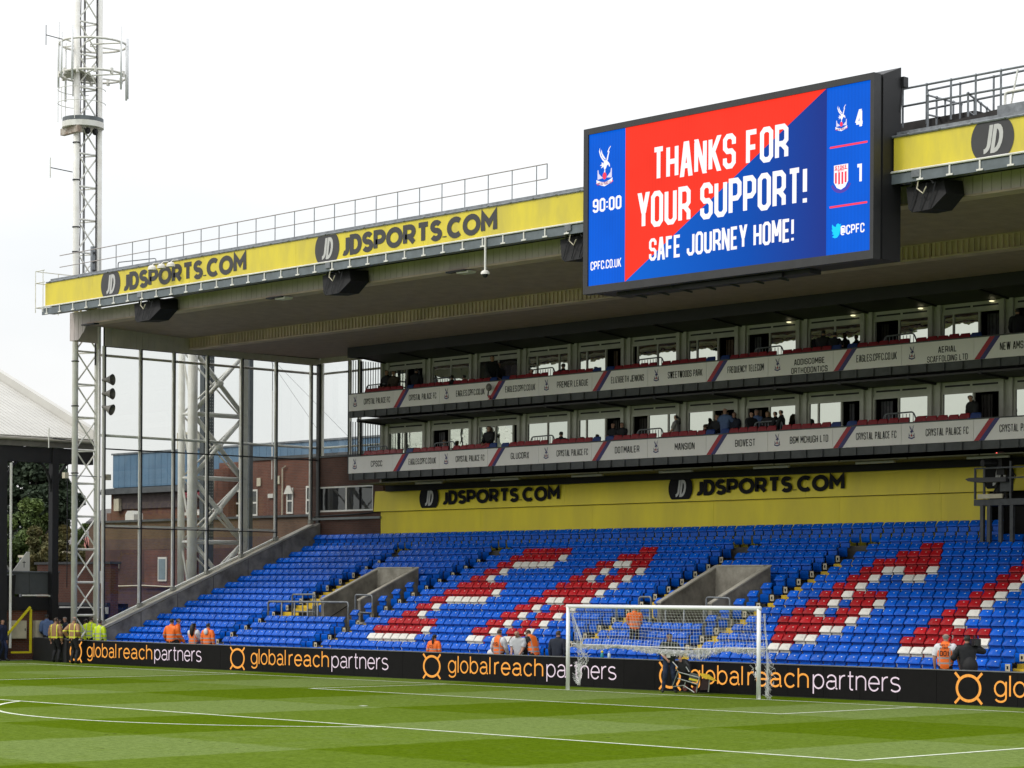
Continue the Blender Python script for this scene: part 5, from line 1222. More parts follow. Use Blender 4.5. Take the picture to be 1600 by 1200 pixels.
# ================================================================== side stand on the left (old main stand)
t = Thing('side_stand', 'old side stand with white ribbed roof on black posts at the far left', 'stand', (-42, 0, 0))
YE = 5.75
sh = MB(); y = -7
ang = [(-38.05, 9.22), (-52.5, 14.9)]
m_ = MB(); y = -7.0
while y < YE-.01:
    m_.hexa([(ang[0][0],y+.02,ang[0][1]),(ang[0][0],y+.23,ang[0][1]),(ang[1][0],y+.02,ang[1][1]),(ang[1][0],y+.23,ang[1][1]),(ang[0][0],y+.02,ang[0][1]+.05),(ang[0][0],y+.23,ang[0][1]+.05),(ang[1][0],y+.02,ang[1][1]+.05),(ang[1][0],y+.23,ang[1][1]+.05)]); y += .25
t.part('roof_ribs', m_, roofw, kind='stuff')
t.part('roof_sheet', MB().hexa([(ang[0][0],-7,ang[0][1]-.05),(ang[0][0],YE,ang[0][1]-.05),(ang[1][0],-7,ang[1][1]-.05),(ang[1][0],YE,ang[1][1]-.05),(ang[0][0],-7,ang[0][1]+.015),(ang[0][0],YE,ang[0][1]+.015),(ang[1][0],-7,ang[1][1]+.015),(ang[1][0],YE,ang[1][1]+.015)]), mat('roof_valley', (.34, .33, .29), .6, .1))
t.part('verge_flashing', MB().hexa([(ang[0][0],YE+.01,ang[0][1]+.02),(ang[0][0],YE+.30,ang[0][1]+.02),(ang[1][0],YE+.01,ang[1][1]+.02),(ang[1][0],YE+.30,ang[1][1]+.02),(ang[0][0],YE+.01,ang[0][1]+.42),(ang[0][0],YE+.30,ang[0][1]+.42),(ang[1][0],YE+.01,ang[1][1]+.42),(ang[1][0],YE+.30,ang[1][1]+.42)]), roofw)
t.part('eave_fascia', MB().box(-38.02, -37.95, -7, YE+.1, 8.82, 9.16), mat('fascia_grey_brown', (.17, .16, .14), .6, .2, 2))
t.part('gutter', MB().tube([(-37.88,-7,9.12), (-37.88,YE+.1,9.12)], .07, 6), mat('gutter_pale', (.35, .33, .28), .5, .1))
t.part('eave_truss', MB().box(-38.35, -38.05, -7, YE, 8.18, 8.81), black)
t.part('roof_underside', MB().hexa([(-38.4,-7,8.9),(-38.4,YE,8.9),(-46,-7,11.8),(-46,YE,11.8),(-38.4,-7,8.95),(-38.4,YE,8.95),(-46,-7,11.85),(-46,YE,11.85)]), black)
for y, w in ((3.88, .15), (1.35, .24)):
    t.part('post', MB().box(-38.3, -38.0, y-w, y+w, 0, 8.8), black)
    for s_ in (-1, 1): t.part('curved_bracket', MB().tube([(-38.15, y+s_*(w+.75*(1-cos(q*pi/12))), 7.0+1.25*sin(q*pi/12)) for q in range(7)], .06, 6), black)
t.part('drainpipe', MB().tube([(-37.95,1.72,.5), (-37.95,1.72,8.1)], .055, 6), wsteel)
t.part('cable', MB().tube([(-38.0,4.45,3.0), (-38.0,4.45,8.2)], .02, 4), dark)
t = Thing('side_stand_wall', 'low brick wall with grey panels under the side stand at far left', 'wall', (-38.4, 2, 0))
t.part('brick_wall', MB().box(-38.6, -38.4, -7, 3.75, 0, 2.05), MATS['red_brick'])
t.part('black_beam', MB().box(-38.6, -38.25, -7, 4.2, 2.06, 2.60), black)
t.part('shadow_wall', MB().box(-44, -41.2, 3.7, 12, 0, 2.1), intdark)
for a, b in ((2.1, 2.85), (2.87, 3.75), (3.77, 4.28)): t.part('grey_panel', MB().box(-38.5, -38.36, a, b, 2.72, 3.62), mat('panel_grey', (.075, .082, .085), .6, .1))
t.part('top_channel', MB().box(-38.55, -38.30, 1.4, 4.30, 3.62, 3.67), galv)
t.part('white_pipe', MB().tube([(-38.15,2.4,2.66), (-38.15,3.6,2.66), (-38.15,3.9,2.60)], .035, 6), wsteel)
t = Thing('tarpaulin', 'black tarpaulin hanging over the barrier at the far left edge', 'tarpaulin', (-38.1, .9, 2.3)); m_ = MB()
for q in range(10):
    for k_ in range(6): pass
V = [[(-38.05+.05*sin(q*1.7+k_), -.6+q*.29, 2.15+k_*.27+.02*sin(q)) for q in range(10)] for k_ in range(6)]
for k_ in range(5):
    for q in range(9): m_.quad(V[k_][q], V[k_][q+1], V[k_+1][q+1], V[k_+1][q])
t.part('sheet', m_, tarp, smooth=True)
t.part('top_edge', MB().box(-38.1, -38.02, -.6, 1.9, 3.48, 3.54), galv)
t = Thing('white_panel', 'white wedge-shaped panel with a small dark figure mark above the grey barrier', 'panel', (-38.8, 3.2, 3.65)); t.part('panel', MB().prism([(-38.8,2.35,3.66), (-38.8,3.15,3.66), (-38.8,3.15,4.48), (-38.8,3.02,4.48)], (-.05,0,0)), white); t.part('mark', MB().box(-38.795, -38.79, 2.86, 2.89, 3.82, 4.1).box(-38.795, -38.79, 2.80, 2.95, 4.02, 4.05), black)
t = Thing('white_panel', 'thin slanted pale panel above the tarpaulin at far left', 'panel', (-38.8, 1.9, 3.65)); t.part('panel', MB().prism([(-38.8,1.62,3.66), (-38.8,2.14,3.66), (-38.8,2.10,3.78), (-38.8,1.62,4.45)], (-.05,0,0)), galv); t.part('edge', MB().prism([(-38.75,1.60,4.45), (-38.75,2.14,3.68), (-38.75,2.18,3.74), (-38.75,1.62,4.53)], (-.05,0,0)), white)
for (y0, y1, nm) in ((1.85, 2.62, 'pale electrical cabinet inside the yellow gate frame'), (3.05, 3.50, 'pale electrical cabinet beside the green-jacketed steward')):
    t = Thing('electrical_cabinet', nm, 'cabinet', (-38.2, (y0+y1)/2, .8)); t.part('box', MB().box(-38.39, -38.15, y0, y1, .88, 1.62), sign_c); t.part('door', MB().box(-38.148, -38.13, y0+.03, y1-.03, .91, 1.59), sign_c); t.part('latch', MB().box(-38.129, -38.115, y1-.10, y1-.07, 1.2, 1.3), dark)
t = Thing('yellow_gate_frame', 'bright yellow tubular gate frame with diagonal arm in front of the brick wall', 'gate', (-37.9, 2.2, 0)); yg = mat('bright_yellow_paint', (.72, .62, .02), .4, .06)
t.part('upright', MB().box(-37.95, -37.87, 2.62, 2.70, .28, 2.10), yg); t.part('bottom_bar', MB().box(-37.95, -37.87, 1.75, 2.615, .28, .36), yg); t.part('diagonal_arm', MB().bar((-37.91, 2.64, 2.18), (-37.91, 1.45, .95), .08), yg)
t = Thing('ground_light', 'small ground box with two lamps beside the brick wall foot', 'lamp', (-37.8, 2.9, 0)); t.part('box', MB().box(-37.9, -37.7, 2.75, 2.98, 0, .16), dark); t.part('lamp', MB().box(-37.72, -37.66, 2.92, 2.98, .16, .28), sign_c)
t = Thing('brick_outbuilding', 'brick outbuilding with dark doorway behind the foot of the mast', 'building', (-43, 9, 0))
t.part('brick_wall', MB().box(-47, -41.3, 8.6, 9.0, 2.3, 4.05), MATS['red_brick']); t.part('brick_pier', MB().box(-41.29, -41.0, 8.6, 9.0, -.03, 4.05), MATS['red_brick']); t.part('roof_edge', MB().box(-47.1, -40.9, 8.5, 9.1, 4.05, 4.16), slabm)
t.part('dark_doorway', MB().box(-47, -41.1, 9.5, 9.6, -.03, 2.3), intdark); t.part('white_beam', MB().box(-44.8, -41.0, 8.4, 8.5, 1.85, 2.15), wsteel); t.part('notice', MB().box(-42.0, -41.6, 8.54, 8.59, 3.2, 3.75), white); t.part('upper_dark_beam', MB().box(-47, -41.0, 8.4, 8.58, 2.2, 2.34), dark)
t.part('side_window', MB().box(-44.2, -43.9, 8.3, 8.36, .8, 1.5), white)

# ---------------------------------------------------------------- trees and far houses
import numpy as np
rng = np.random.default_rng(3)
def tree(name, label, x, y, h, rad, m, n, trunk=.3, leaf=.22, clumps=26, sq=1., zb=None):
    t = Thing(name, label, 'tree', (x, y, 0)); zb = zb or h*.18
    tm = MB().tube([(x,y,-.05), (x+.1,y,h*.3), (x-.1,y+.1,h*.6), (x,y,h*.85)], .3, 8, radii=[trunk, trunk*.75, trunk*.4, .05])
    for q in range(9):
        a = rng.uniform(0, 6.28); z0_ = h*rng.uniform(.25, .7); tm.tube([(x,y,z0_), (x+rad*.5*cos(a),y+rad*.5*sin(a),z0_+h*.12), (x+rad*.8*cos(a),y+rad*.8*sin(a),z0_+h*.2)], .1, 5, radii=[trunk*.35, trunk*.2, .02])
    t.part('trunk', tm, bark)
    cc = []
    for q in range(clumps):
        u = rng.uniform(0, 1); z_ = zb+(h-zb)*u; rr = rad*sqrt(max(.08, 1-abs(u*1.9-.85)**2.2*.8))*sqrt(rng.uniform(.15, 1)); a = rng.uniform(0, 6.28)
        cc.append((x+rr*cos(a)*sq, y+rr*sin(a), z_, rad*rng.uniform(.22, .42)))
    cc = np.array(cc); idx = rng.integers(0, len(cc), n); d = rng.normal(size=(n, 3)); d /= np.linalg.norm(d, axis=1)[:, None]
    pos = cc[idx, :3]+d*cc[idx, 3:4]*(rng.uniform(.45, 1, n)**.4)[:, None]*np.array([1, 1, .75])
    a = rng.normal(size=(n, 3)); a /= np.linalg.norm(a, axis=1)[:, None]; b = np.cross(a, rng.normal(size=(n, 3))); b /= np.linalg.norm(b, axis=1)[:, None]
    s_ = (leaf*rng.uniform(.5, 1.2, n))[:, None]; a *= s_; b *= s_*.6
    v = np.stack([pos-a, pos+b, pos+a, pos-b], 1).reshape(-1, 3)-np.array([x, y, 0])
    me = bpy.data.meshes.new('crown'); me.vertices.add(4*n); me.vertices.foreach_set('co', v.ravel()); me.loops.add(4*n); me.loops.foreach_set('vertex_index', np.arange(4*n)); me.polygons.add(n); me.polygons.foreach_set('loop_start', np.arange(0, 4*n, 4)); me.update(); me.validate()
    me.materials.append(m); link('crown', me, t.o); return t
def at(px, Y): d = fw+r2*(px-800)/FPX; k_ = (Y-CY)/d.y; return CX+d.x*k_
for nm_, lab_, px_, Y_, h_, rad_, m_, n_, lf_, cl_ in (
    ('tall_dark_tree', 'tall dark leafy tree filling the gap between the black posts', 62, 25, 13.2, 2.1, leafd, 26000, .17, 50),
    ('tall_dark_tree', 'second tall dark tree at the left edge between the black posts', 22, 23.5, 13.8, 2.6, leafd, 24000, .17, 46),
    ('light_green_tree', 'bright green tree right of the drainpipe below the dark trees', 60, 19, 7.6, 1.5, leafl, 16000, .12, 36),
    ('light_green_tree', 'bright green shrubby tree left of the black post near the tarpaulin', 26, 18, 6.9, 1.6, leafl, 14000, .12, 34),
    ('ochre_tree', 'ochre green tree low beside the black post of the side stand', 66, 17, 6.0, 1.3, leafo, 12000, .11, 30),
    ('ochre_tree', 'small ochre tree between the black post and the mast', 99, 25.5, 6.6, 1.2, leafo, 10000, .12, 24),
    ('light_green_tree', 'small green tree behind the mast braces', 141, 31, 7.0, 1.0, leafl, 9000, .12, 22),
    ('ochre_tree', 'small olive tree behind the left mast leg', 122, 29, 5.6, 1.3, leafo, 9000, .12, 22)):
    tree(nm_, lab_, at(px_, Y_), Y_, h_, rad_, m_, n_, .22, lf_, cl_)
def house(label, x, y, w, d, hw, hr_, wallm, roofm, rot=0):
    t = Thing('house', label, 'house', (x, y, 0)); g_ = .15
    t.part('wall', MB().box(x-w/2, x+w/2, y, y+d, -.03, hw), wallm)
    t.part('gable', MB().prism([(x-w/2,y+.001,hw), (x-w/2,y+d-.001,hw), (x-w/2,y+d/2,hw+hr_)], (w, 0, 0)), wallm)
    t.part('roof', MB().prism([(x-w/2-.2,y-.3,hw-.05), (x-w/2-.2,y+d/2,hw+hr_+.05), (x-w/2-.2,y+d+.3,hw-.05), (x-w/2-.2,y+d+.3,hw+.12), (x-w/2-.2,y+d/2,hw+hr_+.25), (x-w/2-.2,y-.3,hw+.12)], (w+.4, 0, 0)), roofm)
    t.part('chimney', MB().box(x+w*.3, x+w*.3+.6, y+d/2-.3, y+d/2+.3, hw+hr_*.6, hw+hr_+.9), MATS['red_brick'])
    for i in range(max(2, int(w/2.2))):
        wx = x-w/2+1.0+i*2.1
        if wx+.9 < x+w/2:
            f_ = t.part('window', MB().box(wx, wx+1.0, y-.05, y-.004, hw-1.7, hw-.5), white); t.part('pane', MB().box(wx+.1, wx+.9, y-.06, y-.051, hw-1.6, hw-.6), darkglass, parent=f_)
gr_roof = mat('slate_roof', (.13, .12, .12), .7, .15); tile = mat('red_tile_roof', (.30, .09, .07), .7, .2); render_w = mat('cream_render', (.42, .38, .32), .8, .1)
house('grey-roofed far house seen through the mast braces', at(132,69), 69, 4.6, 7, 7.6, 2.6, render_w, gr_roof)
house('far terraced house with slate roof left of the mast', at(108,63.5), 63.5, 3.4, 7, 6.6, 2.2, MATS['red_brick'], gr_roof)
house('red-tiled house low between the mast legs', at(138,47.5), 47.5, 4.0, 6, 4.2, 2.4, render_w, tile)
house('pale far house with slate roof seen right of the mast', at(168,68), 68, 3.4, 6, 7.4, 2.0, render_w, gr_roof)
house('brick house with red roof left of the mast behind the trees', at(106,44), 44, 3.0, 6, 4.6, 2.2, MATS['red_brick'], tile)
for (x, y, h_) in ((at(32,17), 17, 4.6), (at(96,25), 25, 5.0)):
    t = Thing('street_lamp', f"grey street lamp among the trees {'left' if y < 20 else 'right'} of the black post", 'street lamp', (x, y, 0)); t.part('pole', MB().tube([(x,y,-.03), (x,y,h_)], .07, 6), galv); t.part('lamp_head', MB().box(x-.1, x+.5, y-.1, y+.3, h_, h_+.12), sign_c)
struct('far_embankment', MB().prism([(-260,60,-.03), (-80,60,-.03), (-120,130,5), (-260,130,6)], (0, 0, -.5)), leafo)

# ================================================================== goal with hitched-up net
gt = Thing('goal', 'white football goal with its net hitched up behind the crossbar', 'goal', (0, 0, 0))
gt.part('post', MB().tube([(-3.72,0,0), (-3.72,0,2.5)], .06, 16), postw, smooth=True); gt.part('post', MB().tube([(3.72,0,0), (3.72,0,2.5)], .06, 16), postw, smooth=True)
gt.part('crossbar', MB().tube([(-3.78,0,2.5), (3.78,0,2.5)], .06, 16), postw, smooth=True)
nt_ = MB()
def cord(pts, r=.0045, n=3): nt_.tube(pts, r, n, caps=False)
# net sheet: hangs from the crossbar back to a rope hitched at z ~1.35
YN = .34
def sheet(u, v):   # u along goal 0..1 ; v 0 top .. 1 at the gathered rope
    x = -3.68+7.33*u-.20*v*(1-u)
    ripple = .035*sin(u*23+v*5)+.02*sin(u*51)
    y = .04+(YN)*min(1, v*1.35)**.8 + ripple*.6*v; z = 2.46-(2.46-1.33-.05*sin(u*9))*v**1.15 - .02*sin(u*13)*v
    return (x+.03*sin(v*9+u*6), y, z)
NU, NV = 62, 13
for i in range(NU+1): cord([sheet(i/NU, j/8) for j in range(9)])
for j in range(NV+1): cord([sheet(i/36, j/NV) for i in range(37)], .0045)
# gathered bundle along the rope : many overlapping loops
def bund(u):
    c = sheet(u, 1); sag = [(.0,.02), (.12,.10), (.27,.05), (.40,.13), (.55,.10), (.68,.22), (.80,.07), (.93,.16), (1,.12)]
    for k_ in range(8):
        if sag[k_][0] <= u <= sag[k_+1][0]: f_ = (u-sag[k_][0])/(sag[k_+1][0]-sag[k_][0]); s_ = sag[k_][1]*(1-f_)+sag[k_+1][1]*f_; break
    return c, s_
for q in range(1150):
    u = rng.uniform(.01, .985); c, s_ = bund(u); dr = rng.uniform(0, 1)*s_*1.3+.03
    w_ = rng.uniform(.05, .20); pts = [(c[0]+w_*(k_/4-.5)+rng.normal()*.02, c[1]+rng.normal()*.05, c[2]-dr*sin(pi*k_/4)+rng.normal()*.012) for k_ in range(5)]
    cord(pts, .0052)
cord([(-3.90,YN,1.37), (-1.9,YN,1.36), (0,YN,1.345), (1.9,YN,1.345), (3.66,YN,1.40)], .014, 6)
gn = gt.part('net', nt_, netm, kind='stuff')
nt_ = MB()
for q in range(50):      # loose net at the left post
    u = rng.uniform(0, 1); x = -3.68+rng.uniform(0, .55)*(1-abs(u-.45)); z = 1.28-u*.55; cord([(x+rng.normal()*.04, .3+rng.normal()*.08, z), (x+.08+rng.normal()*.05, .3, z-.08-.1*rng.uniform()), (x+.15, .3+rng.normal()*.06, z+.02)], .005)
for q in range(12):
    a = rng.uniform(-.1, .25); cord([(-3.66+a*.2,.05,2.42-rng.uniform(0,.5)), (-3.62+a*.5,.15,1.95), (-3.58+a,.25,1.5), (-3.60+a*.6,.3,1.2)], .005)
for q in range(45):
    z = rng.uniform(.25, .85); cord([(-3.60+rng.normal()*.05, .2, z), (-3.50+rng.normal()*.05, .2, z-.10), (-3.44+rng.normal()*.04, .2, z-.02)], .005)
for q in range(16): cord([(-3.64+.012*q,.25,.78), (-3.40+rng.normal()*.04,.25,.5), (-3.54+rng.normal()*.04,.25,.15)], .005)
for q in range(65):     # right post tangle
    t_ = rng.uniform(0, 1); z = 1.30-1.25*t_; x = 3.72+(-.55*(1-abs(t_-.35)*2.2) if rng.uniform() < .5 and t_ < .55 else rng.uniform(-.02, .20)*(1 if t_ < .7 else .6)); cord([(x+rng.normal()*.04, .30+rng.normal()*.1, z), (x+.06+rng.normal()*.05, .30, z-.10), (x+rng.normal()*.05, .35, z-.17)], .0045)
gt.part('loose_net', nt_, netm, kind='stuff')
nt_ = MB()
for q in range(16): cord([(3.74+rng.uniform(.0,.05), .1+.1*rng.uniform(), 2.35), (3.80+rng.normal()*.02, .2, 1.7), (3.84+rng.normal()*.03, .25, 1.1), (3.82+rng.normal()*.04, .25, .1)], .003)
gt.part('side_net', nt_, netm, kind='stuff')
gt.part('hook', MB().ball((2.62, 1.2, .80), .04, .04, .06, 6, 4).ball((2.58, 1.2, .62), .025, .025, .10, 6, 4), postw)
for x in (-3.72, 3.72): gt.part('rear_stanchion', MB().tube([(x, .02, 1.45), (x, .15, 1.45), (x, YN, 1.38)], .012, 6), postw)
# bottles on the wall behind the goal
for x, m, lab in ((-4.55, mat('bottle_teal', (.01, .25, .28), .3, 0), 'teal drinks bottle with a yellow cap standing behind the board'), (-4.25, mat('bottle_clear', (.5, .6, .65), .2, 0), 'clear plastic bottle standing behind the board')):
    t = Thing('drinks_bottle', lab, 'bottle', (x, 2.3, .75)); t.part('bottle', MB().tube([(x,2.3,.75), (x,2.3,1.02), (x,2.3,1.06)], .05, 10, radii=[.05, .05, .025]), m, smooth=True); t.part('cap', MB().ball((x,2.3,1.09), .045 if x < -4.4 else .02, None, None, 8, 5), mat('cap_yellow', (.8, .6, .02), .5, 0) if x < -4.4 else white)
# line-marking trolley tipped over
t = Thing('trolley', 'tipped steel trolley with black bag, yellow cloth and small red wheel beside the groundsman', 'trolley', (-.1, 1.15, 0)); st_ = mat('trolley_steel', (.40, .42, .40), .35, .1, 8, metal=.6)
yT = 1.15
def tp(px, py, dy=0):
    d = fw+r2*(px-800)/FPX-u2*(py-924.88)/FPX; k_ = (yT+dy-CY)/d.y; v = Vector((CX, CY, CZ))+d*k_; v.z = max(v.z, .02); return v
fr_ = [((1059,1050),(1093,1059)), ((1059,1060),(1091,1070)), ((1093,1057),(1088,1082)), ((1060,1048),(1051,1072)), ((1052,1073),(1068,1071)), ((1068,1071),(1085,1082)), ((1094,1057),(1088,1080)), ((1109,1062),(1107,1081)), ((1051,1034),(1059,1043)), ((1059,1043),(1056,1048)), ((1072,1042),(1077,1050)), ((1071,1066),(1069,1075))]
for dy in (0, .42):
    for a, b in fr_: t.part('frame_tube', MB().tube([tp(*a, dy), tp(*b, dy)], .018, 6), st_)
for p_ in ((1059,1050), (1093,1059), (1091,1070), (1060,1061)): t.part('cross_tube', MB().tube([tp(*p_, 0), tp(*p_, .42)], .015, 6), st_)
t.part('bag', MB().hexa([tp(1093,1078,.05), tp(1108,1078,.05), tp(1093,1078,.38), tp(1108,1078,.38), tp(1096,1060,.05), tp(1110,1062,.05), tp(1096,1060,.38), tp(1110,1062,.38)]), mat('bag_maroon_black', (.030, .012, .012), .8, .2))
t.part('handle_bag', MB().ball(tp(1069,1043,.2), .27, .12, .26, 10, 7), tarp, smooth=True); t.part('bag_strap', MB().tube([tp(1071,1034,.05), tp(1076,1040,.05), tp(1078,1050,.05)], .04, 6), black)
t.part('engine_block', MB().hexa([tp(1076,1064,.06), tp(1088,1067,.06), tp(1076,1064,.35), tp(1088,1067,.35), tp(1078,1050,.06), tp(1092,1054,.06), tp(1078,1050,.35), tp(1092,1054,.35)]), mat('engine_grey', (.10, .11, .10), .5, .2)); t.part('engine_label', MB().hexa([tp(1076,1062,-.02), tp(1089,1065,-.02), tp(1076,1062,0), tp(1089,1065,0), tp(1077,1059,-.02), tp(1090,1062,-.02), tp(1077,1059,0), tp(1090,1062,0)]), yg)
c0 = tp(1070,1075,.1); t.part('wheel', MB().tube([c0, c0+Vector((0,.06,0))], .09, 14), mat('wheel_red', (.16, .02, .02), .5, .1)); c0 = tp(1085,1078,.3); t.part('wheel', MB().tube([c0, c0+Vector((0,.06,0))], .10, 14), MATS['wheel_red'])
cl_ = MB(); pts = [(1093,1052), (1098,1053), (1104,1054), (1109,1058), (1117,1064), (1112,1063), (1106,1061), (1100,1060), (1095,1056)]
cl_.prism([tp(a, b, -.03) for a, b in pts], (0, .10, 0)); t.part('yellow_cloth', cl_, mat('cloth_yellow', (.75, .50, .02), .7, .1, 6, bump=.4, bscale=10))

# ================================================================== camera platform at the right
pgalv = mat('dull_galvanised', (.075, .08, .088), .55, .2, 5, metal=.2)
t = Thing('camera_platform', 'grey raised steel camera platform in front of the yellow wall at right edge', 'platform', (2.3, 13.8, 4.3)); yP = 13.6
t.part('deck', MB().box(1.42, 3.8, 13.2, 14.35, 5.76, 5.96), pgalv); t.part('deck_board', MB().box(1.62, 2.55, 13.12, 13.19, 5.98, 6.12), sign_c)
for x in (1.72, 1.98, 2.42, 2.85, 3.4): t.part('leg', MB().box(x-.06, x+.06, 13.2, 13.32, 4.2, 5.755), pgalv)
for x in (1.45, 1.80, 2.80, 3.6):
    t.part('rail_post', MB().box(x-.03, x+.03, 13.2, 13.26, 5.97, 6.95 if x < 2.5 else 7.15), pgalv)
for z in (6.93, 6.60): t.part('rail', MB().box(1.42, 3.8, 13.21, 13.25, z, z+.05), pgalv)
t.part('equipment_shelf', MB().prism([(1.15,13.1,6.62), (1.25,13.1,6.55), (1.6,13.1,6.50), (2.7,13.1,6.50), (2.7,13.1,6.64), (1.3,13.1,6.66)], (0,.35,0)), mat('shelf_dark', (.035, .035, .04), .5, .1)); t.part('grey_box', MB().box(2.35, 2.72, 13.3, 13.5, 6.2, 6.62), pgalv)
t = Thing('broadcast_camera', 'black broadcast camera on a tripod with red tally light on the raised platform', 'camera', (2.1, 13.7, 5.96))
for a in (90, 210, 330): t.part('tripod_leg', MB().tube([(2.15+.35*cos(radians(a)),13.7+.35*sin(radians(a)),5.97), (2.15,13.7,6.75)], .03, 6), black)
t.part('pan_head', MB().box(2.0, 2.3, 13.6, 13.8, 6.75, 6.95), black); t.part('body', MB().box(1.98, 2.34, 13.4, 14.0, 6.96, 7.32), black); t.part('lens', MB().tube([(2.1,13.4,7.12), (1.92,12.95,7.10)], .12, 12), black); t.part('monitor', MB().box(1.78, 1.98, 13.3, 13.4, 7.12, 7.28), black); t.part('viewfinder', MB().box(2.0, 2.35, 13.5, 13.7, 7.33, 7.50), black)
t.part('tally_light', MB().ball((2.16, 13.38, 7.42), .028), emis('tally_red', (1, .12, .10), 3.)); t.part('pan_handle', MB().tube([(2.3,13.8,6.95), (2.75,13.6,6.7)], .02, 5), black)
t = Thing('operator_chair', 'dark swivel chair behind the rails of the camera platform', 'chair', (2.1, 13.8, 5.97)); t.part('backrest', MB().ball((2.05,13.75,6.35), .22, .08, .25, 10, 6), black); t.part('seat', MB().ball((2.1,13.95,6.12), .24, .2, .06, 10, 5), black); t.part('stem', MB().tube([(2.1,13.95,5.97), (2.1,13.95,6.1)], .04, 6), dark)

# ================================================================== people
def at(px, Y): d = fw+r2*(px-800)/FPX; k_ = (Y-CY)/d.y; return CX+d.x*k_
def ik(s, h, a, b, hint):
    s, h = Vector(s), Vector(h); d = h-s; L = min(d.length, a+b-.01); d.normalize(); x_ = (a*a-b*b+L*L)/(2*L); r = sqrt(max(0, a*a-x_*x_))
    n = Vector(hint); n = (n-d*n.dot(d)); n = n.normalized() if n.length > .01 else d.orthogonal().normalized()
    return s+d*x_+n*r, s+d*L
ARMS = {'down': ((-.27,.06,.83), (.27,.06,.83)), 'front': ((-.10,.33,1.02), (.10,.33,1.02)), 'low_front': ((-.12,.30,.80), (.12,.32,.80)), 'left_out': ((-.38,.22,.95), (.22,.22,.90)),
        'reach': ((-.14,.20,.95), (.50,.38,.78)), 'shoulder': ((-.22,.25,1.25), (.30,.30,1.46)), 'rail': ((-.25,.34,1.02), (.25,.34,1.02)), 'hips': ((-.30,.02,1.0), (.30,.02,1.0)), 'fold': ((.12,.22,1.18), (-.12,.24,1.14)),
        'pocket': ((-.20,.16,.92), (.24,.10,.86))}
def skeleton(pose):
    lean = pose.get('lean', .04); hp = pose.get('head', .0); sit = pose.get('sit', 0); yaw = pose.get('yaw', 0); wide = pose.get('wide', 1.)*1.20
    R = Matrix.Rotation(-lean, 3, 'X'); pel = Vector((0, 0, .95)) if not sit else Vector((0, 0, .52))
    def up_(p): return pel+R @ (Vector(p)-Vector((0, 0, .95)))
    V, E, Rr, cat = [], [], [], []
    def add_(p, r, parent=None, c='torso'):
        V.append(Vector(p)); Rr.append(r if isinstance(r, tuple) else (r, r)); i = len(V)-1; cat.append(c)
        if parent is not None: E.append((parent, i, c))
        return i
    p0 = add_(pel, (.150*wide, .115)); s1 = add_(up_((0,.0,1.12)), (.135*wide, .105), p0); s2 = add_(up_((0,-.005,1.32)), (.160*wide, .115), s1); nk0 = add_(up_((0,-.01,1.455)), (.085, .075), s2)
    nk = add_(up_((0,.0,1.52)), .052, nk0, 'neck')
    Hn = V[nk]; hd = Matrix.Rotation(-(lean*.4+hp), 3, 'X'); hz = Matrix.Rotation(yaw, 3, 'Z')
    def hp_(p): return Hn+hz @ (hd @ Vector(p))
    h1 = add_(hp_((0,.015,.075)), (.068, .075), nk, 'head'); h2 = add_(hp_((0,.012,.155)), (.078, .092), h1, 'head'); h3 = add_(hp_((0,.0,.215)), (.058, .070), h2, 'head')
    info = dict(head=hp_, hands=[])
    arms = ARMS[pose.get('arms', 'down')] if isinstance(pose.get('arms', 'down'), str) else pose['arms']
    for k_, sx in enumerate((-1, 1)):
        sh_ = up_((sx*.150*wide, -.01, 1.405)); si = add_(sh_, .074, nk0 if False else s2, 'arm')
        tgt = Vector(arms[k_]); tgt = tgt if not sit else tgt-Vector((0, 0, .38))
        el, wr = ik(sh_+Vector((sx*.03,0,-.02)), tgt, .285, .255, (sx*.5, -.6, -.5))
        so_ = add_(sh_+Vector((sx*.035, 0, -.03)), .066, si, 'arm'); e_ = add_(el, .050, so_, 'arm'); w_ = add_(wr, .029, e_, 'fore'); dd = (wr-el).normalized()
        hnd = add_(wr+dd*.075, (.036, .022), w_, 'hand'); info['hands'].append((wr+dd*.07, dd, sx))
    for k_, sx in enumerate((-1, 1)):
        ft_ = pose.get('feet', ((-.12, 0), (.12, .03)))[k_]
        hip = pel+Vector((sx*.085, 0, -.05)); hi = add_(hip, .092, p0, 'leg')
        if sit: kn = Vector((sx*.13, .42, .50)); an = Vector((sx*.13, .40, .09))
        else: kn, an = ik(hip, (ft_[0], ft_[1], .09), .43, .425, (0, 1, 0))
        k2 = add_(kn, .062, hi, 'leg'); cal = add_(kn*.6+an*.4+Vector((0,-.02,0)), .055, k2, 'leg'); a2 = add_(an, .040, cal, 'leg'); fo = add_(Vector((an.x+sx*.015, an.y+.05, .048)), (.042, .036), a2, 'foot'); to = add_(Vector((an.x+sx*.03, an.y+.17, .035)), (.040, .026), fo, 'foot')
    return V, E, Rr, cat, info
PEOPLE = []
def person(label, px, Y, floor=0., face=0., pose=None, top=navy, bottom=None, hair=None, skinm=skin, height=1.76, sleeves='long', vest=None, extra=None, group=None, hairstyle='short', X=None, shoes=None):
    PEOPLE.append(dict(label=label, X=at(px, Y) if X is None else X, Y=Y, floor=floor, face=face, pose=pose or {}, top=top, bottom=bottom, hair=hair, skin=skinm, h=height, sleeves=sleeves, vest=vest, extra=extra, group=group, hs=hairstyle, shoes=shoes))
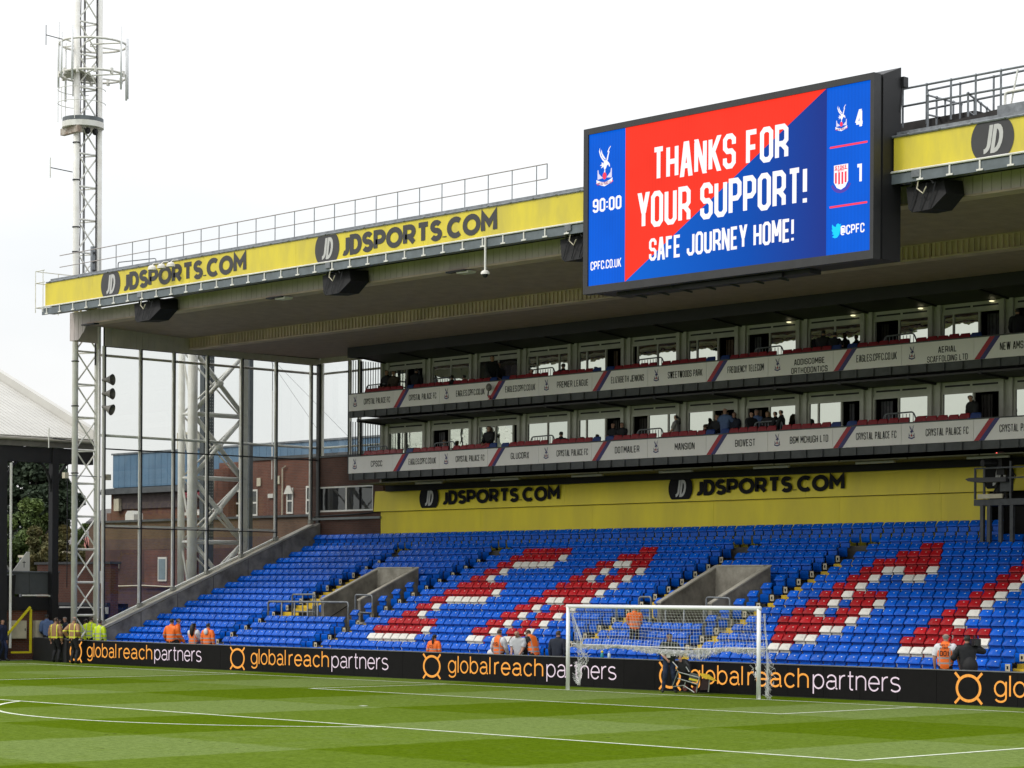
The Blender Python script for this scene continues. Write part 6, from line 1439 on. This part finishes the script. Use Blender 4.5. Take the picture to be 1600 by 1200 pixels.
def build_people():
    tmp = []
    for P in PEOPLE:
        V, E, Rr, cat, info = skeleton(P['pose']); me = bpy.data.meshes.new('body'); me.from_pydata([tuple(v) for v in V], [(a, b) for a, b, c in E], []); me.update()
        o = bpy.data.objects.new('body_tmp', me); COL.objects.link(o); o.modifiers.new('s', 'SKIN'); o.modifiers.new('u', 'SUBSURF').levels = 2
        o.modifiers['s'].use_smooth_shade = True; o.modifiers['u'].render_levels = 2
        for i, r in enumerate(Rr): me.skin_vertices[0].data[i].radius = r
        me.skin_vertices[0].data[0].use_root = True
        tmp.append((P, o, V, E, Rr, info))
    dg = bpy.context.evaluated_depsgraph_get(); dg.update()
    for P, o, V, E, Rr, info in tmp:
        me = bpy.data.meshes.new_from_object(o.evaluated_get(dg)); vs = [v.co.copy() for v in me.vertices]; ns = [v.normal.copy() for v in me.vertices]; fs = [tuple(p.vertices) for p in me.polygons]
        COL.objects.unlink(o); bpy.data.objects.remove(o); bpy.data.meshes.remove(me)
        segs = [(V[a], V[b], c, a) for a, b, c in E]
        def kind(p):
            best = None
            for a, b, c, ia in segs:
                ab = b-a; t_ = max(0, min(1, (p-a).dot(ab)/ab.length_squared)); d_ = (p-a-ab*t_).length - (.05 if c in ('torso',) else 0)
                if best is None or d_ < best[0]: best = (d_, c)
            return best[1]
        fk = [kind(sum((vs[i] for i in f), Vector())/len(f)) for f in fs]
        k_ = P['h']/1.76; t = thing('person', P['label'], 'person', (P['X'], P['Y'], P['floor']), P['face'], P['group']); t.scale = (k_,)*3
        hpf = info['head']; pel_z = V[0].z
        # continuous body with fingers and nose
        b = MB(); b.v = [tuple(v) for v in vs]; b.f = list(fs); b.m = [0]*len(fs)
        for (hp_, dd, sx) in info['hands']:
            side = dd.cross(Vector((0, 0, 1))); side = side.normalized() if side.length > .1 else Vector((0, 1, 0)); up2 = side.cross(dd).normalized()
            for q in range(4):
                r0 = hp_+side*((q-1.5)*.018); L_ = (.062, .072, .068, .054)[q]; b.tube([r0, r0+dd*L_*.5, r0+dd*L_*.85-up2*.018*1, r0+dd*L_-up2*.035], .0085, 5, radii=[.009, .0085, .008, .006])
            r0 = hp_-dd*.02+side*(.030*sx*-1); b.tube([r0, r0+side*(-.025*sx)+dd*.02, r0+side*(-.030*sx)+dd*.048], .010, 5, radii=[.011, .010, .008])
        n0 = hpf((0, .098, .135)); b.tube([hpf((0,.080,.165)), n0, hpf((0,.082,.118))], .012, 5, radii=[.008, .016, .010])
        for sx in (-1, 1): b.ball(hpf((sx*.078, .0, .145)), .012, .022, .030, 6, 5)
        b.build('body', P['skin'], t, smooth=True)
        ey = MB()
        for sx in (-1, 1): ey.ball(hpf((sx*.032, .088, .158)), .012, .008, .007, 6, 4)
        mth = hpf((0, .086, .095)); ey.ball(mth, .024, .008, .006, 6, 4); ey.build('eyes_and_mouth', MATS['dark_steel'], t)
        def cloth(nm, kinds, off, m, cond=None, parent=t):
            c = MB(); mp_ = {}
            for f, kd in zip(fs, fk):
                ctr = sum((vs[i] for i in f), Vector())/len(f)
                if kd not in kinds or (cond and not cond(ctr, kd)): continue
                ids = []
                for i in f:
                    if i not in mp_: mp_[i] = len(c.v); wob = .004*sin(vs[i].z*40+vs[i].x*23); c.v.append(tuple(vs[i]+ns[i]*(off+wob)))
                    ids.append(mp_[i])
                c.f.append(tuple(ids)); c.m.append(0)
            if c.f: return c.build(nm, m, parent, smooth=True)
        cloth('trousers', ('leg',), .016, P['bottom'] or dark_trs); cloth('trousers_seat', ('torso',), .014, P['bottom'] or dark_trs, lambda c, kd: c.z < pel_z+.06)
        sl_ = ('torso', 'arm', 'fore') if P['sleeves'] == 'long' else ('torso', 'arm')
        def shc(c, kd):
            if kd == 'arm' and P['sleeves'] == 'short': return min((c-V[j]).length for j in info_elb) > .09
            return c.z > pel_z-.02
        # elbows
        info_elb = [V[b_] for b_ in range(len(V)) if False]
        els = [V[e[1]] for e in E if e[2] == 'arm']; els = els[2::3] if len(els) >= 6 else els
        def shc2(c, kd):
            if kd == 'arm' and P['sleeves'] == 'short': return min((c-q).length for q in els) > .10
            return c.z > pel_z-.04 or kd != 'torso'
        cloth('jacket' if P['sleeves'] == 'long' else 'shirt', sl_+('neck',) if P['sleeves'] == 'long' else sl_, .030, P['top'], lambda c, kd: shc2(c, kd) and (kd != 'neck' or c.z < V[4].z-.0))
        if P['vest']: cloth('vest', ('torso',), .044, P['vest'], lambda c, kd: c.z > pel_z-.06)
        cloth('shoes', ('foot',), .012, P['shoes'] or black)
        if P['hair']:
            inv = [None]
            def hc(c, kd):
                rel = c-hpf((0, 0, .15)); fwd = (hpf((0, 1, 0))-hpf((0, 0, 0))); upv_ = (hpf((0, 0, 1))-hpf((0, 0, 0))); f_ = rel.dot(fwd); u_ = rel.dot(upv_)
                if P['hs'] == 'bald': return f_ < .0 and -.05 < u_ < .03
                return u_ > .035 or (f_ < .012 and u_ > -.06)
            cloth('hair', ('head', 'neck'), .016 if P['hs'] != 'bald' else .006, P['hair'], hc)
            if P['hs'] == 'long':
                lm = MB(); lm.tube([hpf((0,-.03,.19)), hpf((0,-.10,.10)), hpf((0,-.13,-.04)), hpf((.01,-.14,-.20)), hpf((0,-.13,-.30))], .1, 10, radii=[.07, .10, .105, .085, .02]); lm.build('long_hair', P['hair'], t, smooth=True)
            if P['hs'] == 'tail':
                lm = MB(); lm.tube([hpf((0,-.08,.15)), hpf((0,-.14,.06)), hpf((.01,-.15,-.10)), hpf((0,-.14,-.18))], .1, 8, radii=[.03, .045, .04, .01]); lm.build('ponytail', P['hair'], t, smooth=True)
        if P['extra']: P['extra'](t, V, info)
dark_trs = mat('dark_trousers', (.012, .012, .016), .8, .2, 6)
jeans = mat('blue_jeans', (.018, .035, .085), .85, .3, 8, dirt=(.010, .018, .040))
hair_b = mat('dark_hair', (.012, .009, .007), .6, .2, 20); hair_g = mat('grey_hair', (.25, .23, .21), .7, .2, 20); hair_br = mat('brown_hair', (.06, .032, .018), .6, .2, 20); hair_bl = mat('fair_hair', (.32, .22, .11), .6, .2, 20)
def hivis(name, col, band, zs, vert=True, bw=.028, dk=None):
    m = mat(name, col, .6, .08, 5, bump=.5, bscale=12); t = m.node_tree; n = t.nodes; l = t.links; b = n['Principled BSDF']; src = b.inputs['Base Color'].links[0].from_socket
    tc_ = n.new('ShaderNodeTexCoord'); sp = n.new('ShaderNodeSeparateXYZ'); l.new(tc_.outputs['Object'], sp.inputs[0]); last = src
    def add_band(sock, c0, w_):
        nonlocal last
        a = n.new('ShaderNodeMath'); a.operation = 'SUBTRACT'; a.inputs[1].default_value = c0; l.new(sock, a.inputs[0]); d = n.new('ShaderNodeMath'); d.operation = 'ABSOLUTE'; l.new(a.outputs[0], d.inputs[0])
        c = n.new('ShaderNodeMath'); c.operation = 'LESS_THAN'; c.inputs[1].default_value = w_; l.new(d.outputs[0], c.inputs[0]); x = n.new('ShaderNodeMix'); x.data_type = 'RGBA'; l.new(c.outputs[0], x.inputs['Factor']); l.new(last, x.inputs['A']); x.inputs['B'].default_value = (*band, 1); last = x.outputs['Result']; return c
    for z in zs: add_band(sp.outputs[2], z, bw)
    if vert:
        ab = n.new('ShaderNodeMath'); ab.operation = 'ABSOLUTE'; l.new(sp.outputs[0], ab.inputs[0]); add_band(ab.outputs[0], vert if vert is not True else .115, bw*.8)
    l.new(last, b.inputs['Base Color']); return m
OR = (.95, .17, .012); GB = (.33, .30, .30)
hv_o = hivis('orange_hivis_jacket', OR, GB, (1.02, 1.16), False, .022); hv_v = hivis('orange_hivis_vest', OR, GB, (1.00, 1.13), .13, .022); hv_y = hivis('yellow_hivis_jacket', (.62, .80, .01), (.35, .38, .30), (1.02, 1.18), .12, .024)
hv_gr = hivis('green_yellow_vest', (.60, .80, .02), (.30, .4, .30), (1.15,), False); ff = hivis('tan_fire_jacket', (.34, .18, .08), (.72, .78, .04), (.99,), .135, .022); ff2 = hivis('tan_fire_coat', (.34, .185, .085), (.72, .78, .04), (.99, 1.22), .125, .018)
whitesh = mat('white_shirt', (.70, .70, .74), .7, .06, 8, bump=.3, bscale=10); greysh = mat('pale_grey_polo', (.52, .53, .56), .8, .08, 8, bump=.3, bscale=10); navysh = mat('navy_jumper', (.010, .016, .035), .8, .2, 8); greensh = mat('dark_green_shirt', (.020, .030, .018), .8, .2, 8)
bluesh = mat('light_blue_shirt', (.10, .16, .32), .8, .1, 8); greent = mat('green_uniform', (.01, .13, .05), .8, .1, 8); blackj = mat('black_hooded_jacket', (.008, .009, .012), .75, .2, 8, bump=.3, bscale=10); palet = mat('pale_top', (.28, .27, .27), .8, .1, 8); lblue = mat('sky_blue_sleeve', (.25, .45, .70), .8, .1)
plaid = mat('checked_shorts', (.30, .28, .30), .8, .4, 25); dblue = mat('dark_blue_coat', (.01, .02, .07), .8, .2)
def num(txt, z, h, w, m=blackp, y=-.185, txt2=None):
    def f(t, V, info):
        q = MB(); text(q, txt, 'block', -w/2, w/2, z, h, y, .16, .09)
        if txt2: text(q, txt2, 'block', -.10, .10, z+h+.05, .05, y, .16, .09); text(q, 'SAFETY', 'block', -.10, .10, z+h+.12, .05, y, .16, .09)
        q.build('vest_lettering', m, t)
    return f
N_ = 0.25   # turned so the back faces the camera (they look up into the seats)
# firefighters in front of the corner board
person('firefighter in tan jacket with yellow braces, left one before the dark board', 87, 1.72, 0, .35, dict(arms='down'), ff, dark_trs, hair_br, height=1.80)
person('taller balding firefighter in tan coat standing at the left end of the lettered board', 115.5, 1.45, 0, .25, dict(arms='hips', feet=((-.16, .05), (.16, -.05))), ff2, dark_trs, hair_g, height=1.86, hairstyle='bald')
person('person in dark blue carrying a black bag at the left edge of the photo', 2, 1.0, 0, -1.2, dict(arms='down', feet=((-.10, .15), (.10, -.1))), dblue, dblue, hair_b, height=1.70, X=-37.4, extra=lambda t, V, i: MB().ball((.36, .02, .72), .12, .22, .24, 10, 7).build('shoulder_bag', tarp, t, smooth=True))
person('steward in green uniform and yellow vest behind the dark corner board', 66, 4.0, 0, 2.2, dict(arms='front'), greent, dark_trs, hair_b, vest=hv_gr, height=1.76)
person('dark-skinned man in a blue shirt leaning behind the left firefighter', 75, 3.4, 0, 1.4, dict(arms='front', lean=.2), bluesh, dark_trs, hair_b, skinm=skind, height=1.92)
person('person in a yellow vest half hidden between the two firefighters', 95, 4.2, 0, 2.7, dict(arms='front'), whitesh, dark_trs, hair_b, vest=hv_gr, height=1.66)
person('grey-haired person facing the pitch beside the taller firefighter', 103, 4.3, 0, 2.9, dict(arms='down'), navysh, dark_trs, hair_g, height=1.78)
person('steward in a bright yellow hi-vis coat left of the mast foot, back turned', 142, 3.3, 0, .3, dict(arms='down'), hv_y, dark_trs, hair_b, height=1.84)
person('steward in yellow behind the one at the mast foot', 134, 3.9, 0, .8, dict(arms='front'), hv_y, dark_trs, hair_b, height=1.72)
person('steward in yellow mostly hidden by the right mast leg', 156, 2.9, 0, .3, dict(arms='down'), hv_y, dark_trs, hair_b, height=1.72)
# stewards between board and front row
person('steward in orange coat with arm out, left of the close pair at front row', 268, 2.55, 0, .3, dict(arms='left_out', lean=.05), hv_o, dark_trs, hair_b, height=1.84)
person('steward in orange coat seen side-on, right of the close pair at front row', 276, 2.75, 0, -.6, dict(arms='low_front', lean=.1), hv_o, dark_trs, hair_b, height=1.86)
person('woman steward in orange vest with long dark hair down her back', 303, 2.6, 0, .3, dict(arms='front'), whitesh, dark_trs, hair_b, height=1.68, vest=hv_v, hairstyle='long')
person('steward in orange jacket with a white hood beside the long-haired woman', 325, 2.6, 0, .3, dict(arms='down'), hv_o, dark_trs, hair_b, height=1.70, extra=lambda t, V, i: MB().ball((0, -.13, 1.42), .10, .06, .13, 10, 7).build('hood', whitesh, t, smooth=True))
person('steward in orange jacket with dark ponytail standing alone at the board', 678, 2.6, 0, .3, dict(arms='down', lean=.12), hv_o, dark_trs, hair_b, height=1.50, hairstyle='tail', extra=num('123', 1.22, .10, .20))
person('steward in orange vest numbered 119 holding a white sack', 780, 2.5, 0, .1, dict(arms='left_out'), whitesh, dark_trs, hair_br, height=1.72, vest=hv_v, extra=lambda t, V, i: (num('119', 1.20, .12, .22)(t, V, i), MB().ball((-.48, .22, .92), .22, .12, .17, 12, 8).build('sack', whitesh, t, smooth=True)))
person('grey-haired man in pale grey polo shirt looking down at the board', 812, 2.5, 0, 3.4, dict(arms='low_front', lean=.16, head=.5, wide=1.12), greysh, dark_trs, hair_g, height=1.72, sleeves='short', hairstyle='bald')
person('person in orange and black vest bending beside the man in the polo shirt', 836, 2.75, 0, 1.5, dict(arms='low_front', lean=.45, head=.4), blackj, dark_trs, hair_br, height=1.80, vest=hv_v)
person('man in a black jumper and checked shorts standing left of the goalpost', 872, 2.5, 0, .25, dict(arms='down', wide=1.15), navysh, plaid, hair_br, height=1.72)
person('steward in orange jacket holding white paper on the stairs behind the goal net', 992, rY(4)-.30, rZ(4)+.02, .9, dict(arms='front', lean=.05), hv_o, dark_trs, hair_g, height=1.62, hairstyle='bald', extra=lambda t, V, i: MB().box(-.22, -.06, .20, .215, 1.12, 1.36).build('paper', white, t))
person('groundsman in dark green shirt and jeans gripping the tipped trolley', 1046, 1.25, 0, -2.3, dict(arms=((-.30, .34, 1.00), (.10, .30, .98)), lean=.12, head=.35, feet=((-.17, 0), (.17, .04))), greensh, jeans, hair_br, height=1.76, sleeves='short', extra=lambda t, V, i: MB().box(-.02, .10, .19, .20, 1.02, 1.22).build('pass_card', white, t))
person('bald steward in white shirt and orange vest numbered 001', 1478, 2.55, 0, .45, dict(arms=((-.27,.05,.86), (.36,.10,.84)), wide=1.08), whitesh, dark_trs, hair_g, height=1.88, sleeves='short', vest=hv_v, hairstyle='bald', extra=num('001', 1.18, .13, .23, txt2='STEWARD'))
def tvcam(t, V, info):
    c = MB(); c.box(.10, .30, -.25, .30, 1.48, 1.66); c.build('shoulder_camera', black, t); MB().tube([(.20,.30,1.57), (.20,.50,1.57)], .06, 10).build('camera_lens', black, t); MB().box(.12, .20, -.42, -.25, 1.50, 1.62).build('camera_battery', dark, t); MB().tube([(.2,.0,1.66), (.2,.10,1.74), (.2,.25,1.66)], .015, 6).build('camera_handle', dark, t); MB().ball((.02, -.30, .95), .20, .16, .26, 10, 7).build('rucksack', tarp, t, smooth=True)
person('cameraman in black hooded jacket with a broadcast camera on his shoulder', 1512, 2.6, 0, .8, dict(arms='shoulder', wide=1.12), blackj, dark_trs, hair_b, height=1.84, extra=tvcam)
# balcony spectators
def bal(px, tier, Yp, lab, zt, **kw):
    fl = TIER[tier]['floor']; sit = kw.pop('sit', 0); pose = kw.pop('pose', dict(arms='front')); hgt = (zt-fl)
    if sit: pose = dict(pose, sit=1); kw['height'] = 1.76*(zt-fl)/1.36
    else: kw['height'] = max(1.5, min(1.92, hgt))
    person(lab, px, Yp, fl+.002, kw.pop('face', 3.3), pose, **kw)
bal(763, 0, 13.3, 'woman in dark top standing at the lower balcony rail looking at the pitch', 9.44, top=blackj, hair=hair_br, hairstyle='long')
bal(1056, 0, 13.3, 'woman in pale top with tied dark hair looking left on the lower balcony', 9.36, face=1.9, top=palet, hair=hair_b, hairstyle='tail', sleeves='short')
bal(1132, 0, 13.9, 'bald man in light blue shirt with arms akimbo in a lower box doorway', 9.55, top=bluesh, pose=dict(arms='hips'), hair=hair_g, hairstyle='bald', sleeves='short')
bal(1119, 0, 13.9, 'woman with fair hair in dark top left of the man in the light blue shirt', 9.33, top=blackj, hair=hair_bl, hairstyle='long')
bal(1146, 0, 14.05, 'person in dark shirt right of the man in the light blue shirt', 9.40, top=navysh, hair=hair_b)
bal(1172, 0, 13.4, 'person in black turned to the right on the lower balcony', 9.30, face=-1.9, top=blackj, hair=hair_b)
bal(1181, 0, 13.9, 'red-faced man in blue shirt just inside the lower box', 9.42, top=bluesh, hair=hair_g)
bal(1198, 0, 13.5, 'blonde woman in dark top on the lower balcony', 9.28, top=blackj, hair=hair_bl, hairstyle='long')
bal(1211, 0, 13.5, 'person with short dark hair silhouetted beside the blonde woman', 9.20, face=2., top=blackj, hair=hair_b)
bal(1220, 0, 13.5, 'tallest silhouetted person at the right of the lower balcony group', 9.30, face=2., top=blackj, hair=hair_b)
bal(1522, 0, 13.3, 'man in black leaning over the lower balcony rail at far right', 9.36, pose=dict(arms='low_front', lean=.30, head=.3), top=blackj, hair=hair_b, face=2.9)
bal(957, 0, 14.0, 'man in black jumper standing in a dark lower box doorway', 9.30, top=blackj, hair=hair_b, pose=dict(arms='fold'))
bal(971, 0, 14.05, 'second man in black standing right in the dark lower box doorway', 9.30, top=blackj, hair=hair_br, pose=dict(arms='fold'))
bal(875, 0, 13.2, 'person in black seated with back to the pitch on the lower balcony', 9.06, face=.4, sit=1, top=blackj, hair=hair_b)
bal(694, 0, 13.9, 'small fair person beside the dark lower box doorway at left', 9.10, sit=1, top=palet, hair=hair_bl)
bal(1100, 0, 13.2, 'round-headed seated person behind the lower balcony handrail', 8.98, face=.4, sit=1, top=blackj, hair=hair_br)
bal(603, 1, 13.5, 'person in black at the far left end of the upper balcony', 12.08, top=blackj, hair=hair_b)
bal(614, 1, 13.4, 'person in brownish top beside the far left person on the upper balcony', 12.0, top=mat('brown_top', (.07, .05, .035), .8, .2), hair=hair_br)
bal(648, 1, 13.9, 'dark figure facing into the second upper box', 12.1, face=.3, top=blackj, hair=hair_b)
bal(766, 1, 13.3, 'tall silhouetted person leaning by the upper balcony handrail', 12.2, face=-1.9, top=blackj, hair=hair_b, pose=dict(arms='low_front', lean=.1))
bal(777, 1, 13.6, 'silhouetted person right of the tall one on the upper balcony', 11.95, face=-1.9, top=blackj, hair=hair_b)
bal(724, 1, 13.2, 'seated person with a cap on the upper balcony at left', 11.56, face=1.5, sit=1, top=blackj, hair=hair_b)
bal(704, 1, 13.3, 'seated dark person left of the capped one on the upper balcony', 11.62, face=.4, sit=1, top=blackj, hair=hair_b)
bal(830, 1, 13.3, 'seated person in black in front of the fourth upper box', 11.55, face=2.6, sit=1, top=blackj, hair=hair_b)
bal(878, 1, 13.3, 'seated broad silhouette in front of the fourth upper box, right side', 11.66, face=.6, sit=1, top=blackj, hair=hair_b)
bal(1284, 1, 13.6, 'broad silhouetted person left of the rail on the upper balcony', 11.95, face=.4, top=blackj, hair=hair_b)
bal(1302, 1, 13.6, 'silhouetted person behind the rail on the upper balcony right of centre', 11.85, face=.4, top=blackj, hair=hair_b)
bal(1313, 1, 13.2, 'round head of a person seated low on the upper balcony right of centre', 11.45, face=.4, sit=1, top=blackj, hair=hair_b)
bal(1588, 1, 13.7, 'dark figure standing at the far right edge of the upper balcony', 12.05, face=1.0, top=blackj, hair=hair_b)
build_people()
t = Thing('hanging_microphone', 'small grey windshield and camera on a bracket on the upper balcony fascia', 'microphone', (at(761, 12.3), 12.3, 10.5)); xx = at(762, 12.3)
t.part('windshield', MB().ball((xx, 12.3, 10.83), .12, .12, .15, 10, 7), mat('fur_grey', (.28, .27, .26), .9, .3, 20), smooth=True); t.part('bracket', MB().tube([(xx,12.3,10.8), (xx-.05,12.3,10.5), (xx-.05,12.45,10.4)], .025, 6), black); t.part('red_tag', MB().box(xx-.02, xx+.08, 12.28, 12.32, 10.42, 10.52), redp)
